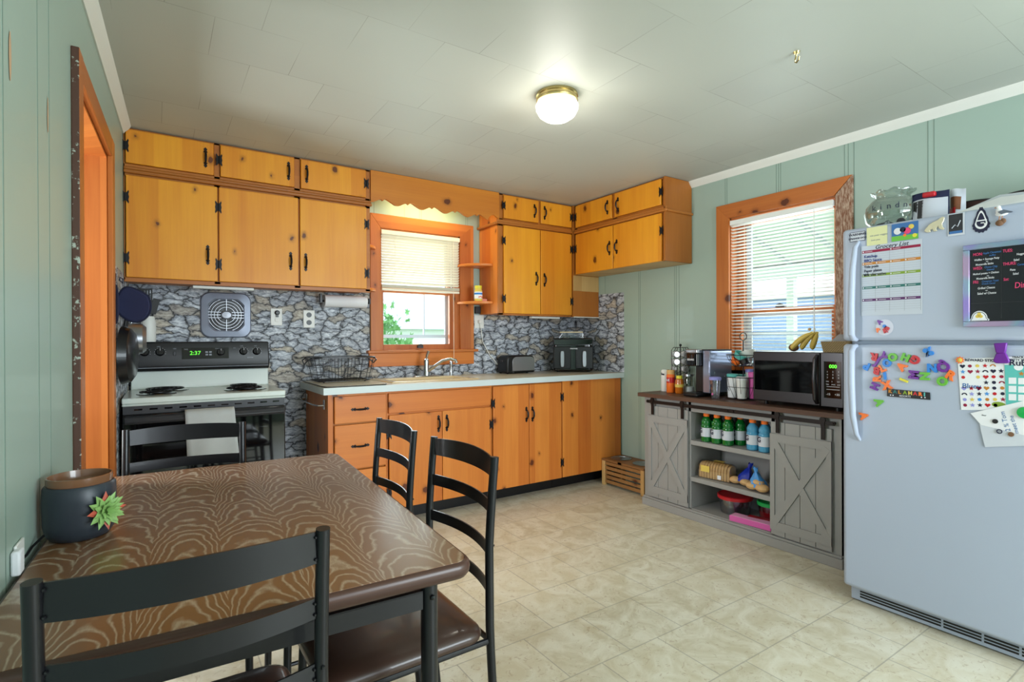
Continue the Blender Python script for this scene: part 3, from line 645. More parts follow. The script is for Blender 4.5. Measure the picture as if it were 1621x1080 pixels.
for z0, z1 in ((0.690, 0.856), (0.405, 0.680), (0.115, 0.395)):
    cab_door(Fb, b1, 0.890, 1.213, z0, z1, M['pine_red_cast_h'], (1.045, 0.772 if z0 > 0.6 else (0.545 if z0 > 0.4 else 0.30)), name='drawer_front', vert=False)
b2 = base_unit('pine sink base cabinet with false front and two doors', 1.221, 2.008, False, True)
mb = MB(); mb.box(1.221, 1.229, 3.284, 3.303, 0.105, 0.873); mb.box(1.999, 2.008, 3.284, 3.303, 0.105, 0.873); mb.box(1.229, 1.999, 3.284, 3.303, 0.70, 0.745); mb.box(1.229, 1.999, 3.284, 3.303, 0.855, 0.873); mb.build('face_frame', M['pine_red_cast_h'], b2)
cab_door(Fb, b2, 1.230, 1.992, 0.728, 0.856, M['pine_red_cast_h'], name='false_front')
cab_door(Fb, b2, 1.234, 1.606, 0.112, 0.716, M['pine_red'], (1.578, 0.633), [(1.231, 0.60), (1.231, 0.22)])
cab_door(Fb, b2, 1.610, 1.992, 0.112, 0.716, M['pine_red'], (1.640, 0.633), [(1.996, 0.590), (1.996, 0.22)])
b3 = base_unit('tall two-door pine base cabinet below the toaster', 2.009, 2.650)
mb = MB(); mb.box(2.009, 2.014, 3.284, 3.303, 0.105, 0.873); mb.box(2.644, 2.650, 3.284, 3.303, 0.105, 0.873); mb.box(2.014, 2.644, 3.284, 3.303, 0.858, 0.873); mb.build('face_frame', M['frame'], b3)
cab_door(Fb, b3, 2.014, 2.329, 0.110, 0.860, M['pine_red'], (2.303, 0.637), [(2.010, 0.738), (2.010, 0.23)])
cab_door(Fb, b3, 2.333, 2.643, 0.110, 0.860, M['pine_red'], (2.359, 0.635), [(2.647, 0.745), (2.647, 0.231)])
b4 = base_unit('blank pine corner base panel beside the pet feeder', 2.651, 3.290)
mb = MB(); mb.box(2.652, 3.288, 3.265, 3.303, 0.112, 0.872); mb.build('front_panel', M['pine_red'], b4, bevel=0.002)
# --- countertop with sink cut-out
SX0_, SX1_, SY0_, SY1_ = 1.30, 1.93, 3.36, 3.76
ct = thing('countertop', 'cream laminate worktop with pale front edge along the back wall', 'worktop', (2.03, 3.55, 0.874))
mb = MB()
for b in ((0.8215, SX0_, 3.2405, BY-0.003), (SX1_, RX-0.003, 3.2405, BY-0.003), (SX0_, SX1_, 3.2405, SY0_), (SX0_, SX1_, SY1_, BY-0.003)): mb.box(b[0], b[1], b[2], b[3], 0.875, 0.9135)
mb.build('surface', M['counter'], ct)
mb = MB(); mb.box(0.819, RX-0.003, 3.2375, 3.2405, 0.872, 0.9138); mb.box(0.819, 0.8215, 3.2405, BY-0.003, 0.872, 0.9138); mb.build('edge_band', M['counter_edge'], ct)
sk = thing('kitchen_sink', 'cream drop-in sink set in the worktop under the window', 'sink', (1.615, 3.55, 0.914))
mb = MB()
x0, x1, y0, y1 = SX0_+0.004, SX1_-0.004, SY0_+0.004, SY1_-0.004
ix0, ix1, iy0, iy1 = x0+0.03, x1-0.03, y0+0.03, y1-0.09
zt, zb = 0.921, 0.74
mb.add([(x0-0.02,y0-0.02,0.9145),(x1+0.02,y0-0.02,0.9145),(x1+0.02,y1+0.02,0.9145),(x0-0.02,y1+0.02,0.9145),(x0-0.012,y0-0.012,zt),(x1+0.012,y0-0.012,zt),(x1+0.012,y1+0.012,zt),(x0-0.012,y1+0.012,zt),
 (ix0,iy0,zt),(ix1,iy0,zt),(ix1,iy1,zt),(ix0,iy1,zt),(ix0+0.01,iy0+0.01,zb),(ix1-0.01,iy0+0.01,zb),(ix1-0.01,iy1-0.01,zb),(ix0+0.01,iy1-0.01,zb)],
 [(0,1,5,4),(1,2,6,5),(2,3,7,6),(3,0,4,7),(4,5,9,8),(5,6,10,9),(6,7,11,10),(7,4,8,11),(8,9,13,12),(9,10,14,13),(10,11,15,14),(11,8,12,15),(12,13,14,15)])
mb.build('basin', M['cream'], sk, ang=60, bevel=0.003)
MB().cyl((1.615, 3.52, 0), 0.035, 0.741, 0.744).build('drain', M['chrome'], sk)
fa = thing('faucet', 'chrome single-lever faucet with arched spout behind the sink', 'faucet', (1.70, 3.725, 0.921))
mb = MB(); mb.box(1.60, 1.80, 3.70, 3.75, 0.9215, 0.929); mb.build('deck_plate', M['chrome'], fa, bevel=0.006, seg=3)
MB().lathe([(0.026, 0.929), (0.024, 0.95), (0.019, 0.99), (0.021, 1.03), (0.018, 1.05), (0.006, 1.058)], (1.70, 3.725, 0), 18).build('body', M['chrome'], fa)
MB().tube([(1.70, 3.725, 1.05), (1.705, 3.722, 1.08), (1.715, 3.715, 1.115)], [0.008, 0.010, 0.012], 10).build('lever', M['chrome'], fa)
MB().tube([(1.712, 3.71, 0.965), (1.75, 3.68, 1.0), (1.80, 3.65, 1.04), (1.85, 3.62, 1.055), (1.885, 3.60, 1.045), (1.892, 3.596, 1.022)], [0.013, 0.012, 0.011, 0.011, 0.012, 0.013], 12).build('spout', M['chrome'], fa)
MB().lathe([(0.016, 0.9215), (0.014, 0.93), (0.010, 0.97), (0.014, 1.0), (0.013, 1.03), (0.004, 1.036)], (1.915, 3.735, 0), 14).build('side_sprayer', M['chrome'], fa)

# ================================================================== RANGE
rg = thing('kitchen_range', 'black and white electric coil range with towel on its door', 'stove', (0.23, 3.54, 0))
X0, X1 = -0.146, 0.610
mb = MB(); mb.box(X0+0.004, X1-0.004, 3.275, 3.80, 0.08, 0.872); mb.build('body', M['black_plastic'], rg, bevel=0.003)
mb = MB(); mb.box(X0+0.03, X1-0.03, 3.32, 3.78, 0.0, 0.08); mb.build('plinth', M['black_plastic'], rg)
mb = MB(); mb.box(X0, X1, 3.245, 3.80, 0.884, 0.914); mb.box(X0, X1, 3.2495, 3.27, 0.872, 0.884); mb.build('cooktop', M['white'], rg, bevel=0.008, seg=3)
mb = MB(); mb.prism([(3.775, 0.912), (3.845, 0.912), (3.845, 1.02), (3.79, 1.02)], lambda u, v, w_: (w_, u, v), X0+0.02, X1-0.004); mb.build('backguard', M['white'], rg, bevel=0.006)
mb = MB(); mb.prism([(3.765, 1.02), (3.845, 1.02), (3.845, 1.192), (3.785, 1.192), (3.752, 1.055)], lambda u, v, w_: (w_, u, v), X0+0.018, X1-0.002); cp_ = mb.build('control_panel', M['black_plastic'], rg, bevel=0.006)
F_ = Vector((0, 3.752-3.785, 0)); nrm = Vector((0, -(1.192-1.055), -(3.752-3.785)*-1)).normalized()
slope = (3.785-3.752)/(1.192-1.055)
def cpt(x, z, d=0.0): return Vector((x, 3.752+slope*(z-1.055), z)) + Vector((0, -0.97, 0.235))*d
for i, (x, z) in enumerate(((-0.059, 1.130), (0.016, 1.130), (0.458, 1.128), (0.535, 1.127), (0.331, 1.126))):
    mb = MB(); c = cpt(x, z, 0); R_ = Matrix.Rotation(math.atan(slope), 4, 'X')
    mb.lathe([(0.022, 0.0), (0.022, -0.012), (0.018, -0.018), (0.0, -0.018)], (0, 0, 0), 20, 'y'); s0 = len(mb.v); mb.box(-0.005, 0.005, -0.030, -0.012, -0.018, 0.018, 0)
    mb.box(-0.001, 0.001, -0.031, -0.029, 0.004, 0.017, 1)
    for k in range(9):
        a = -0.6*PI+k*1.2*PI/8; q = Vector((0.028*math.sin(a), -0.001, 0.028*math.cos(a))); mb.box(q.x-0.0012, q.x+0.0012, -0.0012, 0, q.z-0.0012, q.z+0.0012, 1)
    mb.xf(Matrix.Translation(c) @ R_.inverted() @ Matrix.Identity(4)); mb.build('knob', [M['black_plastic'], M['white_ink']], rg)
R_ = Vector((1, 0, 0)); U_ = Vector((0, slope, 1)).normalized()
mb = MB(); vs = [cpt(x, z, d) for d in (0.0, 0.003) for x, z in ((0.125, 1.088), (0.375, 1.088), (0.375, 1.155), (0.125, 1.155))]; mb.add(vs, [(4, 5, 6, 7), (0, 1, 5, 4), (1, 2, 6, 5), (2, 3, 7, 6), (3, 0, 4, 7)]); ckp = mb.build('clock_panel', M['black_gloss'], rg)
mb = MB(); mb.text('2:37', cpt(0.165, 1.122, 0.004), R_, U_, 0.034, 0.0003, offset=0.0002); mb.build('clock_digits', M['display'], ckp)
mb = MB()
for x in (0.262, 0.282, 0.262, 0.282): pass
for x, z in ((0.255, 1.128), (0.275, 1.128), (0.255, 1.112), (0.275, 1.112)): mb.add([cpt(x+a, z+b, 0.0036) for a, b in ((-0.007, -0.005), (0.007, -0.005), (0.007, 0.005), (-0.007, 0.005))], [(0, 1, 2, 3)], 0)
for x, z, s_ in ((-0.075, 1.163, 'OFF'), (0.0, 1.163, 'OFF'), (0.44, 1.163, 'OFF'), (0.52, 1.163, 'OFF'), (0.30, 1.148, 'OVEN'), (0.135, 1.145, 'TIME'), (0.08, 1.150, 'ON'), (0.40, 1.150, 'ON')): mb.text(s_, cpt(x, z, 0.0036), R_, U_, 0.010, 0.0002)
mb.box(0, 0, 0, 0, 0, 0); mb.add([cpt(x, z, 0.003) for x, z in ((0.478, 1.088), (0.513, 1.088), (0.513, 1.093), (0.478, 1.093))], [(0, 1, 2, 3)]); mb.add([cpt(x, z, 0.003) for x, z in ((-0.12, 1.038), (0.6, 1.038), (0.6, 1.041), (-0.12, 1.041))], [(0, 1, 2, 3)])
mb.build('panel_lettering', M['grey_ink'], cp_)
mb = MB(); c = cpt(0.088, 1.122, 0.0); mb.box(c.x-0.007, c.x+0.007, c.y-0.008, c.y+0.01, c.z-0.012, c.z+0.012); mb.build('light_switch', M['dark_grey'], rg, bevel=0.002)
for (x, y, r) in ((0.045, 3.665, 0.098), (0.0, 3.455, 0.078), (0.45, 3.665, 0.078), (0.43, 3.455, 0.098)):
    mb = MB(); mb.lathe([(r+0.016, 0.9145), (r+0.012, 0.9175), (r, 0.915), (r*0.6, 0.9146), (0.01, 0.9146)], (x, y, 0), 28)
    pn = mb.build('drip_pan', M['black_gloss'], rg)
    pts = [(x+(0.018+(r-0.018)*k/72)*math.cos(k*2*PI*3.6/72), y+(0.018+(r-0.018)*k/72)*math.sin(k*2*PI*3.6/72), 0.925) for k in range(73)]
    MB().tube(pts, 0.0045, 6).build('burner_coil', M['black_iron'], pn)
mb = MB(); mb.box(X0+0.004, X1-0.004, 3.258, 3.275, 0.846, 0.872); 
mb.box(X0+0.004, X1-0.004, 3.262, 3.275, 0.832, 0.846)
vt = mb.build('vent_trim', M['dark_grey'], rg)
mb = MB()
for k in range(11): x = X0+0.05+k*0.064; mb.box(x, x+0.034, 3.2565, 3.259, 0.850, 0.858)
mb.build('vent_slots', M['black_gloss'], vt)
mb = MB(); mb.box(X0+0.004, X1-0.004, 3.235, 3.275, 0.20, 0.830); od = mb.build('oven_door', M['black_gloss'], rg, bevel=0.006)
mb = MB(); mb.prism([(3.236, 0.826), (3.212, 0.818), (3.200, 0.800), (3.212, 0.788), (3.236, 0.784)][::-1], lambda u, v, w_: (w_, u, v), X0+0.012, X1-0.012); mb.build('door_handle', M['dark_grey'], od, bevel=0.003)
mb = MB(); mb.box(X0+0.10, X1-0.10, 3.2335, 3.236, 0.34, 0.72); mb.build('door_window', M['black_gloss'], od)
mb = MB(); mb.box(X0+0.004, X1-0.004, 3.245, 3.275, 0.085, 0.195); mb.build('storage_drawer', M['black_plastic'], rg, bevel=0.004)
# towel over the oven handle
mb = MB(); n, k_ = 14, 16; vs = []
for j in range(k_+1):
    v = j/k_
    for i in range(n+1):
        u = i/n
        xx = 0.118+0.226*u + (0.012*v if u > 0 else 0) + 0.010*v
        if j == 0: y, z = 3.237-0.004, 0.835
        y = 3.190 + 0.006*math.sin(u*9+v*2)*min(1, v*3); z = 0.836-0.268*v + 0.006*u*v
        if j == 0: y = 3.212; z = 0.842
        vs.append((xx, y, z))
fs = [(j*(n+1)+i, j*(n+1)+i+1, (j+1)*(n+1)+i+1, (j+1)*(n+1)+i) for j in range(k_) for i in range(n)]
mb.add(vs, fs)
vs = [(0.15+0.226*i/n, 3.176+0.004*math.sin(i), 0.80-0.17*j/6-0.02*(i/n)) for j in range(0) for i in range(n+1)]
tw = mb.build('dish_towel', M['towel'], ang=180); sm = tw.modifiers.new('solid', 'SOLIDIFY'); sm.thickness = 0.004
tag(tw, 'folded pale grey dish towel hanging on the oven door handle', 'towel')

# ================================================================== WALL ITEMS OVER THE COUNTER
fan = thing('exhaust_fan', 'round chrome grille exhaust fan in a rounded square plate on the stone wall', 'fan', (0.371, BY, 1.362))
def rsq(hw, r, n=8, bulge=0.0):
    pts = []
    for cx, cy, a0 in ((hw-r, hw-r, 0), (-(hw-r), hw-r, 90), (-(hw-r), -(hw-r), 180), (hw-r, -(hw-r), 270)):
        for k in range(n+1):
            a = math.radians(a0+90*k/n); pts.append((cx+r*math.cos(a), cy+r*math.sin(a)))
    return pts
o_ = rsq(0.144, 0.055, 8); N = len(o_); mb = MB(); vs = []
rings = [(1.0, 0.002, 0), (1.0, 0.009, 0), (0.955, 0.017, 0), (0.122, 0.022, 1), (0.112, 0.016, 1), (0.106, 0.004, 1)]
for s_, d, circ in rings:
    for k, (u, v) in enumerate(o_):
        if circ: a = math.atan2(v, u); u2, v2 = s_*math.cos(a), s_*math.sin(a)
        else: u2, v2 = u*s_, v*s_
        vs.append((0.371+u2, BY-d, 1.362+v2))
fs = [(i*N+k, i*N+(k+1) % N, (i+1)*N+(k+1) % N, (i+1)*N+k) for i in range(len(rings)-1) for k in range(N)]
mb.add(vs, fs); mb.build('face_plate', plain('blue_grey_enamel', (132, 138, 154), 0.38, 0.35), fan, ang=30)
MB().cyl((0.371, BY, 1.362), 0.108, -0.004, -0.002, 32, 'y').build('fan_opening', M['black_plastic'], fan)
mb = MB()
for r in (0.05, 0.068, 0.086, 0.103): mb.tube([(0.371+r*math.cos(a*PI/20), BY-0.016, 1.362+r*math.sin(a*PI/20)) for a in range(40)], 0.0016, 6, True)
for k in range(4):
    a = k*PI/2; mb.tube([(0.371+0.028*math.cos(a), BY-0.018, 1.362+0.028*math.sin(a)), (0.371+0.112*math.cos(a), BY-0.018, 1.362+0.112*math.sin(a))], 0.0026, 6)
for dz in (-0.018, 0.018):
    for sg in (-1, 1): mb.tube([(0.371+sg*0.03, BY-0.018, 1.362+dz), (0.371+sg*0.108, BY-0.018, 1.362+dz)], 0.002, 6)
mb.build('grille', M['steel'], fan)
mb = MB(); mb.lathe([(0.034, -0.012), (0.034, -0.022), (0.026, -0.030), (0.0, -0.031)], (0.371, BY, 1.362), 24, 'y', sx=0.78, sy=1.0); mb.build('hub_badge', M['hub'], fan)
mb = MB()
for k in range(4):
    a = k*PI/2+0.5; mb.add([(0.371+r*math.cos(a+da), BY-0.0045-0.002*q, 1.362+r*math.sin(a+da)) for q, (r, da) in enumerate(((0.03, 0), (0.1, -0.2), (0.1, 0.5), (0.03, 0.4)))], [(0, 1, 2, 3)])
mb.build('fan_blades', M['dark_grey'], fan)
def plate(label, cx, cz, w_, h_, kind='outlet', face='y', wall=BY):
    F = Face(face, wall); t_ = thing('wall_plate', label, 'outlet', F(cx, 0.002, cz))
    mb = MB(); F.box(mb, cx-w_/2, cx+w_/2, 0.001, 0.007, cz-h_/2, cz+h_/2); mb.build('cover_plate', M['white_plastic'], t_, bevel=0.003)
    return t_, F
t_, F = plate('white switched outlet plate with a small black plug on the stone wall', 0.670, 1.357, 0.072, 0.115)
mb = MB(); mb.lathe([(0.016, -0.007), (0.016, -0.016), (0.010, -0.024), (0.0, -0.024)], (0.674, BY, 1.385), 16, 'y'); mb.box(0.667, 0.681, BY-0.02, BY-0.008, 1.355, 1.372); mb.build('plug', M['black_plastic'], t_)
mb = MB(); mb.box(0.660, 0.684, BY-0.010, BY-0.007, 1.325, 1.345); mb.build('rocker', M['white_plastic'], t_, bevel=0.002)
t_, F = plate('white duplex outlet plate with two black sockets on the stone wall', 0.880, 1.347, 0.076, 0.122)
for z in (1.375, 1.322):
    MB().lathe([(0.0175, -0.007), (0.0175, -0.009), (0.0, -0.009)], (0.880, BY, z), 16, 'y').build('socket', M['black_plastic'], t_)
t_, F = plate('white plate right of the sink window holding the toaster plug', 2.244, 1.350, 0.09, 0.11)
mb = MB(); mb.box(2.228, 2.256, BY-0.035, BY-0.007, 1.335, 1.36); mb.build('plug', M['white_plastic'], t_, bevel=0.003)
MB().tube([(2.242, BY-0.03, 1.34), (2.25, BY-0.03, 1.27), (2.27, BY-0.02, 1.18), (2.33, BY-0.02, 1.08), (2.40, BY-0.025, 1.0), (2.44, BY-0.04, 0.96)], 0.0035, 6).build('cord', M['white_plastic'], t_)
pt = thing('paper_towel_roll', 'white paper towel roll on a holder under the wall cabinet', 'paper towel', (1.115, 3.80, 1.475))
MB().lathe([(0.018, -0.148), (0.042, -0.148), (0.042, 0.148), (0.018, 0.148)], (1.115, 3.80, 1.472), 28, 'x').build('roll', M['paper'], pt)
mb = MB(); mb.tube([(0.945, 3.80, 1.472), (1.285, 3.80, 1.472)], 0.007, 8); mb.box(0.938, 0.950, 3.78, 3.82, 1.46, 1.522); mb.box(1.280, 1.290, 3.78, 3.82, 1.46, 1.50); mb.build('holder', M['black_metal'], pt)
for lb, x0, x1, z in (('white light strip under the cabinet above the range', 0.175, 0.498, 1.521), ('white light strip under the cabinet above the air fryer', 2.60, 2.90, 1.392)):
    tag(MB().box(x0, x1, 3.60, 3.64, z-0.016, z).build('under_cabinet_light', M['white_plastic'], bevel=0.003), lb, 'light')
# towel bar on the end of the base cabinet
tb = thing('towel_bar', 'small chrome towel bar on the end of the base cabinet', 'towel bar', (0.855, 3.6, 0.80))
mb = MB()
for y in (3.345, 3.80): mb.box(0.845, 0.8545, y-0.012, y+0.012, 0.775, 0.835)
mb.build('bracket', M['chrome'], tb, bevel=0.002)
MB().tube([(0.848, 3.345, 0.80), (0.815, 3.35, 0.80), (0.80, 3.42, 0.80), (0.80, 3.72, 0.80), (0.815, 3.795, 0.80), (0.848, 3.80, 0.80)], 0.004, 8).build('rod', M['chrome'], tb)
# dish mat and rack
dm = thing('drying_mat', 'speckled drying mat with dark rim under the wire dish rack', 'mat', (1.03, 3.545, 0.9145))
MB().prism(rsq(0.5, 0.09, 6), lambda u, v, w_: (1.03+u*0.39, 3.545+v*0.56, w_), 0.9145, 0.9215).build('mat_body', M['counter'], dm, bevel=0.003)
MB().tube([(1.03+u*0.395, 3.545+v*0.565, 0.9175) for u, v in rsq(0.5, 0.09, 6)], 0.003, 6, True).build('rim', M['black_plastic'], dm)
rk = thing('dish_rack', 'black wire dish rack standing on the drying mat', 'dish rack', (1.03, 3.65, 0.922))
mb = MB(); bx0, bx1, by0, by1 = 0.865, 1.205, 3.52, 3.80; tx0, tx1, ty0, ty1 = 0.835, 1.235, 3.50, 3.82; z0, z1 = 0.930, 1.085
def loop(mb, x0, x1, y0, y1, z, r): mb.tube([(x0+(x1-x0)*(u+0.5), y0+(y1-y0)*(v+0.5), z) for u, v in rsq(0.5, 0.12, 4)], r, 6, True)
loop(mb, bx0, bx1, by0, by1, z0, 0.0025); loop(mb, tx0, tx1, ty0, ty1, z1, 0.0045)
for q in (0.3, 0.6, 0.85): loop(mb, bx0+(tx0-bx0)*q, bx1+(tx1-bx1)*q, by0+(ty0-by0)*q, by1+(ty1-by1)*q, z0+(z1-z0)*q, 0.0014)
nx, ny = 17, 11
for i in range(1, nx):
    u = i/nx; mb.tube([(tx0+(tx1-tx0)*u, ty0, z1), (bx0+(bx1-bx0)*u, by0, z0), (bx0+(bx1-bx0)*u, by1, z0), (tx0+(tx1-tx0)*u, ty1, z1)], 0.0015, 5)
for i in range(1, ny):
    u = i/ny; mb.tube([(tx0, ty0+(ty1-ty0)*u, z1), (bx0, by0+(by1-by0)*u, z0), (bx1, by0+(by1-by0)*u, z0), (tx1, ty0+(ty1-ty0)*u, z1)], 0.0015, 5)
mb.build('wire_basket', M['black_metal'], rk)
mb = MB()
for x, sg in ((tx0, -1), (tx1, 1)): mb.tube([(x, 3.58, z1), (x+sg*0.028, 3.585, z1-0.02), (x+sg*0.034, 3.66, z1-0.045), (x+sg*0.028, 3.735, z1-0.02), (x, 3.74, z1)], 0.004, 6)
mb.build('side_handles', M['black_metal'], rk)
mb = MB()
for x in (0.90, 1.17):
    for y in (3.55, 3.77): mb.cyl((x, y, 0), 0.006, 0.9217, 0.930, 8)
mb.build('feet', M['black_plastic'], rk)
# toaster
to = thing('toaster', 'black and brushed steel toaster on the worktop right of the sink', 'toaster', (2.545, 3.745, 0.9145))
def rbox_prof(w_, h_, r, n=6):
    pts = []
    for cx, cy, a0 in ((w_/2-r, h_-r, 0), (-(w_/2-r), h_-r, 90)):
        for k in range(n+1): a = math.radians(a0+90*k/n); pts.append((cx+r*math.cos(a), cy+r*math.sin(a)))
    return pts + [(-w_/2, 0), (w_/2, 0)]
mb = MB(); mb.prism(rbox_prof(0.285, 0.145, 0.045), lambda u, v, w_: (2.545+u, w_, 0.920+v), 3.678, 3.83); mb.build('housing', M['black_plastic'], to, bevel=0.012, seg=3)
mb = MB(); mb.prism([(u+0.022, v) for u, v in rbox_prof(0.225, 0.118, 0.042)], lambda u, v, w_: (2.545+u, w_, 0.937+v), 3.6725, 3.679); mb.build('steel_side', M['steel'], to, bevel=0.002)
mb = MB(); mb.box(2.42, 2.63, 3.72, 3.738, 1.0655, 1.067); mb.box(2.42, 2.63, 3.765, 3.783, 1.0655, 1.067); mb.build('bread_slots', M['dark_grey'], to)
mb = MB(); mb.box(2.391, 2.403, 3.735, 3.77, 1.01, 1.025); mb.build('lever', M['dark_grey'], to, bevel=0.003)
MB().lathe([(0.008, 0), (0.008, -0.008), (0, -0.008)], (2.46, 3.678, 0.929), 12, 'y').build('dial', M['dark_grey'], to)
mb = MB(); [mb.cyl((x, y, 0), 0.01, 0.9142, 0.92, 10) for x in (2.42, 2.62) for y in (3.70, 3.81)]; mb.build('feet', M['black_plastic'], to)
# air fryer, turned towards the room
fr_a = math.atan2(-0.215, 0.283)
af = thing('air_fryer', 'black dual-drawer air fryer with two pale upright handles in the corner', 'air fryer', (3.004, 3.549, 0.9145), fr_a)
def L(mb_, name, mat, par, **k): return mb_.build(name, mat, par, world=False, **k)
# local: x along the front, y into the corner, front plane at y=0
mb = MB(); mb.prism(rsq(0.5, 0.12, 5), lambda u, v, w_: (u*0.345, 0.118+v*0.232, w_), 0.008, 0.295); L(mb, 'housing', M['black_gloss'], af, bevel=0.015, seg=3)
mb = MB(); mb.box(-0.168, 0.168, -0.004, 0.02, 0.235, 0.285); L(mb, 'control_panel', M['black_gloss'], af, bevel=0.004)
mb = MB(); mb.tube([(-0.168, -0.005, 0.285), (0.168, -0.005, 0.285), (0.160, -0.005, 0.240), (0.0, -0.005, 0.232), (-0.160, -0.005, 0.240)], 0.0022, 6, True); L(mb, 'panel_trim', M['dark_steel'], af)
for sx in (-0.095, 0.095):
    mb = MB(); mb.box(sx-0.075, sx+0.075, -0.008, 0.02, 0.03, 0.222); dr = L(mb, 'drawer', M['black_plastic'], af, bevel=0.006)
    mb = MB(); mb.prism([(u*0.034, v*0.14) for u, v in rsq(0.5, 0.249, 6)], lambda u, v, w_: (sx*1.0+u, w_, 0.115+v), -0.032, -0.008); 
    h_ = mb.build('drawer_handle', M['steel'], dr, world=False, bevel=0.004)
mb = MB(); mb.text('gourmia', (-0.03, -0.0095, 0.205), (1, 0, 0), (0, 0, 1), 0.020, 0.0004, offset=0.0004); L(mb, 'lettering', M['white_ink'], af)
mb = MB(); [mb.cyl((x, y, 0), 0.012, 0.0, 0.008, 10) for x in (-0.13, 0.13) for y in (0.04, 0.20)]; L(mb, 'feet', M['black_plastic'], af)
tr = thing('plastic_tray', 'stack of clear plastic lids lying on top of the air fryer', 'tray', (3.045, 3.625, 1.2105), fr_a)
mb = MB()
for k in range(4): mb.prism(rsq(0.5, 0.15, 4), lambda u, v, w_: (u*(0.26-0.01*k)+0.004*k, v*0.16, w_), 0.0005+k*0.011, 0.006+k*0.011)
L(mb, 'lids', M['clear_plastic'], tr); mb = MB(); mb.box(-0.10, 0.10, -0.04, 0.05, 0.046, 0.056); L(mb, 'cream_lid', M['cream'], tr)
# corner-shelf items
vj = thing('vitamin_jar', 'small vitamin jar with yellow lid on the open corner shelf', 'jar', (2.150, 3.71, 1.5075))
MB().lathe([(0.029, 0), (0.032, 0.004), (0.032, 0.085), (0.026, 0.095), (0.026, 0.1)], (0, 0, 0), 20).build('bottle', M['tan'], vj, world=False)
MB().lathe([(0.029, 0.1), (0.029, 0.124), (0.0, 0.125)], (0, 0, 0), 20).build('lid', M['yellow'], vj, world=False)
mb = MB(); mb.lathe([(0.0325, 0.02), (0.0325, 0.075)], (0, 0, 0), 20)
mb.build('label', M['paper'], vj, world=False)
mb = MB(); mb.lathe([(0.0328, 0.052), (0.0328, 0.066)], (0, 0, 0), 20); mb.build('label_band', M['blue'], vj, world=False)
mb = MB(); [mb.ball((-0.010+0.012*k, -0.0315, 0.032+0.004*(k % 2)), 0.006, 8) for k in range(3)]; mb.build('printed_gummies', M['orange'], vj, world=False)
tag(MB().box(2.178, 2.238, 3.72, 3.76, 1.5075, 1.530).build('small_box', plain('salmon_card', (236, 150, 128), 0.6), bevel=0.002), 'tiny salmon coloured box beside the vitamin jar', 'box')
tag(MB().box(2.20, 2.245, BY-0.03, BY-0.002, 1.415, 1.475).build('night_light', M['dark_grey'], bevel=0.004), 'small dark plug-in device below the open corner shelf', 'plug-in')

# ================================================================== LEFT WALL BY THE RANGE
def holder(y, label, tilt, mat, xo, z):
    t_ = thing('oven_mitt', label, 'oven mitt', LW(y, xo, z))
    pts = []
    for k in range(28):
        a = 2*PI*k/28; r = 0.074*(1-0.22*math.sin(a)*(1 if math.sin(a) > 0 else 0)); u = r*math.cos(a)*(1-0.38*max(0, math.sin(a))); v = r*1.3*math.sin(a)-0.098
        pts.append((u, v))
    Mx = Matrix.Rotation(tilt[0], 4, 'Z') @ Matrix.Rotation(tilt[1], 4, 'Y')
    mb = MB(); mb.prism(pts, lambda u, v, w_: (u, w_, v), -0.008, 0.008); mb.xf(Mx); mb.build('pad', mat, t_, world=False, bevel=0.006)
    mb = MB(); mb.tube([(u*1.0, 0, v*1.0) for u, v in pts], 0.006, 6, True); mb.tube([(0, 0, 0.0), (-0.008, 0, 0.02), (0, 0, 0.03), (0.008, 0, 0.02)], 0.003, 6, True); mb.xf(Mx); mb.build('binding', M['navy_rim'], t_, world=False)
    return t_
holder(3.16, 'round navy oven mitt hanging in front, tilted away from the wall', (-0.34, -0.40), M['navy'], 0.030, 1.475)
holder(3.02, 'flat navy oven mitt hanging against the wall behind the door casing', (-1.45, 0.0), M['navy'], 0.014, 1.475)
pn = thing('frying_pan', 'large black frying pan hung on the wall left of the range', 'frying pan', LW(3.17, 0.026, 1.13))
mb = MB(); mb.lathe([(0.0, 0.050), (0.105, 0.050), (0.128, 0.035), (0.140, 0.0), (0.136, 0.0), (0.124, 0.032), (0.10, 0.045), (0, 0.045)], (0, 0, 0), 40, 'x'); mb.xf(Matrix.Rotation(-0.12, 4, 'Z')); mb.build('pan_body', M['black_metal'], pn, world=False)
MB().tube([(0.012, 0, 0.138), (0.02, 0, 0.20), (0.012, 0, 0.30)], [0.010, 0.009, 0.011], 10).build('handle', M['black_plastic'], pn, world=False)
pn = thing('saucepan', 'stainless saucepan hung behind the black frying pan', 'saucepan', LW(3.42, 0.03, 1.21))
mb = MB(); mb.lathe([(0.0, 0.078), (0.062, 0.078), (0.078, 0.062), (0.082, 0.0), (0.078, 0.0), (0.074, 0.06), (0, 0.07)], (0, 0, 0), 32, 'x'); mb.build('pan_body', M['steel'], pn, world=False)
MB().tube([(0.01, 0, 0.08), (0.015, 0, 0.15), (0.01, 0, 0.25)], [0.007, 0.007, 0.009], 10).build('handle', M['chrome'], pn, world=False)
ug = thing('utensil_jug', 'white ceramic jug of black utensils behind the range top', 'jug', (-0.040, 3.800, 1.193))
MB().lathe([(0.034, 0), (0.037, 0.006), (0.037, 0.115), (0.032, 0.135), (0.028, 0.15), (0.024, 0.15), (0.024, 0.02)], (0, 0, 0), 24).build('jug_body', M['white_plastic'], ug, world=False)
us = thing('slotted_turner', 'black slotted turner standing in the white jug', 'utensil', (-0.050, 3.795, 1.23))
mb = MB(); mb.tube([(0, 0, 0), (-0.006, 0, 0.17)], 0.004, 8); mb.build('handle', M['black_plastic'], us, world=False)
mb = MB(); mb.box(-0.045, 0.03, -0.002, 0.002, 0.17, 0.185); mb.box(-0.045, 0.03, -0.002, 0.002, 0.268, 0.276)
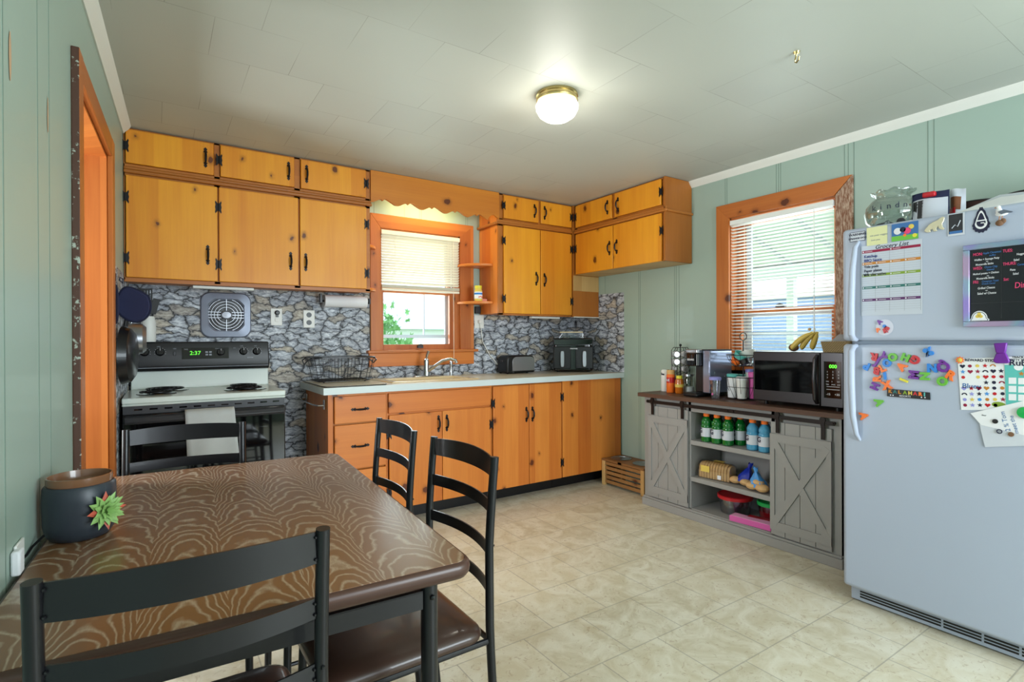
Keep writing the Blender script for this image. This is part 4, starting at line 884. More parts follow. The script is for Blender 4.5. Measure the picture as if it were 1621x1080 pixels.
for k in range(6): mb.box(-0.045+k*0.0135, -0.045+k*0.0135+0.0075, -0.002, 0.002, 0.185, 0.268)
mb.build('blade', M['black_plastic'], us, world=False)
us = thing('spatula', 'black solid spatula leaning right in the white jug', 'utensil', (-0.034, 3.79, 1.23))
mb = MB(); mb.tube([(0, 0, 0), (0.016, 0, 0.13)], 0.004, 8); mb.build('handle', M['black_plastic'], us, world=False)
mb = MB(); mb.prism([(-0.006, 0.125), (0.030, 0.125), (0.052, 0.215), (0.018, 0.222)], lambda u, v, w_: (u, w_, v), -0.003, 0.003); mb.build('blade', M['black_plastic'], us, world=False)

# ================================================================== DINING TABLE
TA = -math.radians(2.82)
tbt = thing('dining_table', 'dark limed-oak veneer dining table on black tubular legs', 'table', (0.1785, 1.590, 0), TA)
TW, TL, TZ = 0.795, 1.238, 0.745
mb = MB(); pts = [(u*1.0, v*1.0) for u, v in [(x*(TW-0.02), y*(TL-0.02)) for x, y in rsq(0.5, 0.035, 5)]]
mb.prism(pts, lambda u, v, w_: (u, v, w_), TZ-0.006, TZ); L(mb, 'tabletop', M['table'], tbt)
prof = [(0.0, TZ-0.0005), (0.006, TZ-0.002), (0.010, TZ-0.007), (0.0115, TZ-0.016), (0.010, TZ-0.026), (0.004, TZ-0.034), (-0.012, TZ-0.036)]
P2 = []
n = 6
for cx, cy, a0 in ((1, 1, 0), (-1, 1, 90), (-1, -1, 180), (1, -1, 270)):
    for k in range(n+1):
        a = math.radians(a0+90*k/n); P2.append((cx*(TW/2-0.04), cy*(TL/2-0.04), math.cos(a), math.sin(a)))
vs = []; N = len(P2)
for d, z in prof:
    for x, y, ca_, sa_ in P2: vs.append((x+ca_*(0.0285+d), y+sa_*(0.0285+d), z))
fs = [(i*N+k, i*N+(k+1) % N, (i+1)*N+(k+1) % N, (i+1)*N+k)[::-1] for i in range(len(prof)-1) for k in range(N)] + [tuple(range((len(prof)-1)*N, len(prof)*N))[::-1]]
mb = MB(); mb.add(vs, fs); L(mb, 'moulded_edge', M['table_edge'], tbt, ang=60)
for sx in (-1, 1):
    for sy in (-1, 1):
        mb = MB(); mb.tube([(sx*0.322, sy*0.548, TZ-0.036), (sx*0.322, sy*0.548, 0.012)], 0.0175, 18); lg = L(mb, 'leg', M['black_metal'], tbt)
        mb = MB(); mb.ball((sx*0.322, sy*0.548-0.0185, 0.665), 0.006, 8); mb.cyl((sx*0.322, sy*0.548, 0), 0.019, 0.0, 0.014, 16); mb.build('bolt_and_foot', M['black_plastic'], lg, world=False)
for sy in (-1, 1):
    mb = MB(); mb.box(-0.305, 0.305, sy*0.548-0.008, sy*0.548+0.004, 0.640, 0.677); mb.box(-0.305, 0.305, sy*0.548-0.008, sy*0.548+0.012, 0.675, 0.678); L(mb, 'apron_rail', M['black_metal'], tbt)
for sx in (-1, 1):
    mb = MB(); mb.box(sx*0.322-0.004, sx*0.322+0.004, -0.53, 0.53, 0.640, 0.677); L(mb, 'apron_rail', M['black_metal'], tbt)
# wax warmer with succulent ornament
wr = thing('wax_warmer', 'dark slate wax warmer with brown dish and green succulent ornament on the table', 'wax warmer', (-0.1505, 1.592, TZ+0.0005))
MB().lathe([(0.050, 0.0), (0.056, 0.003), (0.064, 0.016), (0.068, 0.035), (0.069, 0.09), (0.068, 0.118), (0.064, 0.124), (0.058, 0.124), (0.058, 0.05)], (0, 0, 0), 40).build('pot', M['warmer'], wr, world=False)
MB().lathe([(0.0, 0.116), (0.045, 0.116), (0.056, 0.124), (0.059, 0.142), (0.062, 0.142), (0.062, 0.127), (0.059, 0.120)][::-1], (0, 0, 0), 40).build('wax_dish', M['warm_dish'], wr, world=False)
su = MB(); cen = Vector((0.049, -0.056, 0.064)); nn = Vector((0.62, -0.78, 0.1)).normalized(); aa = nn.cross(Vector((0, 0, 1))).normalized(); bb = aa.cross(nn)
for ring, (cnt, r, tilt_) in enumerate(((12, 0.042, 0.25), (10, 0.033, 0.6), (8, 0.022, 1.0), (5, 0.012, 1.3))):
    for k in range(cnt):
        a = 2*PI*k/cnt+ring*0.4; d = aa*math.cos(a)+bb*math.sin(a); tip = cen+nn*(0.006+0.012*math.sin(tilt_)+ring*0.004)+d*r*1.05; sd = d.cross(nn)*(0.0085-ring*0.001); mid = cen+nn*(0.006+ring*0.004)+d*r*0.6
        b_ = cen+nn*(0.0+ring*0.003); su.add([b_, mid+sd, tip, mid-sd, mid+nn*0.004], [(0, 1, 4), (1, 2, 4), (2, 3, 4), (3, 0, 4)], 1 if ring == 0 and k % 3 == 0 else 0)
su.build('succulent', [plain('succulent_green', (150, 190, 110), 0.5, var=0.4, scale=60), plain('succulent_red', (196, 92, 70), 0.5)], wr, world=False)
MB().tube([(-0.060, -0.035, 0.022), (-0.075, -0.065, 0.010), (-0.078, -0.105, 0.006), (-0.092, -0.19, 0.0045), (-0.098, -0.24, 0.03)], 0.0028, 6).build('power_cord', M['black_plastic'], wr, world=False)
ol = thing('wall_outlet', 'white plug-in block on the green wall just above the table', 'outlet', LW(1.41, 0.001, 0.79))
mb = MB(); lbox(mb, 1.395, 1.455, 0.001, 0.006, 0.748, 0.800); mb.build('cover_plate', M['white_plastic'], ol, bevel=0.002)
mb = MB(); lbox(mb, 1.372, 1.405, 0.001, 0.016, 0.748, 0.795); mb.build('adapter', M['paper'], ol, bevel=0.004)

# ================================================================== CHAIRS
# local: back posts on y=0, seat towards +y
def lean(z):
    P = [(0, -0.034), (0.2, -0.014), (0.345, -0.004), (0.45, 0), (0.656, 0.001), (0.75, -0.005), (0.85, -0.013), (0.888, -0.017)]
    for (a, b), (c_, d) in zip(P, P[1:]):
        if a <= z <= c_: return b+(d-b)*(z-a)/(c_-a)
    return P[-1][1]
def make_chair(label):
    t_ = thing('dining_chair', label, 'chair')
    hw = 0.181
    for sx in (-1, 1):
        pth = [(sx*hw, lean(z), z) for z in (0.012, 0.1, 0.2, 0.3, 0.38, 0.45, 0.55, 0.656, 0.72, 0.80, 0.888)]
        mb = MB(); mb.tube(pth, 0.0115, 14); mb.ball((sx*(hw+0.0), -0.0115, 0.655), 0.004, 6); p_ = L(mb, 'back_post', M['black_metal'], t_)
        mb = MB(); mb.tube([(sx*hw*0.97, 0.385, 0.410), (sx*hw*1.0, 0.39, 0.25), (sx*hw*1.02, 0.395, 0.012)], 0.0115, 14); L(mb, 'front_leg', M['black_metal'], t_)
        mb = MB(); mb.tube([(sx*hw, -0.008, 0.22), (sx*hw, 0.388, 0.22)], 0.006, 8); L(mb, 'side_stretcher', M['black_metal'], t_)
    for z0, z1 in ((0.832, 0.884), (0.738, 0.772), (0.628, 0.660), (0.526, 0.558)):
        n = 14; mb = MB(); vs = []; zm = (z0+z1)/2
        for i in range(n+1):
            u = -1+2*i/n; bow = -0.030*(1-u*u)
            for dy, z in ((-0.002, z0), (0.002, z0), (0.002, z1), (-0.002, z1)):
                cz = z + (0.006*(1-u*u) if z0 > 0.8 and z == z1 else 0)
                vs.append((u*(hw-0.006), lean(zm)+bow+dy, cz))
        fs = [(4*i+k, 4*i+(k+1) % 4, 4*i+4+(k+1) % 4, 4*i+4+k)[::-1] for i in range(n) for k in range(4)]
        mb.add(vs, fs)
        for sx in (-1, 1):
            for z in (z0+0.008, z1-0.008): mb.ball((sx*(hw-0.012), lean(zm)-0.006, z), 0.003, 6)
        L(mb, 'back_slat', M['black_metal'], t_)
    # seat frame and cushion
    mb = MB(); pth = [(-hw, 0.0, 0.408), (-hw, 0.39, 0.408), (hw, 0.39, 0.408), (hw, 0.0, 0.408)]
    mb.tube(pth, 0.009, 8, True); L(mb, 'seat_frame', M['black_metal'], t_)
    base = [(x, y) for x, y in rsq(0.5, 0.12, 6)]
    n_ = len(base); rings = [(0.90, 0.412), (0.985, 0.421), (1.0, 0.432), (0.975, 0.444), (0.90, 0.453), (0.70, 0.459), (0.35, 0.461)]
    vs = [(x*0.392*s_, 0.222+y*0.415*s_, z) for s_, z in rings for x, y in base]
    fs = [(i*n_+k, i*n_+(k+1) % n_, (i+1)*n_+(k+1) % n_, (i+1)*n_+k) for i in range(len(rings)-1) for k in range(n_)] + [tuple(range(n_))[::-1], tuple((len(rings)-1)*n_+k for k in range(n_))]
    mb = MB(); mb.add(vs, fs); L(mb, 'seat_cushion', M['vinyl'], t_, ang=70)
    return t_
ch = make_chair('black metal ladder-back chair nearest the camera at the near end of the table'); place(ch, (0.046, 0.925, 0), math.radians(-1.5))
ch['group'] = 'dining chairs around the table'
dup(ch, (0.088, 2.262, 0), math.radians(180-4.6), 'black metal ladder-back chair between the far table end and the range')
dup(ch, (0.7165, 1.880, 0), math.radians(90-1.2), 'far one of two black chairs on the long right side of the table')
dup(ch, (0.723, 1.378, 0), math.radians(90+0.5), 'near one of two black chairs on the long right side of the table')

# ================================================================== PET FEEDER
pf = thing('pet_feeder', 'low slatted wooden stand holding two steel pet bowls', 'pet feeder', (3.17, 3.07, 0))
fx0, fx1, fy0, fy1, fz = 3.06, 3.295, 2.80, 3.258, 0.215
def holed(mb, x0, x1, y0, y1, cx, cy, r, z0, z1, n=32):
    vs = []; fs = []
    for k in range(n):
        a = 2*PI*k/n; c, s = math.cos(a), math.sin(a)
        t1 = min(((x1 if c > 0 else x0)-cx)/c if abs(c) > 1e-6 else 1e9, ((y1 if s > 0 else y0)-cy)/s if abs(s) > 1e-6 else 1e9)
        for q in (r, t1):
            for z in (z0, z1): vs.append((cx+c*q, cy+s*q, z))
    for k in range(n):
        a = 4*k; b = 4*((k+1) % n); fs += [(a+1, a+3, b+3, b+1), (a, b, b+2, a+2), (a, a+1, b+1, b), (a+2, b+2, b+3, a+3)]
    b0 = len(vs)
    for x, y in ((x0, y0), (x1, y0), (x1, y1), (x0, y1)):
        best = sorted(range(n), key=lambda k: (vs[4*k+2][0]-x)**2+(vs[4*k+2][1]-y)**2)[:2]; k = len(vs)
        vs += [(x, y, z0), (x, y, z1)]; a_, b_ = sorted(best); 
        if b_-a_ > 2: a_, b_ = b_, a_
        fs += [(4*a_+3, k+1, 4*b_+3), (4*a_+2, 4*b_+2, k), (4*a_+2, k, k+1, 4*a_+3), (k, 4*b_+2, 4*b_+3, k+1)]
    mb.add(vs, fs)
mb = MB(); holed(mb, fx0, fx1, 3.035, fy1, 3.18, 3.155, 0.076, fz-0.016, fz); holed(mb, fx0, fx1, fy0, 3.035, 3.18, 2.915, 0.076, fz-0.016, fz); mb.build('top_board', M['feeder'], pf)
for (a, b) in ((fx0, fy0), (fx0, fy1-0.035), (fx1-0.03, fy0), (fx1-0.03, fy1-0.035)): MB().box(a, a+0.03, b, b+0.035, 0, fz-0.016).build('corner_post', M['pine_pale'], pf, bevel=0.003)
mb = MB()
for k in range(5): z = 0.020+k*0.037; mb.box(fx0+0.006, fx0+0.016, fy0+0.035, fy1-0.035, z, z+0.026); mb.box(fx0+0.03, fx1-0.03, fy1-0.016, fy1-0.006, z, z+0.026); mb.box(fx0+0.03, fx1-0.03, fy0+0.006, fy0+0.016, z, z+0.026)
mb.build('side_slats', M['feeder'], pf, bevel=0.002)
for i, y in enumerate((3.155, 2.915)):
    t_ = thing('pet_bowl', ('shiny steel pet bowl in the feeder end nearest the cabinets', 'shiny steel pet bowl in the feeder end half hidden by the sideboard')[i], 'bowl', (3.18, y, fz), group='steel pet bowls')
    MB().lathe([(0.078, 0.0005), (0.084, 0.004), (0.080, 0.006), (0.070, 0.003), (0.060, -0.030), (0.048, -0.040), (0, -0.041)][::-1], (0, 0, 0), 32).build('bowl', M['steel'], t_, world=False)

# ================================================================== SIDEBOARD
sb = thing('sideboard', 'grey sideboard with two sliding barn doors and dark plank top', 'sideboard', (3.11, 2.02, 0))
YA, YB, XF, XB = 1.352, 2.692, 2.957, 3.285
MB().box(2.912, 3.300, 1.322, 2.722, 0.783, 0.810).build('top', M['walnut_top'], sb, bevel=0.002)
mb = MB(); mb.box(2.935, XB, YA-0.012, YB+0.012, 0.0, 0.052); mb.box(2.942, XB, YA-0.006, YB+0.006, 0.052, 0.066); mb.build('plinth', M['grey_paint'], sb, bevel=0.003)
mb = MB(); 
for y0, y1 in ((YA, YA+0.022), (YB-0.022, YB), (2.290, 2.310), (1.712, 1.732)): mb.box(XF, XB, y0, y1, 0.066, 0.783)
mb.box(XB-0.006, XB, YA, YB, 0.066, 0.783); mb.box(XF, XF+0.02, YA, YB, 0.715, 0.783); mb.box(XF, XB, YA, YB, 0.066, 0.072); mb.box(XF-0.002, XF+0.02, YA, YA+0.075, 0.066, 0.783); mb.box(XF-0.002, XF+0.02, YB-0.075, YB, 0.066, 0.783)
mb.build('carcass', M['grey_paint'], sb)
for z in (0.526, 0.284):
    MB().box(XF-0.008, XB-0.006, 1.732, 2.290, z-0.030, z).build('shelf', M['grey_paint'], sb, bevel=0.002)
MB().box(XF+0.012, XB-0.006, YA+0.022, 1.712, 0.40, 0.42).build('shelf', M['grey_paint'], sb)
mb = MB(); mb.box(2.926, 2.932, 1.372, 2.650, 0.742, 0.764)
for y in (1.385, 1.96, 2.00, 2.64): mb.tube([(2.957, y, 0.753), (2.920, y, 0.753)], 0.007, 10)
mb.build('sliding_rail', M['bronze'], sb, bevel=0.001)
def barn(y0, y1, hy):
    z0, z1 = 0.075, 0.722
    mb = MB(); k = 4; wdt = (y1-y0)/k
    for i in range(k): mb.box(2.940, 2.950, y0+i*wdt+0.0012, y0+(i+1)*wdt-0.0012, z0, z1)
    mb.box(2.945, 2.952, y0+0.001, y1-0.001, z0+0.001, z1-0.001)
    d = mb.build('barn_door', M['grey_paint'], sb, bevel=0.0012)
    bw = 0.048; zt, zb = 0.655, 0.105
    def bx(a0, a1, q0, q1): return MB().box(2.933, 2.940, a0, a1, q0, q1)
    mb = MB(); mb.box(2.932, 2.940, y0, y1, zt-bw, zt); mb.box(2.932, 2.940, y0, y1, zb, zb+bw)
    mb.box(2.9322, 2.940, y0, y0+0.026, zb, zt); mb.box(2.9322, 2.940, y1-0.026, y1, zb, zt)
    ya, yb_, za, zb2 = y0+0.020, y1-0.020, zb+bw-0.012, zt-bw+0.012; hw_ = 0.019
    for (p, q) in (((ya, za), (yb_, zb2)), ((ya, zb2), (yb_, za))):
        dx, dz = q[0]-p[0], q[1]-p[1]; l = math.hypot(dx, dz); nx_, nz_ = -dz/l*hw_, dx/l*hw_
        pl = [(p[0]+nx_, p[1]+nz_), (p[0]-nx_, p[1]-nz_), (q[0]-nx_, q[1]-nz_), (q[0]+nx_, q[1]+nz_)]
        mb.prism(pl, lambda u, v, w_: (w_, u, v), 2.9315 if za == p[1] else 2.9308, 2.940)
    mb.build('cross_bracing', M['grey_paint'], d)
    for y in hy:
        mb = MB(); mb.box(2.926, 2.9315, y-0.010, y+0.010, 0.662, 0.745); mb.lathe([(0.015, -0.004), (0.015, 0.004)], (2.929-0.004, y, 0.768), 16, 'x'); mb.box(2.9205, 2.926, y-0.010, y+0.010, 0.735, 0.78)
        mb.build('hanger', M['bronze'], d)
barn(2.303, 2.640, (2.597, 2.340)); barn(1.393, 1.728, (1.680, 1.432))
# bottles
def sports_bottle(mat, label, group):
    t_ = thing('sports_drink_bottle', label, 'bottle', group=group)
    MB().lathe([(0.030, 0), (0.0345, 0.004), (0.0355, 0.02), (0.0345, 0.03), (0.0345, 0.095), (0.0355, 0.103), (0.031, 0.112), (0.0345, 0.122), (0.033, 0.135), (0.020, 0.155), (0.0145, 0.162), (0.0145, 0.166)], (0, 0, 0), 20).build('bottle', mat, t_, world=False)
    MB().lathe([(0.019, 0.164), (0.0195, 0.166), (0.0195, 0.183), (0.017, 0.186), (0, 0.186)], (0, 0, 0), 18).build('cap', M['orange'], t_, world=False)
    lb = MB().lathe([(0.0352, 0.034), (0.0352, 0.092)], (0, 0, 0), 20).build('label', M['paper_grey'], t_, world=False)
    mb = MB(); mb.text('G', (-0.0362, 0.003, 0.072), (0, -1, 0), (0, 0, 1), 0.044, 0.0005, align='CENTER', offset=0.001); mb.build('letter', M['ink'], t_, world=False)
    return t_
gb = sports_bottle(M['green_drink'], 'green drink bottle at the left front of the top shelf pack', 'green sports drinks on the top shelf')
place(gb, (2.998, 2.200, 0.5265), -0.5)
dup(gb, (2.998, 2.122, 0.5265), -0.35, 'green drink bottle in the middle of the front row on the top shelf')
dup(gb, (2.998, 2.042, 0.5265), -0.55, 'green drink bottle at the right of the green front row on the top shelf')
dup(gb, (3.07, 2.247, 0.5265), -0.4, 'green drink bottle standing behind at the far left of the top shelf')
dup(gb, (3.07, 2.165, 0.5265), -0.2, 'green drink bottle in the second row behind the two left front ones')
dup(gb, (3.07, 2.083, 0.5265), -0.3, 'green drink bottle in the second row behind the two right front ones')
dup(gb, (3.07, 2.003, 0.5265), -0.7, 'green drink bottle in the second row nearest the blue bottles')
bb_ = sports_bottle(M['blue_drink'], 'light blue drink bottle left of its twin on the top shelf', 'blue sports drinks on the top shelf')
place(bb_, (2.998, 1.875, 0.5265), -0.4)
dup(bb_, (2.998, 1.798, 0.5265), -0.4, 'light blue drink bottle right of its twin beside the barn door')
dup(bb_, (3.07, 1.838, 0.5265), -0.4, 'light blue drink bottle behind the two blue front ones')
# bread loaf
br_ = thing('bread_loaf', 'sliced bread loaf in clear wrapping on the middle shelf', 'bread', (3.04, 2.150, 0.2845), 0.12)
prof = [(math.cos(a)*0.052*(1 if abs(math.cos(a)) < 0.9 else 0.95), 0.058+math.sin(a)*0.050) for a in [k*PI/8 for k in range(9)]] + [(-0.050, 0.045), (-0.048, 0.004), (0.048, 0.004), (0.050, 0.045)]
mb = MB()
for k in range(11):
    y0 = -0.105+k*0.0192; sc = 1.0 if 0 < k < 10 else 0.94
    mb.prism([(u*sc, v*sc) for u, v in prof], lambda u, v, w_: (u, w_, v), y0, y0+0.0165)
mb.build('slices', M['bread'], br_, world=False, bevel=0.002)
mb = MB(); pr2 = [(u*1.06, v*1.05-0.002) for u, v in prof]; 
N = len(pr2); ys = [-0.112, -0.108, 0.0, 0.108, 0.12, 0.14]; sc = [0.8, 1.0, 1.0, 1.0, 0.7, 0.35]
vs = [(u*s_, y, (v-0.05)*s_+0.05 if s_ < 0.9 else v) for y, s_ in zip(ys, sc) for u, v in pr2]
mb.add(vs, [(i*N+k, i*N+(k+1) % N, (i+1)*N+(k+1) % N, (i+1)*N+k)[::-1] for i in range(5) for k in range(N)] + [tuple(range(N))]); mb.build('wrapping', M['clear_plastic'], br_, world=False)
mb = MB(); mb.add([(-0.056, y, z) for y, z in ((0.085, 0.045), (0.025, 0.045), (0.025, 0.085), (0.085, 0.085))], [(0, 1, 2, 3)]); mb.add([(-0.02, -0.05, 0.116), (0.02, -0.05, 0.116), (0.02, 0.02, 0.116), (-0.02, 0.02, 0.116)], [(0, 1, 2, 3)]); mb.build('label', M['tan'], br_, world=False)
mb = MB(); mb.text('BREAD' if False else 'WHEAT', (-0.0565, 0.072, 0.062), (0, -1, 0), (0, 0, 1), 0.012, 0.0003); mb = MB(); mb.add([(-0.0565, y, z) for y, z in ((-0.03, 0.012), (-0.055, 0.012), (-0.055, 0.038), (-0.03, 0.038))], [(0, 1, 2, 3)]); mb.build('barcode_patch', M['paper'], br_, world=False)
def bag(label, loc, rz, colmat, buns, lean_):
    t_ = thing('bag_of_rolls', label, 'bag of bread', loc, rz)
    mb = MB()
    for x, y, z, r in buns: mb.ball((x, y, z+0.004), r, 12, (1.0, 1.1, 0.62))
    mb.build('rolls', M['bun'], t_, world=False)
    mb = MB(); P = [(0, 0, 0.028, 0.05), (lean_[0]*0.3, lean_[1]*0.3, 0.06, 0.044), (lean_[0]*0.6, lean_[1]*0.6, 0.09, 0.022), (lean_[0]*0.8, lean_[1]*0.8, 0.108, 0.009), (lean_[0], lean_[1], 0.135, 0.014)]
    n = 18; vs = []
    for i, (x, y, z, r) in enumerate(P):
        for k in range(n): a = 2*PI*k/n; rr = r*(1+0.12*math.sin(a*5+i)); vs.append((x+rr*math.cos(a), y+rr*math.sin(a), z+0.006*math.sin(3*a+i)))
    mb.add(vs, [(i*n+k, i*n+(k+1) % n, (i+1)*n+(k+1) % n, (i+1)*n+k) for i in range(len(P)-1) for k in range(n)]); mb.build('plastic_bag', colmat, t_, world=False)
bag('flat bag of rolls with royal blue plastic on the middle shelf', (3.05, 1.965, 0.2845), 0.2, M['royal'], [(-0.02, 0.045, 0.024, 0.036), (-0.03, -0.02, 0.022, 0.034)], (0.03, -0.03))
bag('bag of rolls with twisted light blue top beside the barn door', (3.0, 1.835, 0.2845), 0.0, M['skyblue'], [(-0.02, 0.03, 0.026, 0.038), (-0.025, -0.035, 0.025, 0.038), (0.03, 0.0, 0.026, 0.038), (-0.01, 0.0, 0.05, 0.034)], (0.01, 0.03))
def tub(name, label, loc, r, h, lid):
    t_ = thing(name, label, 'container', loc)
    MB().lathe([(r*0.80, 0.0), (r*0.84, 0.004), (r*0.97, h), (r*0.95, h), (r*0.82, 0.006), (0, 0.006)], (0, 0, 0), 36).build('bowl', M['clear_plastic'], t_, world=False)
    MB().lathe([(r*1.0, h-0.012), (r*1.03, h-0.01), (r*1.03, h+0.008), (r*0.98, h+0.012), (r*0.93, h+0.006), (0, h+0.006)], (0, 0, 0), 36).build('lid', M[lid], t_, world=False)
    MB().lathe([(r*0.78, 0.008), (r*0.86, h*0.55), (0, h*0.6)], (0, 0, 0), 28).build('contents', M['clear_plastic'] if lid == 'red' else M['red'], t_, world=False)
tub('food_container', 'clear round tub with red lid on the bottom shelf', (3.12, 2.075, 0.0725), 0.105, 0.105, 'red')
tub('food_container', 'clear round tub with green lid behind the boxes on the bottom shelf', (3.165, 1.858, 0.0725), 0.078, 0.105, 'emerald')
bx_ = thing('pink_box', 'long flat pink box lying along the front of the bottom shelf', 'box', (2.995, 1.875, 0.0725), 0.10)
mb = MB(); mb.box(-0.035, 0.035, -0.125, 0.130, 0, 0.034); mb.build('box_body', M['pink'], bx_, world=False, bevel=0.002); mb = MB(); mb.box(-0.033, 0.033, -0.12, 0.125, 0.034, 0.0355); mb.build('top_panel', plain('pale_pink', (240, 170, 214), 0.5), bx_, world=False)
bx_ = thing('red_box', 'dark red food box lying behind the pink box', 'box', (3.048, 1.842, 0.1085), 0.20)
mb = MB(); mb.box(-0.022, 0.022, -0.085, 0.085, -0.036, 0.0); mb.build('box_body', plain('crimson_card', (160, 22, 40), 0.4), bx_, world=False, bevel=0.002)
mb = MB(); mb.box(-0.0226, -0.022, 0.020, 0.055, -0.024, -0.012); 
for q in (-0.010, -0.018, -0.026): mb.box(-0.0226, -0.022, -0.06, 0.008, q-0.002, q)
mb.build('box_lettering', M['white_ink'], bx_, world=False)

# ------------------------------------------------------------------ on top of the sideboard
ZT = 0.8105
def jar(name, label, cat, loc, parts, rz=0):
    t_ = thing(name, label, cat, loc, rz)
    for nm, prof_, mt in parts: MB().lathe(prof_, (0, 0, 0), 22).build(nm, M[mt], t_, world=False)
    return t_
j = jar('white_shaker', 'white seasoning canister at the far left of the sideboard top', 'canister', (3.15, 2.668, ZT), [('canister', [(0.029, 0), (0.0305, 0.003), (0.0305, 0.150), (0.027, 0.156)], 'white_plastic'), ('lid', [(0.026, 0.156), (0.026, 0.163), (0, 0.164)], 'white')])
MB().text('Sea Salt'[:3], (-0.0315, 0.014, 0.128), (0, -1, 0), (0, 0, 1), 0.022, 0.0003, offset=0.0008).build('printing', M['ink'], j, world=False)
j = jar('spice_bottle', 'spice bottle with red label beside the white canister', 'bottle', (3.11, 2.585, ZT), [('bottle', [(0.028, 0), (0.030, 0.003), (0.030, 0.125), (0.026, 0.132)], 'orange'), ('cap', [(0.027, 0.132), (0.0275, 0.162), (0, 0.163)], 'bread'), ('label', [(0.0304, 0.070), (0.0304, 0.110)], 'red')])
MB().text('US', (-0.031, 0.012, 0.089), (0, -1, 0), (0, 0, 1), 0.022, 0.0003, offset=0.0008).build('printing', M['white_ink'], j, world=False)
j = jar('honey_bottle', 'amber honey bottle with yellow cap left of the coffee maker', 'bottle', (3.10, 2.500, ZT), [('bottle', [(0.026, 0), (0.030, 0.006), (0.029, 0.05), (0.031, 0.075), (0.026, 0.10), (0.018, 0.106)], 'honey'), ('cap', [(0.022, 0.106), (0.022, 0.126), (0, 0.127)], 'yellow'), ('label', [(0.0305, 0.045), (0.0305, 0.066)], 'tan')])
j = jar('sugar_jar', 'clear glass jar with white contents behind the coffee maker base', 'jar', (3.18, 2.480, ZT), [('jar', [(0.038, 0), (0.040, 0.004), (0.040, 0.10), (0.034, 0.12)], 'jar_glass'), ('contents', [(0.037, 0.003), (0.038, 0.045), (0, 0.05)], 'paper'), ('lid', [(0.036, 0.12), (0.036, 0.135), (0, 0.137)], 'steel')])
# pod carousel
pc = thing('pod_carousel', 'black wire carousel of coffee pods behind the spice bottles', 'pod holder', (3.225, 2.590, ZT))
mb = MB(); mb.cyl((0, 0, 0), 0.075, 0, 0.006, 28); mb.tube([(0, 0, 0), (0, 0, 0.335)], 0.004, 8); mb.ball((0, 0, 0.342), 0.010, 10)
for k in range(6):
    a = k*PI/3+0.3; d = Vector((math.cos(a), math.sin(a), 0)); s_ = Vector((-math.sin(a), math.cos(a), 0)); pth = [d*0.004+Vector((0, 0, 0.325)), d*0.05+Vector((0, 0, 0.325)), d*0.066+Vector((0, 0, 0.30))]
    for q in range(6): pth += [d*(0.066 if q % 2 else 0.058)+s_*(0.0)+Vector((0, 0, 0.29-q*0.05))]
    mb.tube(pth, 0.0022, 6)
    for q in range(5):
        cz = 0.275-q*0.055; mb.tube([d*0.064+s_*(0.024*math.cos(b))+Vector((0, 0, cz+0.024*math.sin(b))) for b in [2*PI*u/14 for u in range(14)]], 0.0018, 5, True)
mb.build('wire_frame', M['black_metal'], pc, world=False)
pod = None
for k in range(6):
    for q in range(3 if k % 2 == 0 else 2):
        a = k*PI/3+0.3; d = Vector((math.cos(a), math.sin(a), 0)); cz = 0.275-q*0.055
        if pod is None:
            pod = thing('coffee_pod', 'white foil coffee pod seated in the black wire carousel', 'coffee pod', group='coffee pods in the carousel')
            MB().lathe([(0.0215, 0.006), (0.0225, 0.004), (0.0215, 0.002), (0.016, -0.030), (0, -0.031)][::-1], (0, 0, 0), 16, 'x').build('cup', M['paper'], pod, world=False)
            MB().lathe([(0.0, 0.0072), (0.0195, 0.0068)], (0, 0, 0), 16, 'x').build('foil_lid', M['steel'], pod, world=False)
            o = pod
        else: o = dup(pod, (0, 0, 0))
        place(o, (3.225+d.x*0.060, 2.590+d.y*0.060, ZT+cz), a)
# coffee maker
cf = thing('coffee_maker', 'black and grey single-serve coffee maker with glossy water tank', 'coffee maker', (3.11, 2.30, ZT), -0.10)
mb = MB(); mb.box(-0.135, 0.13, -0.062, 0.062, 0, 0.024); L(mb, 'base', M['black_plastic'], cf, bevel=0.008)
mb = MB(); mb.box(-0.125, -0.065, -0.045, 0.045, 0.024, 0.028); L(mb, 'drip_tray', M['dark_grey'], cf)
mb = MB(); mb.box(-0.02, 0.125, -0.058, 0.058, 0.024, 0.225); L(mb, 'column', M['black_plastic'], cf, bevel=0.006)
mb = MB(); mb.prism([(u*0.15-0.045, v*0.118) for u, v in rsq(0.5, 0.16, 5)], lambda u, v, w_: (u, v, w_), 0.205, 0.292); L(mb, 'brew_head', M['black_gloss'], cf, bevel=0.006)
mb = MB(); mb.prism([(u*0.155-0.045, v*0.122) for u, v in rsq(0.5, 0.16, 5)], lambda u, v, w_: (u, v, w_), 0.292, 0.318); L(mb, 'lid', M['steel'], cf, bevel=0.005)
mb = MB(); mb.text('KEURIG', (-0.1208, 0.036, 0.248), (0, -1, 0), (0, 0, 1), 0.017, 0.0004, offset=0.0005); L(mb, 'lettering', M['white_ink'], cf)
mb = MB(); mb.box(-0.085, 0.125, -0.125, -0.064, 0.030, 0.312); L(mb, 'water_tank', plain('silver_panel', (150, 156, 180), 0.12, 0.55), cf, bevel=0.006)
mb = MB(); mb.box(-0.088, 0.128, -0.127, -0.062, 0.3125, 0.318); L(mb, 'tank_lid', M['dark_grey'], cf, bevel=0.002)
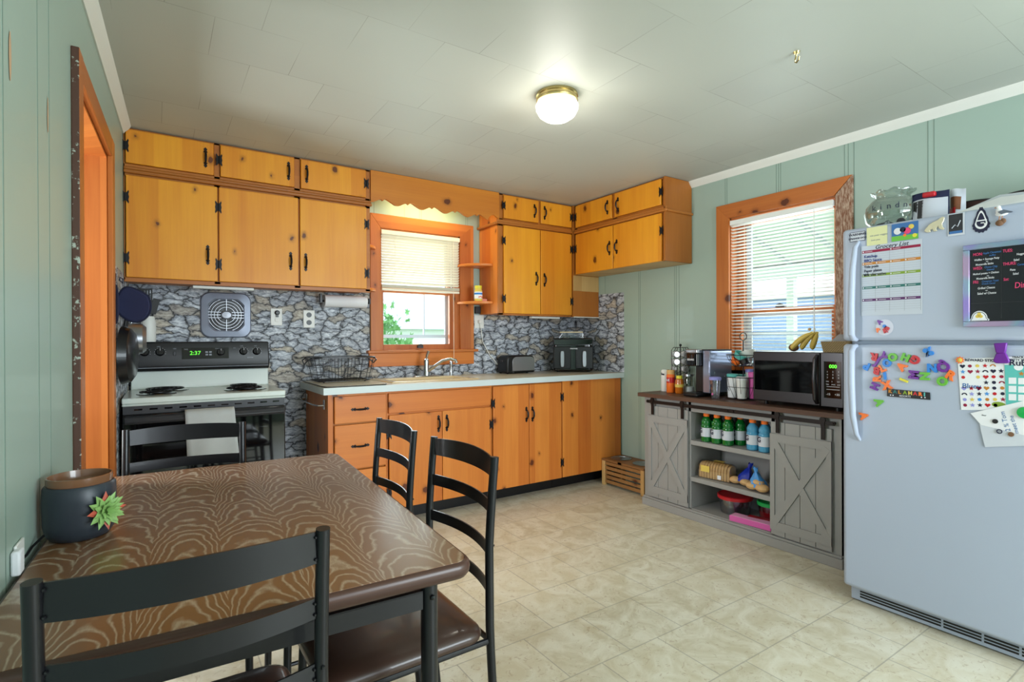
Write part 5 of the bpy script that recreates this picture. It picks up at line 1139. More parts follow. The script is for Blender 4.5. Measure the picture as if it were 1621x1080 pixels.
# tumbler
tm = thing('tumbler', 'clear printed tumbler with lavender lid and straw between coffee maker and basket', 'tumbler', (3.00, 2.135, ZT))
MB().lathe([(0.026, 0), (0.0275, 0.003), (0.034, 0.125), (0.032, 0.125), (0.025, 0.006), (0, 0.006)], (0, 0, 0), 26).build('cup', M['clear_plastic'], tm, world=False)
MB().lathe([(0.036, 0.122), (0.037, 0.126), (0.037, 0.138), (0.030, 0.142), (0, 0.142)], (0, 0, 0), 26).build('lid', M['lavender'], tm, world=False)
MB().tube([(0, 0, 0.02), (0.002, 0.004, 0.175)], 0.003, 8).build('straw', M['clear_plastic'], tm, world=False)
mb = MB(); mb.text('K', (-0.034, 0.006, 0.085), (0, -1, 0), (0, 0, 1), 0.03, 0.0003, align='CENTER'); mb.text('Kora'[:2], (-0.033, 0.004, 0.055), (0, -1, 0), (0, 0, 1), 0.022, 0.0003, align='CENTER'); mb.build('printing', M['ink'], tm, world=False)
MB().ball((-0.0305, 0, 0.032), 0.007, 8, (0.2, 1, 1)).build('heart_print', M['pink'], tm, world=False)
# two tier basket
BX, BYc = 3.105, 2.005
tb_ = thing('wire_basket_stand', 'two-tier black wire basket stand crowded with cups and bowls', 'basket', (BX, BYc, ZT))
mb = MB(); mb.tube([(0, 0, 0.004), (0, 0, 0.375)], 0.004, 8); mb.tube([(0.0, 0.024*math.cos(a*PI/12), 0.402+0.024*math.sin(a*PI/12)) for a in range(24)], 0.0026, 6, True)
L(mb, 'handle_post', M['black_metal'], tb_)
for (z0, z1, r0, r1, nm) in ((0.008, 0.145, 0.060, 0.112, 'lower_basket'), (0.215, 0.285, 0.055, 0.100, 'upper_basket')):
    mb = MB()
    for z, r, th in ((z0, r0, 0.0022), (z0+(z1-z0)*0.55, r0+(r1-r0)*0.75, 0.0016), (z1, r1, 0.0028)): mb.tube([(r*math.cos(a*PI/18), r*math.sin(a*PI/18), z) for a in range(36)], th, 6, True)
    for k in range(16):
        a = k*PI/8; mb.tube([(0.004*math.cos(a), 0.004*math.sin(a), z0), (r0*math.cos(a), r0*math.sin(a), z0), ((r0+(r1-r0)*0.75)*math.cos(a), (r0+(r1-r0)*0.75)*math.sin(a), z0+(z1-z0)*0.55), (r1*math.cos(a), r1*math.sin(a), z1)], 0.0014, 5)
    L(mb, nm, M['black_metal'], tb_)
def cup(name, label, cat, x, y, z, r, h, body, lid=None, tilt=0):
    t_ = thing(name, label, cat, (BX+x, BYc+y, ZT+z)); R_ = Matrix.Rotation(tilt, 4, 'X')
    mb = MB(); mb.lathe([(r*0.8, 0), (r*0.84, 0.003), (r, h), (r*0.94, h), (r*0.76, 0.006), (0, 0.006)], (0, 0, 0), 22); mb.xf(R_); mb.build('cup_body', M[body], t_, world=False)
    if lid: mb = MB(); mb.lathe([(r*1.04, h-0.004), (r*1.06, h+0.012), (r*0.9, h+0.016), (0, h+0.016)], (0, 0, 0), 22); mb.xf(R_); mb.build('lid', M[lid], t_, world=False)
cup('kids_cup', 'pale cup with teal lid in the lower wire basket', 'cup', -0.030, 0.056, 0.012, 0.034, 0.135, 'paper', 'teal')
cup('kids_cup', 'white cup with cream lid at the front of the lower basket', 'cup', -0.045, -0.020, 0.012, 0.034, 0.120, 'white_plastic', 'paper')
cup('kids_cup', 'bright pink cup at the right of the lower basket', 'cup', 0.012, -0.062, 0.012, 0.030, 0.150, 'pink', 'pink')
cup('kids_cup', 'light blue cup at the back left of the lower basket', 'cup', 0.045, 0.045, 0.012, 0.030, 0.130, 'skyblue', 'teal')
cup('kids_cup', 'tall white cup at the back of the lower basket', 'cup', 0.055, -0.015, 0.012, 0.030, 0.165, 'white_plastic', 'lavender')
cup('snack_bowl', 'small teal bowl tipped on its side in the upper basket', 'bowl', -0.025, 0.005, 0.262, 0.048, 0.035, 'teal', None, 0.5)
cup('snack_bowl', 'white bowl behind the teal one in the upper basket', 'bowl', 0.030, -0.022, 0.262, 0.050, 0.048, 'white_plastic', None, -0.3)
cup('snack_bowl', 'rust red bowl at the left of the upper basket', 'bowl', -0.012, 0.052, 0.232, 0.034, 0.035, 'orange', None, 0.7)
cup('snack_bowl', 'small grey bowl at the bottom of the upper basket', 'bowl', -0.035, -0.04, 0.228, 0.030, 0.03, 'dark_steel', None, -0.5)
# microwave
mw = thing('microwave', 'black stainless microwave with curved handle at the right end of the sideboard', 'microwave', (3.10, 1.625, ZT))
mx0, my0, my1, mz0, mz1 = 2.982, 1.355, 1.862, 0.832, 1.122
mb = MB(); mb.box(mx0+0.022, 3.262, my0+0.004, my1-0.004, mz0, mz1); mb.build('case', M['dark_steel'], mw, bevel=0.004)
mb = MB(); mb.box(mx0, mx0+0.022, 1.473, my1, mz0, mz1); md = mb.build('door', M['dark_steel'], mw, bevel=0.005)
mb = MB(); mb.box(mx0-0.0015, mx0+0.002, 1.500, 1.850, 0.895, 1.070); mb.build('door_window', M['black_gloss'], md, bevel=0.001)
MB().tube([(mx0-0.002, 1.487, 1.105), (mx0-0.024, 1.487, 1.085), (mx0-0.034, 1.487, 0.98), (mx0-0.024, 1.487, 0.868), (mx0-0.002, 1.487, 0.848)], [0.010, 0.011, 0.0115, 0.011, 0.010], 12).build('handle', M['dark_steel'], md)
mb = MB(); mb.box(mx0, mx0+0.022, my0, 1.470, mz0, mz1); cpn = mb.build('control_panel', M['dark_steel'], mw, bevel=0.003)
mb = MB(); mb.box(mx0-0.0015, mx0+0.002, my0+0.010, 1.452, 0.880, 1.075); mb.build('keypad_glass', M['black_gloss'], cpn)
mb = MB(); mb.text('000', (mx0-0.002, 1.425, 1.048), (0, -1, 0), (0, 0, 1), 0.026, 0.0004, offset=0.0008); mb.build('digits', M['display'], cpn)
mb = MB()
for r_ in range(3):
    for c_ in range(3): mb.text(str(r_*3+c_+1), (mx0-0.002, 1.437-c_*0.028, 1.020-r_*0.016), (0, -1, 0), (0, 0, 1), 0.012, 0.0003)
for r_ in range(2):
    for c_ in range(3): mb.text(('ON', '0', 'GO', 'TIM', 'PWR', 'CLK')[r_*3+c_], (mx0-0.002, 1.441-c_*0.028, 0.968-r_*0.016), (0, -1, 0), (0, 0, 1), 0.009, 0.0003)
for z in (0.940, 0.925): mb.add([(mx0-0.0018, y, z_) for y, z_ in ((1.438, z), (1.372, z), (1.372, z+0.002), (1.438, z+0.002))], [(0, 1, 2, 3)])
mb.text('-15', (mx0-0.002, 1.440, 0.900), (0, -1, 0), (0, 0, 1), 0.016, 0.0003); mb.text('+30', (mx0-0.002, 1.398, 0.900), (0, -1, 0), (0, 0, 1), 0.016, 0.0003)
mb.build('keypad_printing', M['white_ink'], cpn)
mb = MB(); [mb.cyl((x, y, 0), 0.010, ZT, mz0, 12) for x in (3.02, 3.22) for y in (1.40, 1.80)]; mb.build('feet', M['black_plastic'], mw)
# fruit and basket on the microwave
bn = None
bt = thing('banana_bunch', 'small bunch of ripe bananas lying on the microwave beside the wicker basket', 'bananas', (3.10, 1.595, 1.1225))
for k, (dy, rx) in enumerate(((0.045, 0.0), (0.008, 0.10), (-0.034, 0.2))):
    pts = []; rr = []
    for i in range(13):
        u = i/12; a = -0.1+u*1.55
        pts.append(Vector((0.034*k-0.04-(0.034*k-0.034)*u**2*0.8, dy+0.030-0.075*(1-math.cos(a))*0.9 - 0.02*u - (dy-0.01)*u**2*0.8, 0.019+0.095*math.sin(a)*u**0.6*0.95))); rr.append(0.0165*math.sin(PI*min(0.92, 0.12+u*0.80))**0.5 if u < 0.88 else 0.008)
    MB().tube(pts, rr, 10).build('banana', M['banana'], bt, world=False)
mb = MB(); mb.ball((-0.01, -0.012, 0.128), 0.009, 8); mb.build('stem', M['bun'], bt, world=False)
tag(MB().ball((3.08, 1.668, 1.1225+0.024), 0.026, 14, (1, 1.1, 0.9)).build('kiwi', M['potato']), 'single brown kiwi at the left end of the fruit on the microwave', 'fruit')
wb = thing('wicker_basket', 'small woven wicker basket on the microwave beside the refrigerator', 'basket', (3.13, 1.430, 1.1225))
mb = MB(); n_ = 28; rings = [(0.88, 0.0), (1.0, 0.055), (1.03, 0.058), (0.97, 0.060), (0.86, 0.008)]; base = rsq(0.5, 0.12, 6); N = len(base)
vs = [(x*0.17*s_, y*0.155*s_, z) for s_, z in rings for x, y in base]
mb.add(vs, [(i*N+k, i*N+(k+1) % N, (i+1)*N+(k+1) % N, (i+1)*N+k) for i in range(4) for k in range(N)] + [tuple(range(N))[::-1], tuple(4*N+k for k in range(N))]); mb.build('woven_body', M['wicker'], wb, world=False)
pk = thing('snack_pouch', 'crumpled grey pouch sticking out of the wicker basket', 'pouch', (3.13, 1.430, 1.1325))
n_ = 16; vs = []
for i in range(8):
    for k in range(n_): a = 2*PI*k/n_; r = 0.045*(1+0.18*math.sin(3*a+i*1.7))*(1.0 if i < 5 else 1.0-(i-4)*0.2); vs.append((r*math.cos(a)*0.7, r*math.sin(a), 0.0125*i))
mb = MB(); mb.add(vs, [(i*n_+k, i*n_+(k+1) % n_, (i+1)*n_+(k+1) % n_, (i+1)*n_+k) for i in range(7) for k in range(n_)]+[tuple(7*n_+k for k in range(n_)), tuple(range(n_))[::-1]]); L(mb, 'pouch', M['grey_fur'], pk, ang=60)

# ================================================================== REFRIGERATOR
FX, FY0, FY1 = 2.600, 0.425, 1.186
fg = thing('refrigerator', 'white top-freezer refrigerator covered in magnets and papers', 'refrigerator', (2.95, 0.8, 0))
mb = MB(); mb.box(FX+0.075, 3.285, FY0+0.008, FY1-0.008, 0.020, 1.680); mb.build('cabinet', M['fridge'], fg, bevel=0.008)
mb = MB(); mb.box(FX+0.060, FX+0.075, FY0+0.016, FY1-0.016, 0.082, 1.675); mb.build('door_gasket', M['fridge_gap'], fg)
mb = MB(); mb.box(FX, FX+0.060, FY0, FY1, 1.187, 1.690); dz1 = mb.build('freezer_door', M['fridge'], fg, bevel=0.016, seg=5)
mb = MB(); mb.box(FX, FX+0.060, FY0, FY1, 0.076, 1.172); dz2 = mb.build('fridge_door', M['fridge'], fg, bevel=0.016, seg=5)
mb = MB(); mb.box(FX+0.012, FX+0.05, FY0+0.01, FY1-0.045, 1.172, 1.187); mb.build('door_divider', M['fridge_gap'], fg)
for dpar, z0, z1, zt_ in ((dz1, 1.205, 1.64, 1), (dz2, 0.745, 1.150, -1)):
    yh = 1.128; path = []
    if zt_ == 1: path = [(FX+0.002, yh-0.012, 1.630), (FX-0.022, yh-0.006, 1.600), (FX-0.034, yh, 1.50), (FX-0.036, yh+0.004, 1.35), (FX-0.036, yh+0.004, 1.215), (FX-0.02, yh+0.002, 1.196), (FX+0.002, yh, 1.192)]
    else: path = [(FX+0.002, yh, 1.165), (FX-0.02, yh+0.002, 1.160), (FX-0.036, yh+0.004, 1.14), (FX-0.036, yh+0.004, 1.0), (FX-0.033, yh, 0.86), (FX-0.020, yh-0.008, 0.775), (FX+0.002, yh-0.014, 0.745)]
    MB().tube(path, [0.006, 0.010, 0.0125, 0.014, 0.0135, 0.012, 0.009] if zt_ == 1 else [0.009, 0.012, 0.0135, 0.014, 0.0125, 0.010, 0.006], 14).build('door_handle', M['fridge'], dpar)
mb = MB(); mb.box(FX+0.052, FX+0.09, FY0+0.01, FY1-0.012, 0.006, 0.072); gr = mb.build('kick_grille', M['fridge'], fg, bevel=0.003)
mb = MB()
for z in (0.046, 0.034, 0.022):
    y = FY1-0.05
    for wdt in (0.30, 0.12, 0.10, 0.12): mb.box(FX+0.0505, FX+0.053, y-wdt, y, z, z+0.007); y -= wdt+0.008
mb.build('grille_slots', M['black_plastic'], gr)
# front-of-fridge helper: viewer looks along +x, right is -y
Fx = FX-0.0008
def fpt(y, z, d=0.0): return (Fx-d, y, z)
RR, UU = Vector((0, -1, 0)), Vector((0, 0, 1))
def fpoly(mb, pts, d=0.0004, mi=None):
    # pts (y,z) ; thin slab
    n = len(pts); A = [fpt(y, z, d) for y, z in pts]; B = [fpt(y, z, d-0.0004) for y, z in pts]
    area_ = sum(pts[i][0]*pts[(i+1) % n][1]-pts[(i+1) % n][0]*pts[i][1] for i in range(n))
    fr = tuple(range(n)); 
    if area_ > 0: fr = fr[::-1]
    return mb.add(A+B, [fr] + [(i, (i+1) % n, n+(i+1) % n, n+i) for i in range(n)], mi)
def frect(mb, y0, y1, z0, z1, d=0.0004, mi=None):
    y0, y1 = max(y0, y1), min(y0, y1); return fpoly(mb, [(y0, z0), (y0, z1), (y1, z1), (y1, z0)], d, mi)
def disc(cx, cy, r, n=16): return [(cx+r*math.cos(2*PI*k/n), cy+r*math.sin(2*PI*k/n)) for k in range(n)]
# magnetic letters
cols = dict(r='red', u='purple', g='green', b='blue', o='orange', y='yellow')
cn = dict(r='red', u='purple', g='green', b='blue', o='orange', y='yellow')
letters = [('R', 1.057, 1.117, 'r', 3.0, 0.046), ('Y', 1.022, 1.119, 'u', -1.0, 0.046), ('J', 1.048, 1.092, 'u', -0.5, 0.044), ('O', 0.985, 1.117, 'g', 1.3, 0.046), ('H', 0.938, 1.117, 'g', -0.35, 0.044), ('G', 0.904, 1.107, 'r', 2.6, 0.048), ('%', 0.859, 1.142, 'b', 0.4, 0.046),
 ('P', 1.085, 1.075, 'b', 2.7, 0.046), ('O', 1.006, 1.092, 'b', 1.5, 0.044), ('A', 0.952, 1.080, 'o', 0.9, 0.046), ('L', 1.023, 1.069, 'o', 0.5, 0.044), ('B', 1.046, 1.057, 'r', 2.9, 0.044), ('R', 1.044, 1.024, 'o', 1.6, 0.042), ('I', 1.014, 1.036, 'b', 0.1, 0.042), ('N', 0.846, 1.077, 'b', 0.0, 0.048),
 ('Q', 0.809, 1.086, 'u', 2.9, 0.056), ('M', 0.909, 1.047, 'u', 1.5, 0.050), ('N', 0.871, 1.043, 'g', 1.6, 0.046), ('R', 0.784, 1.050, 'o', -0.5, 0.048), ('O', 0.813, 1.026, 'g', 1.5, 0.048), ('X', 1.007, 0.997, 'o', 0.3, 0.050), ('H', 1.052, 0.989, 'u', 1.2, 0.044), ('A', 1.035, 0.922, 'g', -1.2, 0.046), ('I', 0.944, 1.022, 'y', 1.2, 0.042), ('A', 1.095, 0.856, 'o', -1.3, 0.046)]
where = {('R', 'r'): 'at the top left of the letter group', ('Y', 'u'): 'between the red R and the green O', ('J', 'u'): 'just below the red R', ('O', 'g', 0): 'in the top row right of the purple Y', ('H', 'g'): 'between the green O and the red G', ('G', 'r'): 'at the right end of the top row',
 ('%', 'b'): 'highest of all on the lower door', ('P', 'b'): 'nearest the door handle', ('O', 'b'): 'below the purple Y', ('A', 'o', 0): 'alone below the green H', ('L', 'o'): 'right of the red B', ('B', 'r'): 'under the purple J', ('R', 'o', 0): 'under the red B', ('I', 'b'): 'right of the orange letter under the red B', ('N', 'b'): 'left of the purple Q',
 ('Q', 'u'): 'at the right beside the blue N', ('M', 'u'): 'in the middle of the lower row', ('N', 'g'): 'right of the purple M', ('R', 'o', 1): 'under the purple Q near the sticker sheet', ('O', 'g', 1): 'at the lower right of the group', ('X', 'o'): 'just above the black name magnet', ('H', 'u'): 'left of the orange X', ('A', 'g'): 'alone below the purple H', ('I', 'y'): 'left of the purple M', ('A', 'o', 1): 'lowest, half hidden by the door handle'}
seen = {}
for i, (chh, y, z, c_, rot, sz) in enumerate(letters):
    k = (chh, c_); n_ = seen.get(k, 0); seen[k] = n_+1
    wl = where.get(k) or where.get((chh, c_, n_))
    mb = MB(); mb.text(chh, (0, 0, 0), (1, 0, 0), (0, 1, 0), sz*0.92, 0.0032, offset=0.0026)
    xs_ = [v.x for v in mb.v]; ys_ = [v.y for v in mb.v]; cx, cy = (min(xs_)+max(xs_))/2, (min(ys_)+max(ys_))/2
    cr_, sr_ = math.cos(rot), math.sin(rot)
    off = 0.0034 + 0.0004
    mb.v = [Vector((Fx-off-v.z, y-((v.x-cx)*cr_-(v.y-cy)*sr_), z+((v.x-cx)*sr_+(v.y-cy)*cr_))) for v in mb.v]
    nm = {'%': 'percent_magnet'}.get(chh, 'letter_magnet')
    tag(mb.build(nm, M[cols[c_]], bevel=0), '%s plastic %s magnet %s' % (cn[c_], 'percent sign' if chh == '%' else 'letter '+chh, wl), 'magnet', 'magnetic letters on the refrigerator door')
cl = thing('letter_bead_magnet', 'pale round magnet holding tiny coloured letters below the grocery list', 'magnet', fpt(1.017, 1.245))
for (chh, y, z, c_, rot) in (('A', 1.033, 1.268, 'u', 0.8), ('e', 1.016, 1.251, 'b', 0.5), ('B', 1.005, 1.240, 'r', 1.0), ('P', 1.039, 1.232, 'o', 0.2), ('R', 1.012, 1.229, 'r', 0.3)):
    mb = MB(); mb.text(chh, fpt(y, z, 0.004), RR, UU, 0.024, 0.002, offset=0.0016, rot=rot, align='CENTER'); mb.build('tiny_letter', M[cols[c_]], cl)
mb = MB(); fpoly(mb, disc(1.015, 1.245, 0.034, 28), 0.0012); mb.build('pale_disc', plain('pale_disc', (196, 200, 216), 0.3), cl)
kb = thing('name_magnet', 'long black souvenir magnet with colourful patterned letters', 'magnet', fpt(0.929, 0.965))
mb = MB(); fpoly(mb, [(1.006, 0.950), (1.005, 0.983), (0.853, 0.978), (0.852, 0.948)], 0.004); mb.add([], []); mb.build('strip', M['black_plastic'], kb, bevel=0)
palette = ['amber_ink', 'sea_ink', 'amber_ink', 'olive_ink', 'tan', 'red', 'orange', 'teal']
for i, chh in enumerate('KALAHARI'):
    mb = MB(); mb.text(chh, fpt(1.000-i*0.0180, 0.9715-i*0.0005, 0.0048), RR, UU, 0.019, 0.0003, offset=0.0012); mb.build('patterned_letter', M[palette[i]], kb)
mb = MB(); mb.text('RESORTS', fpt(0.960, 0.9555, 0.0048), RR, UU, 0.010, 0.0003); 
for y in (0.992, 0.983, 0.882, 0.870): mb.ball(fpt(y, 0.956, 0.0044), 0.003, 6, (0.2, 1, 1))
mb.build('small_lettering', M['white_ink'], kb)
# sticker sheet and chart under the purple clip
sh = thing('sticker_sheet', 'white reward sticker sheet clipped to the right of the letter magnets', 'sheet', fpt(0.70, 1.03))
def sheet_pt(u, v, A=(0.765, 1.117), B=(0.628, 1.126), D=(0.754, 0.918), E_=(0.619, 0.932)):
    y = (A[0]*(1-u)+B[0]*u)*(1-v)+(D[0]*(1-u)+E_[0]*u)*v; z = (A[1]*(1-u)+B[1]*u)*(1-v)+(D[1]*(1-u)+E_[1]*u)*v; return y, z
mb = MB(); fpoly(mb, [sheet_pt(0, 0), sheet_pt(1, 0), sheet_pt(1, 1), sheet_pt(0, 1)], 0.0012); mb.build('paper', M['paper'], sh)
mb = MB(); mb.text('REWARD STICKERS', fpt(*sheet_pt(0.16, 0.03), 0.0016), RR, Vector((0, 0.07, 1)), 0.0135, 0.0002, offset=0.0004); mb.build('heading', M['ink'], sh)
mb = MB(); mb.text('Bluey', fpt(*sheet_pt(0.06, 0.53), 0.0016), RR, UU, 0.026, 0.0002, offset=0.0003); mb.build('handwriting', M['blue_ink'], sh)
def star(cx, cy, r, n=5, inner=0.45, ph=PI/2): return [(cx+(r if k % 2 == 0 else r*inner)*math.cos(ph+PI*k/n), cy+(r if k % 2 == 0 else r*inner)*math.sin(ph+PI*k/n)) for k in range(2*n)]
def heart(cx, cy, r): return [(cx+r*0.062*16*math.sin(t_)**3, cy+r*0.062*(13*math.cos(t_)-5*math.cos(2*t_)-2*math.cos(3*t_)-math.cos(4*t_))) for t_ in [2*PI*k/20 for k in range(20)]]
rnd = random.Random(3); stm = {}
for r_ in range(8):
    for c_ in range(6):
        if (r_, c_) in ((2, 1), (3, 0), (3, 1), (3, 2), (7, 5), (0, 5)): continue
        u, v = 0.10+c_*0.165, 0.15+r_*0.108; y, z = sheet_pt(u, v); kind = rnd.choice('shdrsd')
        mt = rnd.choice(['red', 'tan', 'ink', 'skyblue', 'amber_ink', 'lavender', 'ink', 'maroon_ink'])
        mb = MB()
        if kind == 's': fpoly(mb, star(y, z, 0.0085), 0.0018)
        elif kind == 'h': fpoly(mb, heart(y, z, 0.0085), 0.0018)
        elif kind == 'd': fpoly(mb, disc(y, z, 0.006, 12), 0.0018)
        else:
            pts = [(y+0.009*math.cos(a), z-0.004+0.009*math.sin(a)) for a in [PI*k/8 for k in range(9)]] + [(y+0.005*math.cos(a), z-0.004+0.005*math.sin(a)) for a in [PI*k/8 for k in range(8, -1, -1)]]
            fpoly(mb, pts, 0.0018)
        mb.build('sticker', M[mt], sh)

mb = MB(); fpoly(mb, [(y, z) for y, z in [(sheet_pt(0.83, 0.90)[0]+0.020*math.cos(a), sheet_pt(0.83, 0.90)[1]+0.011*math.sin(a)) for a in [2*PI*k/20 for k in range(20)]]], 0.0018); mb.build('oval_sticker', M['olive_ink'], sh)
cht = thing('progress_chart', 'teal and white progress chart at the right edge under the purple clip', 'chart', fpt(0.58, 1.03))
mb = MB(); fpoly(mb, [(0.628, 1.128), (0.50, 1.136), (0.495, 0.93), (0.621, 0.925)], 0.0022); mb.build('paper', M['paper'], cht)
mb = MB(); fpoly(mb, [(0.6265, 1.098), (0.50, 1.104), (0.4955, 0.935), (0.6215, 0.928)], 0.0026); mb.build('teal_field', M['teal'], cht)
mb = MB()
for r_ in range(3):
    for c_ in range(4): y = 0.615-c_*0.026; z = 1.052-r_*0.030; mb = MB(); fpoly(mb, [(y, z), (y-0.021, z+0.001), (y-0.021, z-0.022), (y, z-0.023)], 0.0030); mb.build('blank_square', M['paper'], cht)
mb = MB(); fpoly(mb, disc(0.588, 1.092, 0.013), 0.0030); mb.build('blank_circle', M['paper'], cht)
mb = MB(); mb.text('TRACK MY', fpt(0.606, 1.127, 0.0026), RR, Vector((0, 0.07, 1)), 0.010, 0.0002, offset=0.0003); mb.text('POTTY TRAINING', fpt(0.616, 1.117, 0.0026), RR, Vector((0, 0.07, 1)), 0.010, 0.0002, offset=0.0003); mb.text('Ruby', fpt(0.614, 1.106, 0.0032), RR, UU, 0.030, 0.0002, offset=0.0006); mb.build('lettering', M['ink'], cht)
mb = MB(); fpoly(mb, star(0.580, 1.068, 0.009), 0.0030); mb.build('star_sticker', M['amber_ink'], cht)
tg = thing('sun_magnet', 'tiny orange sun magnet at the top left corner of the sticker sheet', 'magnet', fpt(0.757, 1.112))
mb = MB(); fpoly(mb, star(0.757, 1.112, 0.016, 9, 0.6), 0.004); mb.build('rays', M['orange'], tg); mb = MB(); mb.ball(fpt(0.757, 1.112, 0.004), 0.008, 10, (0.3, 1, 1)); mb.build('centre', M['tan'], tg)
clp = thing('magnetic_clip', 'large purple magnetic chip clip holding the sticker sheet and chart', 'clip', fpt(0.636, 1.14))
mb = MB(); mb.prism([(0.655, 1.178), (0.616, 1.180), (0.621, 1.142), (0.648, 1.140)], lambda u, v, w_: (w_, u, v), Fx-0.016, Fx-0.0035); mb.build('grip', M['purple'], clp, bevel=0.004)
mb = MB(); mb.prism([(0.648, 1.142), (0.621, 1.144), (0.609, 1.112), (0.614, 1.104), (0.650, 1.103), (0.658, 1.112)], lambda u, v, w_: (w_, u, v), Fx-0.013, Fx-0.0035); mb.build('jaw', M['purple'], clp, bevel=0.004)
lp = thing('letter_papers', 'loose white letter papers taped crooked at the lower right of the refrigerator', 'papers', fpt(0.63, 0.87))
mb = MB(); fpoly(mb, [(0.725, 0.909), (0.57, 0.972), (0.48, 0.99), (0.48, 0.83), (0.693, 0.868)], 0.0040); mb.build('sheet', M['paper'], lp)
mb = MB(); fpoly(mb, [(0.700, 0.890), (0.694, 0.846), (0.682, 0.786), (0.574, 0.808), (0.48, 0.815), (0.48, 0.93), (0.62, 0.90)], 0.0034); mb.build('sheet', M['paper_grey'], lp)
mb = MB(); mb.text('2 % Tom', fpt(0.615, 0.855, 0.0044), Vector((0, 0.25, 1)), Vector((0, 1, -0.25)), 0.020, 0.0002); mb.text('meet the', fpt(0.592, 0.850, 0.0044), Vector((0, 0.25, 1)), Vector((0, 1, -0.25)), 0.018, 0.0002); mb.build('handwriting', M['blue_ink'], lp)
mb = MB(); mb.text('dear', fpt(0.692, 0.906, 0.0044), RR, UU, 0.008, 0.0002); mb.build('heading', M['ink'], lp)
for y, z, mt, wl, hole in ((0.652, 0.887, 'dark_steel', 'small dark coin magnet on the loose papers', 0), (0.640, 0.851, 'ink', 'small ring magnet below the dark coin magnet', 1), (0.608, 0.845, 'potato', 'small copper coin magnet on the loose papers', 0)):
    mb = MB()
    if hole: mb.tube([fpt(y+0.007*math.cos(a*PI/10), z+0.007*math.sin(a*PI/10), 0.0065) for a in range(20)], 0.0018, 6, True)
    else: mb.lathe([(0.0085, 0), (0.0085, -0.0025), (0, -0.003)], fpt(y, z, 0.0048), 18, 'x')
    tag(mb.build('coin_magnet', M[mt]), wl, 'magnet')
tag(MB().lathe([(0.021, 0), (0.019, -0.007), (0, -0.009)], fpt(0.572, 0.928, 0.005), 22, 'x').build('round_magnet', M['emerald']), 'bright green round magnet at the right edge on the papers', 'magnet')
# freezer door
gl_ = thing('grocery_list', 'white grocery list poster with coloured category bars on the freezer door', 'poster', fpt(0.995, 1.455))
ga, gb_ = 1.102, 0.885; gt, gbm = 1.606, 1.305
mb = MB(); frect(mb, ga+0.004, gb_-0.006, gbm-0.008, 1.604, 0.0008); mb.build('paper', plain('cool_film', (196, 202, 214), 0.5), gl_)
mb = MB(); mb.text('Grocery List', fpt(0.990, 1.5925, 0.0012), RR, UU, 0.024, 0.0002, align='CENTER', shear=0.3, offset=0.0002); mb.build('title', M['ink'], gl_)
rows = [1.572, 1.520, 1.468, 1.414, 1.360]; cx_ = [ga, 1.050, 0.996, 0.942, gb_]
for z, mt in zip(rows, ('maroon_ink', 'amber_ink', 'olive_ink', 'sea_ink', 'plum_ink')): mb = MB(); frect(mb, ga, gb_, z, z+0.011, 0.0012); mb.build('category_bar', M[mt], gl_)
mb = MB()
for y in cx_:
    frect(mb, y+0.0004, y-0.0004, gbm+0.008, rows[0], 0.0011)
for z in rows:
    for k in range(1, 5): frect(mb, ga, gb_, z-k*0.0095, z-k*0.0095+0.0005, 0.0011)
mb.build('ruled_lines', M['grey_ink'], gl_)
mb = MB()
for r_, z in enumerate(rows):
    for y in cx_[:-1]:
        if r_ == 0 and y in (1.050, 0.942): continue
        fpoly(mb, disc(y-0.005, z+0.0055, 0.0030, 10), 0.0016); frect(mb, y-0.012, y-0.040, z+0.0045, z+0.0062, 0.0015)
mb.build('bar_lettering', M['white_ink'], gl_)
mb = MB()
for s_, y, z in (('Ketchup', 1.094, 1.556), ('BBQ Sauce', 1.094, 1.538)): MB().text(s_, fpt(y, z, 0.0018), RR, UU, 0.018, 0.0003, offset=0.0002, wx=0.85).build('handwriting', M['marker'], gl_)
mb = MB()
for s_, y, z in (('Tide pods', 1.094, 1.511), ('Paper plates', 1.094, 1.493), ('Milk alternative', 1.096, 1.476)): MB().text(s_, fpt(y, z, 0.0018), RR, UU, 0.0165, 0.0003, offset=0.0002, wx=0.85).build('handwriting', M['ink'], gl_)
wg = thing('warning_magnet', 'small rectangular warning magnet at the top left of the freezer door', 'magnet', fpt(1.12, 1.651))
mb = MB(); frect(mb, 1.151, 1.089, 1.630, 1.672, 0.0026); mb.build('plate', M['paper_grey'], wg)
mb = MB(); mb.text('WARNING', fpt(1.120, 1.660, 0.0030), RR, UU, 0.0145, 0.0002, align='CENTER', offset=0.0004); mb.text('STRANGE DOG', fpt(1.120, 1.643, 0.0030), RR, UU, 0.0105, 0.0002, align='CENTER', offset=0.0004)
mb.build('lettering', M['ink'], wg); mb = MB()
for a in ((1.151, 1.149, 1.630, 1.672), (1.091, 1.089, 1.630, 1.672), (1.151, 1.089, 1.630, 1.632), (1.151, 1.089, 1.670, 1.672)): frect(mb, a[0], a[1], a[2], a[3], 0.0030)
mb.build('border', M['ink'], wg)
st_ = thing('sticky_note', 'pale yellow sticky note above the grocery list', 'note', fpt(1.043, 1.638))
mb = MB(); frect(mb, 1.083, 1.004, 1.603, 1.682, 0.0018); mb.build('paper', M['sticky'], st_)
mb = MB(); mb.text('eat your veggies', fpt(1.070, 1.645, 0.0022), RR, UU, 0.0105, 0.0002); mb.text('love you', fpt(1.066, 1.625, 0.0022), RR, UU, 0.010, 0.0002); mb.build('handwriting', M['grey_ink'], st_)
pcd = thing('picture_card', 'bright blue and green picture card magnet on the freezer door', 'picture', fpt(0.94, 1.645))
mb = MB(); frect(mb, 0.988, 0.893, 1.607, 1.680, 0.0018); mb.build('card', M['blue_ink'], pcd)
mb = MB(); frect(mb, 0.988, 0.893, 1.607, 1.628, 0.0022); mb.build('grass_band', M['green'], pcd)
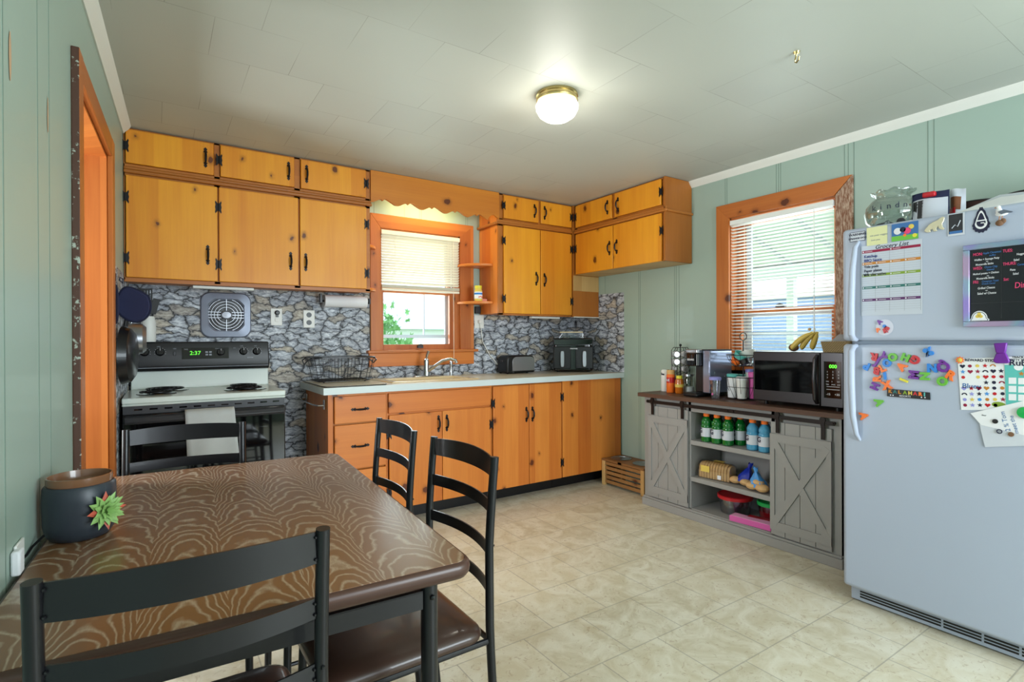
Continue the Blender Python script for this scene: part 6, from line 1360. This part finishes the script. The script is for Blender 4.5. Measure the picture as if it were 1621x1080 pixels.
for y, z, r, mt in ((0.966, 1.648, 0.014, 'white_ink'), (0.947, 1.652, 0.011, 'ink'), (0.931, 1.645, 0.013, 'pink_ink'), (0.917, 1.660, 0.010, 'tan'), (0.905, 1.622, 0.008, 'yellow'), (0.940, 1.628, 0.006, 'orange')):
    mb = MB(); fpoly(mb, disc(y, z, r), 0.0026); mb.build('printed_blob', M[mt], pcd)
# polar bear magnet
be = thing('bear_magnet', 'shiny cream animal-shaped magnet on the freezer door', 'magnet', fpt(0.84, 1.655))
pts = [(0.872, 1.632), (0.868, 1.640), (0.856, 1.655), (0.842, 1.664), (0.828, 1.668), (0.818, 1.676), (0.810, 1.680), (0.804, 1.675), (0.806, 1.664), (0.812, 1.652), (0.811, 1.640), (0.804, 1.630), (0.812, 1.627), (0.822, 1.634), (0.826, 1.645), (0.832, 1.634), (0.828, 1.626), (0.840, 1.625), (0.844, 1.636), (0.852, 1.634), (0.850, 1.625), (0.862, 1.625)]
MB().prism(pts[::-1], lambda u, v, w_: (w_, u, v), Fx-0.006, Fx-0.0005).build('animal_shape', plain('pearl_cream', (226, 216, 186), 0.2, 0.3, var=0.3, scale=90), be, bevel=0.0015)
ph = thing('photo_magnet', 'small dark photo in a pale border on the freezer door', 'photo', fpt(0.77, 1.644))
mb = MB(); frect(mb, 0.795, 0.742, 1.598, 1.684, 0.0014); mb.build('border', M['paper_grey'], ph); mb = MB(); frect(mb, 0.792, 0.748, 1.606, 1.682, 0.0018); mb.build('photo', plain('dark_photo', (44, 44, 50), 0.4, var=0.5, scale=60), ph)
mb = MB(); frect(mb, 0.790, 0.750, 1.606, 1.616, 0.0022); mb.build('caption_band', M['blue_ink'], ph)
mb = MB(); mb.tube([fpt(0.782, 1.628, 0.0024), fpt(0.772, 1.640, 0.0024), fpt(0.764, 1.632, 0.0024), fpt(0.755, 1.655, 0.0024)], 0.0014, 5); mb.build('pale_figure', M['paper_grey'], ph)
ag = thing('droplet_decal', 'dark droplet-shaped logo decal beside the bird magnet', 'decal', fpt(0.693, 1.642))
def drop(cx, cz, w_, h_, n=28, spikes=0.0):
    pts = []
    for k in range(n):
        a = 2*PI*k/n; r = math.cos(a); s_ = math.sin(a); zz = -h_*0.30+h_*0.36*s_ if s_ < 0 else -h_*0.30+h_*0.80*s_**1.3; ww = w_*0.5*r*(1.0 if s_ < 0 else (1-0.35*s_)); 
        q = 1+spikes*(0.5+0.5*math.cos(k*PI))
        pts.append((cx-ww*q, cz+zz*q))
    return pts
mb = MB(); fpoly(mb, drop(0.693, 1.652, 0.050, 0.080, 28, 0.09), 0.0008); mb.build('outer_shape', M['ink'], ag)
mb = MB(); fpoly(mb, drop(0.693, 1.650, 0.037, 0.060), 0.0014); mb.build('white_ring', M['paper'], ag)
mb = MB(); fpoly(mb, drop(0.693, 1.6485, 0.027, 0.046), 0.0019); mb.build('inner_shape', M['ink'], ag)
mb = MB(); frect(mb, 0.706, 0.676, 1.640, 1.6445, 0.0024); frect(mb, 0.694, 0.680, 1.631, 1.6345, 0.0024); frect(mb, 0.684, 0.680, 1.624, 1.6345, 0.0024); mb.build('letter_bars', M['paper'], ag)
bd = thing('bird_magnet', 'white and grey gull magnet perched on a brown post', 'magnet', fpt(0.63, 1.65))
mb = MB(); mb.ball(fpt(0.640, 1.666, 0.008), 0.012, 12, (0.5, 0.8, 1.2)); mb.ball(fpt(0.632, 1.655, 0.008), 0.012, 12, (0.5, 1.6, 0.75)); mb.ball(fpt(0.641, 1.680, 0.008), 0.007, 10, (0.6, 1, 1)); mb.build('body', M['paper'], bd)
mb = MB(); mb.prism([(0.642, 1.662), (0.625, 1.668), (0.600, 1.656), (0.606, 1.653), (0.618, 1.655), (0.632, 1.652)], lambda u, v, w_: (w_, u, v), Fx-0.017, Fx-0.010); mb.build('wing', plain('slate_wing', (96, 104, 118), 0.5), bd)
mb = MB(); mb.tube([fpt(0.648, 1.681, 0.008), fpt(0.653, 1.679, 0.008)], [0.0022, 0.0008], 6); mb.tube([fpt(0.638, 1.648, 0.008), fpt(0.640, 1.632, 0.008)], 0.0012, 5); mb.tube([fpt(0.630, 1.648, 0.008), fpt(0.633, 1.632, 0.008)], 0.0012, 5); mb.build('beak_and_legs', M['amber_ink'], bd)
mb = MB(); mb.ball(fpt(0.638, 1.622, 0.008), 0.013, 10, (0.5, 1.0, 0.9)); mb.ball(fpt(0.628, 1.628, 0.008), 0.009, 10, (0.5, 1.0, 1.1)); mb.build('post', M['potato'], bd)
# menu board
bo = thing('menu_board', 'black dry-erase menu board in an iridescent lilac frame', 'board', fpt(0.60, 1.394))
b0, b1_, bt0, bt1 = 0.745, 0.452, 1.240, 1.553; fw_ = 0.020
mb = MB(); X_ = Fx-0.0005
for a in ((b1_, b0, bt0, bt0+fw_), (b1_, b0, bt1-fw_, bt1), (b0-fw_, b0, bt0+fw_, bt1-fw_), (b1_, b1_+fw_, bt0+fw_, bt1-fw_)): mb.box(X_-0.014, X_, a[0], a[1], a[2], a[3])
mb.build('frame', M['holo'], bo, bevel=0.002)
mb = MB(); mb.box(X_-0.006, X_, b1_+fw_, b0-fw_, bt0+fw_, bt1-fw_); mb.build('board', plain('black_board', (26, 28, 34), 0.25), bo)
mb = MB(); d_ = 0.0075
for y in (0.634,): frect(mb, y+0.0005, y-0.0005, 1.27, 1.53, 0.0072)
frect(mb, 0.722, 0.474, 1.3285, 1.3292, 0.0072); mb.build('grid_lines', M['dark_grey'], bo)
def wr_(items, mat, nm='handwriting'):
    mb = MB()
    for s_, y, z, sz in items: MB().text(s_, fpt(y, z, d_), RR, UU, sz, 0.0002, offset=0.0001, wx=0.72, shear=0.1, rot=0.02).build(nm, mat, bo)
wr_([('MON:', 0.716, 1.514, 0.0155), ('WED:', 0.716, 1.461, 0.0155), ('FRI:', 0.716, 1.409, 0.0155), ('TUES:', 0.630, 1.516, 0.0155), ('THURS:', 0.630, 1.468, 0.0155), ('Sat:', 0.628, 1.412, 0.0150), ('Dine', 0.598, 1.387, 0.030)], M['pink_ink'])
wr_([('Apple Cinnamon', 0.686, 1.516, 0.0105), ('muffins', 0.668, 1.506, 0.009), ('Choco Chip', 0.682, 1.463, 0.0105), ('Oatmeal', 0.676, 1.453, 0.009), ('Cinnamon Toast', 0.690, 1.410, 0.010), ('Crunch Cereal', 0.690, 1.401, 0.009), ('Cereal', 0.590, 1.462, 0.0105)], M['blue_ink'])
wr_([('Waffles + Sausage Patty', 0.712, 1.493, 0.0105), ('-or-', 0.678, 1.485, 0.007), ('Mozzarella Sticks', 0.708, 1.475, 0.0105), ('Mashed potato + Chicken', 0.716, 1.440, 0.0100), ('-or-', 0.676, 1.431, 0.007), ('Mozzarella Sticks', 0.706, 1.422, 0.0105), ('Grilled Cheese', 0.702, 1.385, 0.0115), ('-or-', 0.680, 1.376, 0.007), ('Salad w/ Cheese', 0.703, 1.365, 0.0115), ('Nuggets', 0.592, 1.500, 0.0105), ('Salad', 0.600, 1.480, 0.0105), ('Pizza', 0.610, 1.445, 0.0105), ('Salad', 0.602, 1.430, 0.0105)], M['white_ink'])
bs = thing('arch_sticker', 'small arched cream sticker in the lower left corner of the menu board', 'sticker', fpt(0.70, 1.28))
for d2, sc_, mt in ((0.0080, 1.0, 'paper'), (0.0085, 0.88, 'ink'), (0.0090, 0.80, 'paper')):
    pts = [(0.697+0.024*sc_*math.cos(a), 1.272+0.028*sc_*math.sin(a)) for a in [PI*k/14 for k in range(15)]] + [(0.697-0.029*sc_, 1.270-0.002), (0.697-0.029*sc_, 1.272-0.010*sc_), (0.697+0.029*sc_, 1.272-0.010*sc_), (0.697+0.029*sc_, 1.268)]
    mb = MB(); fpoly(mb, pts, d2); mb.build('sticker_layer', M[mt], bs)
mb = MB(); fpoly(mb, disc(0.702, 1.279, 0.006), 0.0094); fpoly(mb, disc(0.692, 1.279, 0.006), 0.0094); fpoly(mb, disc(0.697, 1.288, 0.006), 0.0094); mb.build('emblem', M['tan'], bs)

# ------------------------------------------------------------------ on top of the refrigerator
FT = 1.6905
gbw = thing('glass_bowl', 'round clear glass bowl with crimped rim and lettering on the refrigerator', 'bowl', (2.83, 1.072, FT))
n_ = 44; prof = [(0.040, 0.0), (0.075, 0.012), (0.104, 0.045), (0.112, 0.080), (0.104, 0.115), (0.080, 0.145), (0.066, 0.156), (0.070, 0.168), (0.086, 0.180)]
vs = []
for i, (r, z) in enumerate(prof):
    for k in range(n_):
        a = 2*PI*k/n_; q = 1.0; dz = 0
        if i >= 7: q = 1+0.045*math.sin(a*9)*(i-6)/2; dz = 0.005*math.sin(a*9+0.8)*(i-6)/2
        vs.append((r*q*math.cos(a), r*q*math.sin(a), z+dz))
mb = MB(); mb.add(vs, [(i*n_+k, i*n_+(k+1) % n_, (i+1)*n_+(k+1) % n_, (i+1)*n_+k) for i in range(len(prof)-1) for k in range(n_)]+[tuple(range(n_))[::-1]]); bw = mb.build('bowl', M['jar_glass'], gbw, world=False, ang=60)
sd = bw.modifiers.new('solid', 'SOLIDIFY'); sd.thickness = 0.003
mb = MB()
for k, chh in enumerate('kindn'):
    a = PI+0.62-0.0-0.26*k*-1 - 0.55 + 0.15; a = PI + (-0.30+0.27*k); r = 0.1135
    c = Vector((r*math.cos(a), r*math.sin(a), 0.098)); tdir = Vector((-math.sin(a), math.cos(a), 0)); mb.text(chh, c, tdir, Vector((0, 0, 1)), 0.036, 0.0003, align='CENTER')
mb.build('lettering', M['ink'], gbw, world=False)
tr_ = thing('trinket', 'dark keepsake pieces lying inside the glass bowl', 'trinket', (2.83, 1.072, FT+0.004))
mb = MB(); mb.ball((-0.03, 0.02, 0.022), 0.028, 10, (1, 1.6, 0.6)); mb.ball((0.02, -0.03, 0.022), 0.030, 10, (1.2, 1.3, 0.55)); mb.ball((-0.02, -0.04, 0.032), 0.018, 10, (1, 1, 1)); mb.build('dark_pieces', M['cocoa'], tr_, world=False)
mb = MB(); mb.ball((-0.055, 0.0, 0.03), 0.012, 10); mb.build('bead', M['steel'], tr_, world=False)
def pouch(label, x, y0, y1, z1, th, body, parts):
    t_ = thing('treat_bag', label, 'bag', (x, (y0+y1)/2, FT))
    n, m_ = 8, 8; vs = []
    for sgn in (-1, 1):
        for i in range(n+1):
            for j in range(m_+1):
                u, v = i/n, j/m_; bul = math.sin(PI*u)*(math.cos(v*PI/2)**0.5 if v < 1 else 0)*th; skew = 0.018*(1-v)
                vs.append((x+sgn*bul+0.012*v+0.003*math.sin(7*u+4*v), y0+(y1-y0)*u - 0.0*skew, FT+0.001+(z1-FT)*v+0.004*math.sin(u*5)*v))
    s_ = (n+1)*(m_+1); fs = []
    for i in range(n):
        for j in range(m_): a = i*(m_+1)+j; fs += [(a, a+m_+1, a+m_+2, a+1), (s_+a, s_+a+1, s_+a+m_+2, s_+a+m_+1)]
    mb = MB(); mb.add(vs, fs); mb.build('bag_body', M[body], t_)
    for nm, a0, a1, b0_, b1, mt in parts:
        vs = []; n2 = 6
        for i in range(n2+1):
            for j in range(n2+1):
                u = a0+(a1-a0)*i/n2; v = b0_+(b1-b0_)*j/n2; bul = math.sin(PI*u)*(math.cos(v*PI/2)**0.5)*th; vs.append((x-bul+0.012*v+0.003*math.sin(7*u+4*v)-0.0016, y0+(y1-y0)*u, FT+0.001+(z1-FT)*v+0.004*math.sin(u*5)*v))
        mb = MB(); mb.add(vs, [(i*(n2+1)+j, (i+1)*(n2+1)+j, (i+1)*(n2+1)+j+1, i*(n2+1)+j+1) for i in range(n2) for j in range(n2)]); mb.build(nm, M[mt], t_)
    return t_
pb = pouch('navy and white treat bag closed with a red clip on the refrigerator', 2.79, 0.985, 0.850, 1.832, 0.026, 'navy', [('white_panel', 0.04, 0.97, 0.16, 0.78, 'paper_grey'), ('photo_panel', 0.05, 0.36, 0.18, 0.74, 'dark_grey'), ('window', 0.06, 0.90, 0.03, 0.13, 'skyblue')])
mb = MB()
for k in range(6): mb.box(2.765, 2.7655, 0.93-0.004, 0.865, 1.784-k*0.010, 1.7848-k*0.010)
tag(MB().box(2.772, 2.796, 0.893, 0.940, 1.808, 1.830).build('bag_clip', M['red'], bevel=0.006), 'red plastic bag clip on the navy treat bag', 'clip')
pouch('white treat bag with a brown horse picture beside the navy bag', 2.83, 0.862, 0.806, 1.832, 0.020, 'paper_grey', [('horse_picture', 0.10, 0.75, 0.35, 0.75, 'horse'), ('red_panel', 0.02, 0.50, 0.10, 0.42, 'red'), ('navy_band', 0.05, 0.95, 0.02, 0.10, 'royal')])
for lb, x, y, r, h in (('dark brown hat-like bowl right of the treat bags', 2.95, 0.800, 0.085, 0.085), ('dark rimmed bowl behind the leaning papers', 2.95, 0.62, 0.09, 0.090)):
    t_ = thing('dark_bowl', lb, 'bowl', (x, y, FT))
    MB().lathe([(r*0.5, 0), (r*0.7, h*0.3), (r*0.95, h*0.8), (r*1.08, h), (r*1.04, h), (r*0.9, h*0.78), (0, h*0.1)], (0, 0, 0), 30).build('bowl', M['cocoa'], t_, world=False)
    MB().tube([(r*1.08*math.cos(k*PI/16), r*1.08*math.sin(k*PI/16), h) for k in range(32)], 0.003, 6, True).build('rim', M['black_plastic'], t_, world=False)
pp = thing('leaning_papers', 'white papers and booklet leaning over the front of the refrigerator top', 'papers', (2.70, 0.66, FT))
def leaf(pts, mt, dz):
    mb = MB(); n = len(pts); mb.add([Vector(p) for p in pts]+[Vector(p)+Vector((0, 0, -0.0006)) for p in pts], [tuple(range(n)), tuple(range(2*n-1, n-1, -1))]+[(i, n+i, n+(i+1) % n, (i+1) % n) for i in range(n)]); mb.build('paper_sheet', M[mt], pp, smooth=False)
leaf([(2.64, 0.79, FT+0.003), (2.64, 0.55, FT+0.004), (2.66, 0.42, FT+0.02), (2.74, 0.44, FT+0.035), (2.78, 0.68, FT+0.065), (2.76, 0.74, FT+0.03)][::-1], 'paper', 0)
leaf([(2.66, 0.80, FT+0.001), (2.66, 0.60, FT+0.002), (2.80, 0.55, FT+0.070), (2.82, 0.695, FT+0.082)][::-1], 'paper_grey', 0)
rb = thing('brown_box', 'brown box at the back right of the refrigerator top', 'box', (3.05, 0.47, FT))
MB().box(3.07, 3.25, 0.40, 0.56, FT, FT+0.13).build('box_body', M['horse'], rb, bevel=0.004)

# ================================================================== CEILING FIXTURES
clt = thing('ceiling_light', 'flush ceiling light with brass rim and glowing white glass bowl', 'lamp', (1.585, 1.985, HZ))
MB().lathe([(0.098, 0.0), (0.100, -0.010), (0.094, -0.014), (0.094, -0.022), (0.100, -0.028), (0.098, -0.036), (0.088, -0.040), (0.0, -0.040)][::-1], (0, 0, -0.0005), 40).build('brass_rim', M['brass'], clt, world=False)
MB().lathe([(0.0, -0.128), (0.030, -0.126), (0.060, -0.116), (0.085, -0.098), (0.099, -0.072), (0.101, -0.055), (0.094, -0.040)], (0, 0, 0), 40).build('glass_bowl', M['lamp'], clt, world=False)
d = bpy.data.lights.new('ceiling_lamp_light', 'POINT'); d.energy = 4.5; d.color = (1.0, 0.96, 0.88); d.shadow_soft_size = 0.10
o = bpy.data.objects.new('ceiling_lamp_light', d); o.location = (1.585, 1.985, HZ-0.24); C.objects.link(o)
hk = thing('ceiling_hook', 'small bronze swag hook screwed to the ceiling', 'hook', (2.162, 1.156, HZ))
MB().lathe([(0.0, -0.008), (0.010, -0.007), (0.013, -0.0005)], (0, 0, 0), 16).build('rose', M['brass'], hk, world=False)
MB().tube([(0, 0, -0.006), (0.002, 0.004, -0.018), (0.008, 0.010, -0.024), (0.010, 0.012, -0.034), (0.0, 0.0, -0.043), (-0.012, -0.014, -0.040), (-0.016, -0.018, -0.030)], 0.0032, 8).build('hook', M['brass'], hk, world=False)

# ================================================================== OUTDOORS
struct(MB().box(-30, 50, BY+0.3, 60, -0.9, -0.8).build('ground_outside', M['grass'], smooth=False))
struct(MB().box(RX+0.3, 50, -20, BY+0.3, -0.9, -0.8).build('ground_side', M['grass'], smooth=False))
sr = thing('leafy_tree', 'bright leafy branches outside the sink window', 'tree', (1.75, 5.2, -0.8))
rl = random.Random(5); mb = MB(); stems = MB()
cl_ = [(1.95, 5.3, 1.36, 0.20), (1.80, 5.2, 1.16, 0.18), (2.12, 5.4, 1.10, 0.17), (1.95, 5.3, 0.93, 0.20), (1.74, 5.2, 0.92, 0.16), (1.70, 5.1, 1.55, 0.10)]
for cx, cy, cz, r in cl_:
    stems.tube([(1.75, 5.2, -0.8), (1.78, 5.22, 0.4), (cx, cy, cz)], [0.02, 0.012, 0.004], 6)
    for _ in range(95):
        c = Vector((cx+rl.gauss(0, r*0.55), cy+rl.gauss(0, r*0.5), cz+rl.gauss(0, r*0.45))); sz = rl.uniform(0.03, 0.055)
        R_ = Matrix.Rotation(rl.uniform(0, 6.28), 3, 'Z') @ Matrix.Rotation(rl.uniform(0.5, 2.2), 3, 'X') @ Matrix.Rotation(rl.uniform(0, 6.28), 3, 'Z')
        pts = [(0, -1), (0.35, -0.45), (0.95, -0.5), (0.6, 0.0), (0.95, 0.5), (0.35, 0.35), (0, 1.1), (-0.35, 0.35), (-0.95, 0.5), (-0.6, 0.0), (-0.95, -0.5), (-0.35, -0.45)]
        vs = [c+R_ @ Vector((u*sz, v*sz, 0.15*sz*abs(u))) for u, v in pts]; mb.add(vs+[c], [(k, (k+1) % 12, 12) for k in range(12)])
lf = mb.build('foliage', M['leaf'], sr, smooth=False); stems.build('stems', M['leaf'], sr)
def house(label, x0, x1, y0, y1, h, ridge, along='x'):
    t_ = thing('neighbour_house', label, 'house', ((x0+x1)/2, (y0+y1)/2, -0.8))
    MB().box(x0, x1, y0, y1, -0.8, h).build('walls', M['house_white'], t_)
    mb = MB(); o_ = 0.3
    if along == 'x': mb.prism([(y0-o_, h), (y1+o_, h), ((y0+y1)/2, ridge)], lambda u, v, w_: (w_, u, v), x0-o_, x1+o_)
    else: mb.prism([(x0-o_, h), (x1+o_, h), ((x0+x1)/2, ridge)], lambda u, v, w_: (u, w_, v), y0-o_, y1+o_)
    mb.build('roof', M['house_roof'], t_)
    return t_
house('pale neighbouring house seen through the sink window', 5.0, 13.0, 14.0, 19.0, 1.5, 3.2)
aw = thing('patio_awning', 'white ribbed awning sloping outside the side window', 'awning', (4.6, 3.0, 2.3))
mb = MB(); mb.prism([(RX+0.35, 2.75), (5.9, 2.05), (5.9, 2.02), (RX+0.35, 2.72)][::-1], lambda u, v, w_: (u, w_, v), 0.8, 5.6); mb.build('roof_panel', M['house_white'], aw)
for k in range(9):
    y = 1.0+k*0.55; mb = MB(); mb.tube([(RX+0.36, y, 2.71), (5.88, y, 2.01)], 0.022, 6); mb.build('rib', M['paper_grey'], aw)
mb = MB(); mb.box(5.82, 5.92, 0.8, 5.6, 1.88, 2.02)
for y in (0.85, 3.2, 5.55): mb.box(5.83, 5.91, y-0.04, y+0.04, -0.8, 1.88)
mb.build('front_beam', M['house_white'], aw)
nh = thing('garden_shed', 'blue-grey shed with white trim beyond the side window', 'shed', (8.2, 4.6, -0.8))
MB().box(7.2, 9.5, 3.2, 6.2, -0.8, 1.75).build('walls', M['frost_blue'], nh)
mb = MB(); mb.box(7.17, 7.2, 3.2, 3.35, -0.8, 1.75); mb.box(7.17, 7.2, 4.55, 4.68, -0.8, 1.75); mb.box(7.15, 9.5, 3.1, 6.3, 1.75, 1.88); mb.build('trim', M['house_white'], nh)
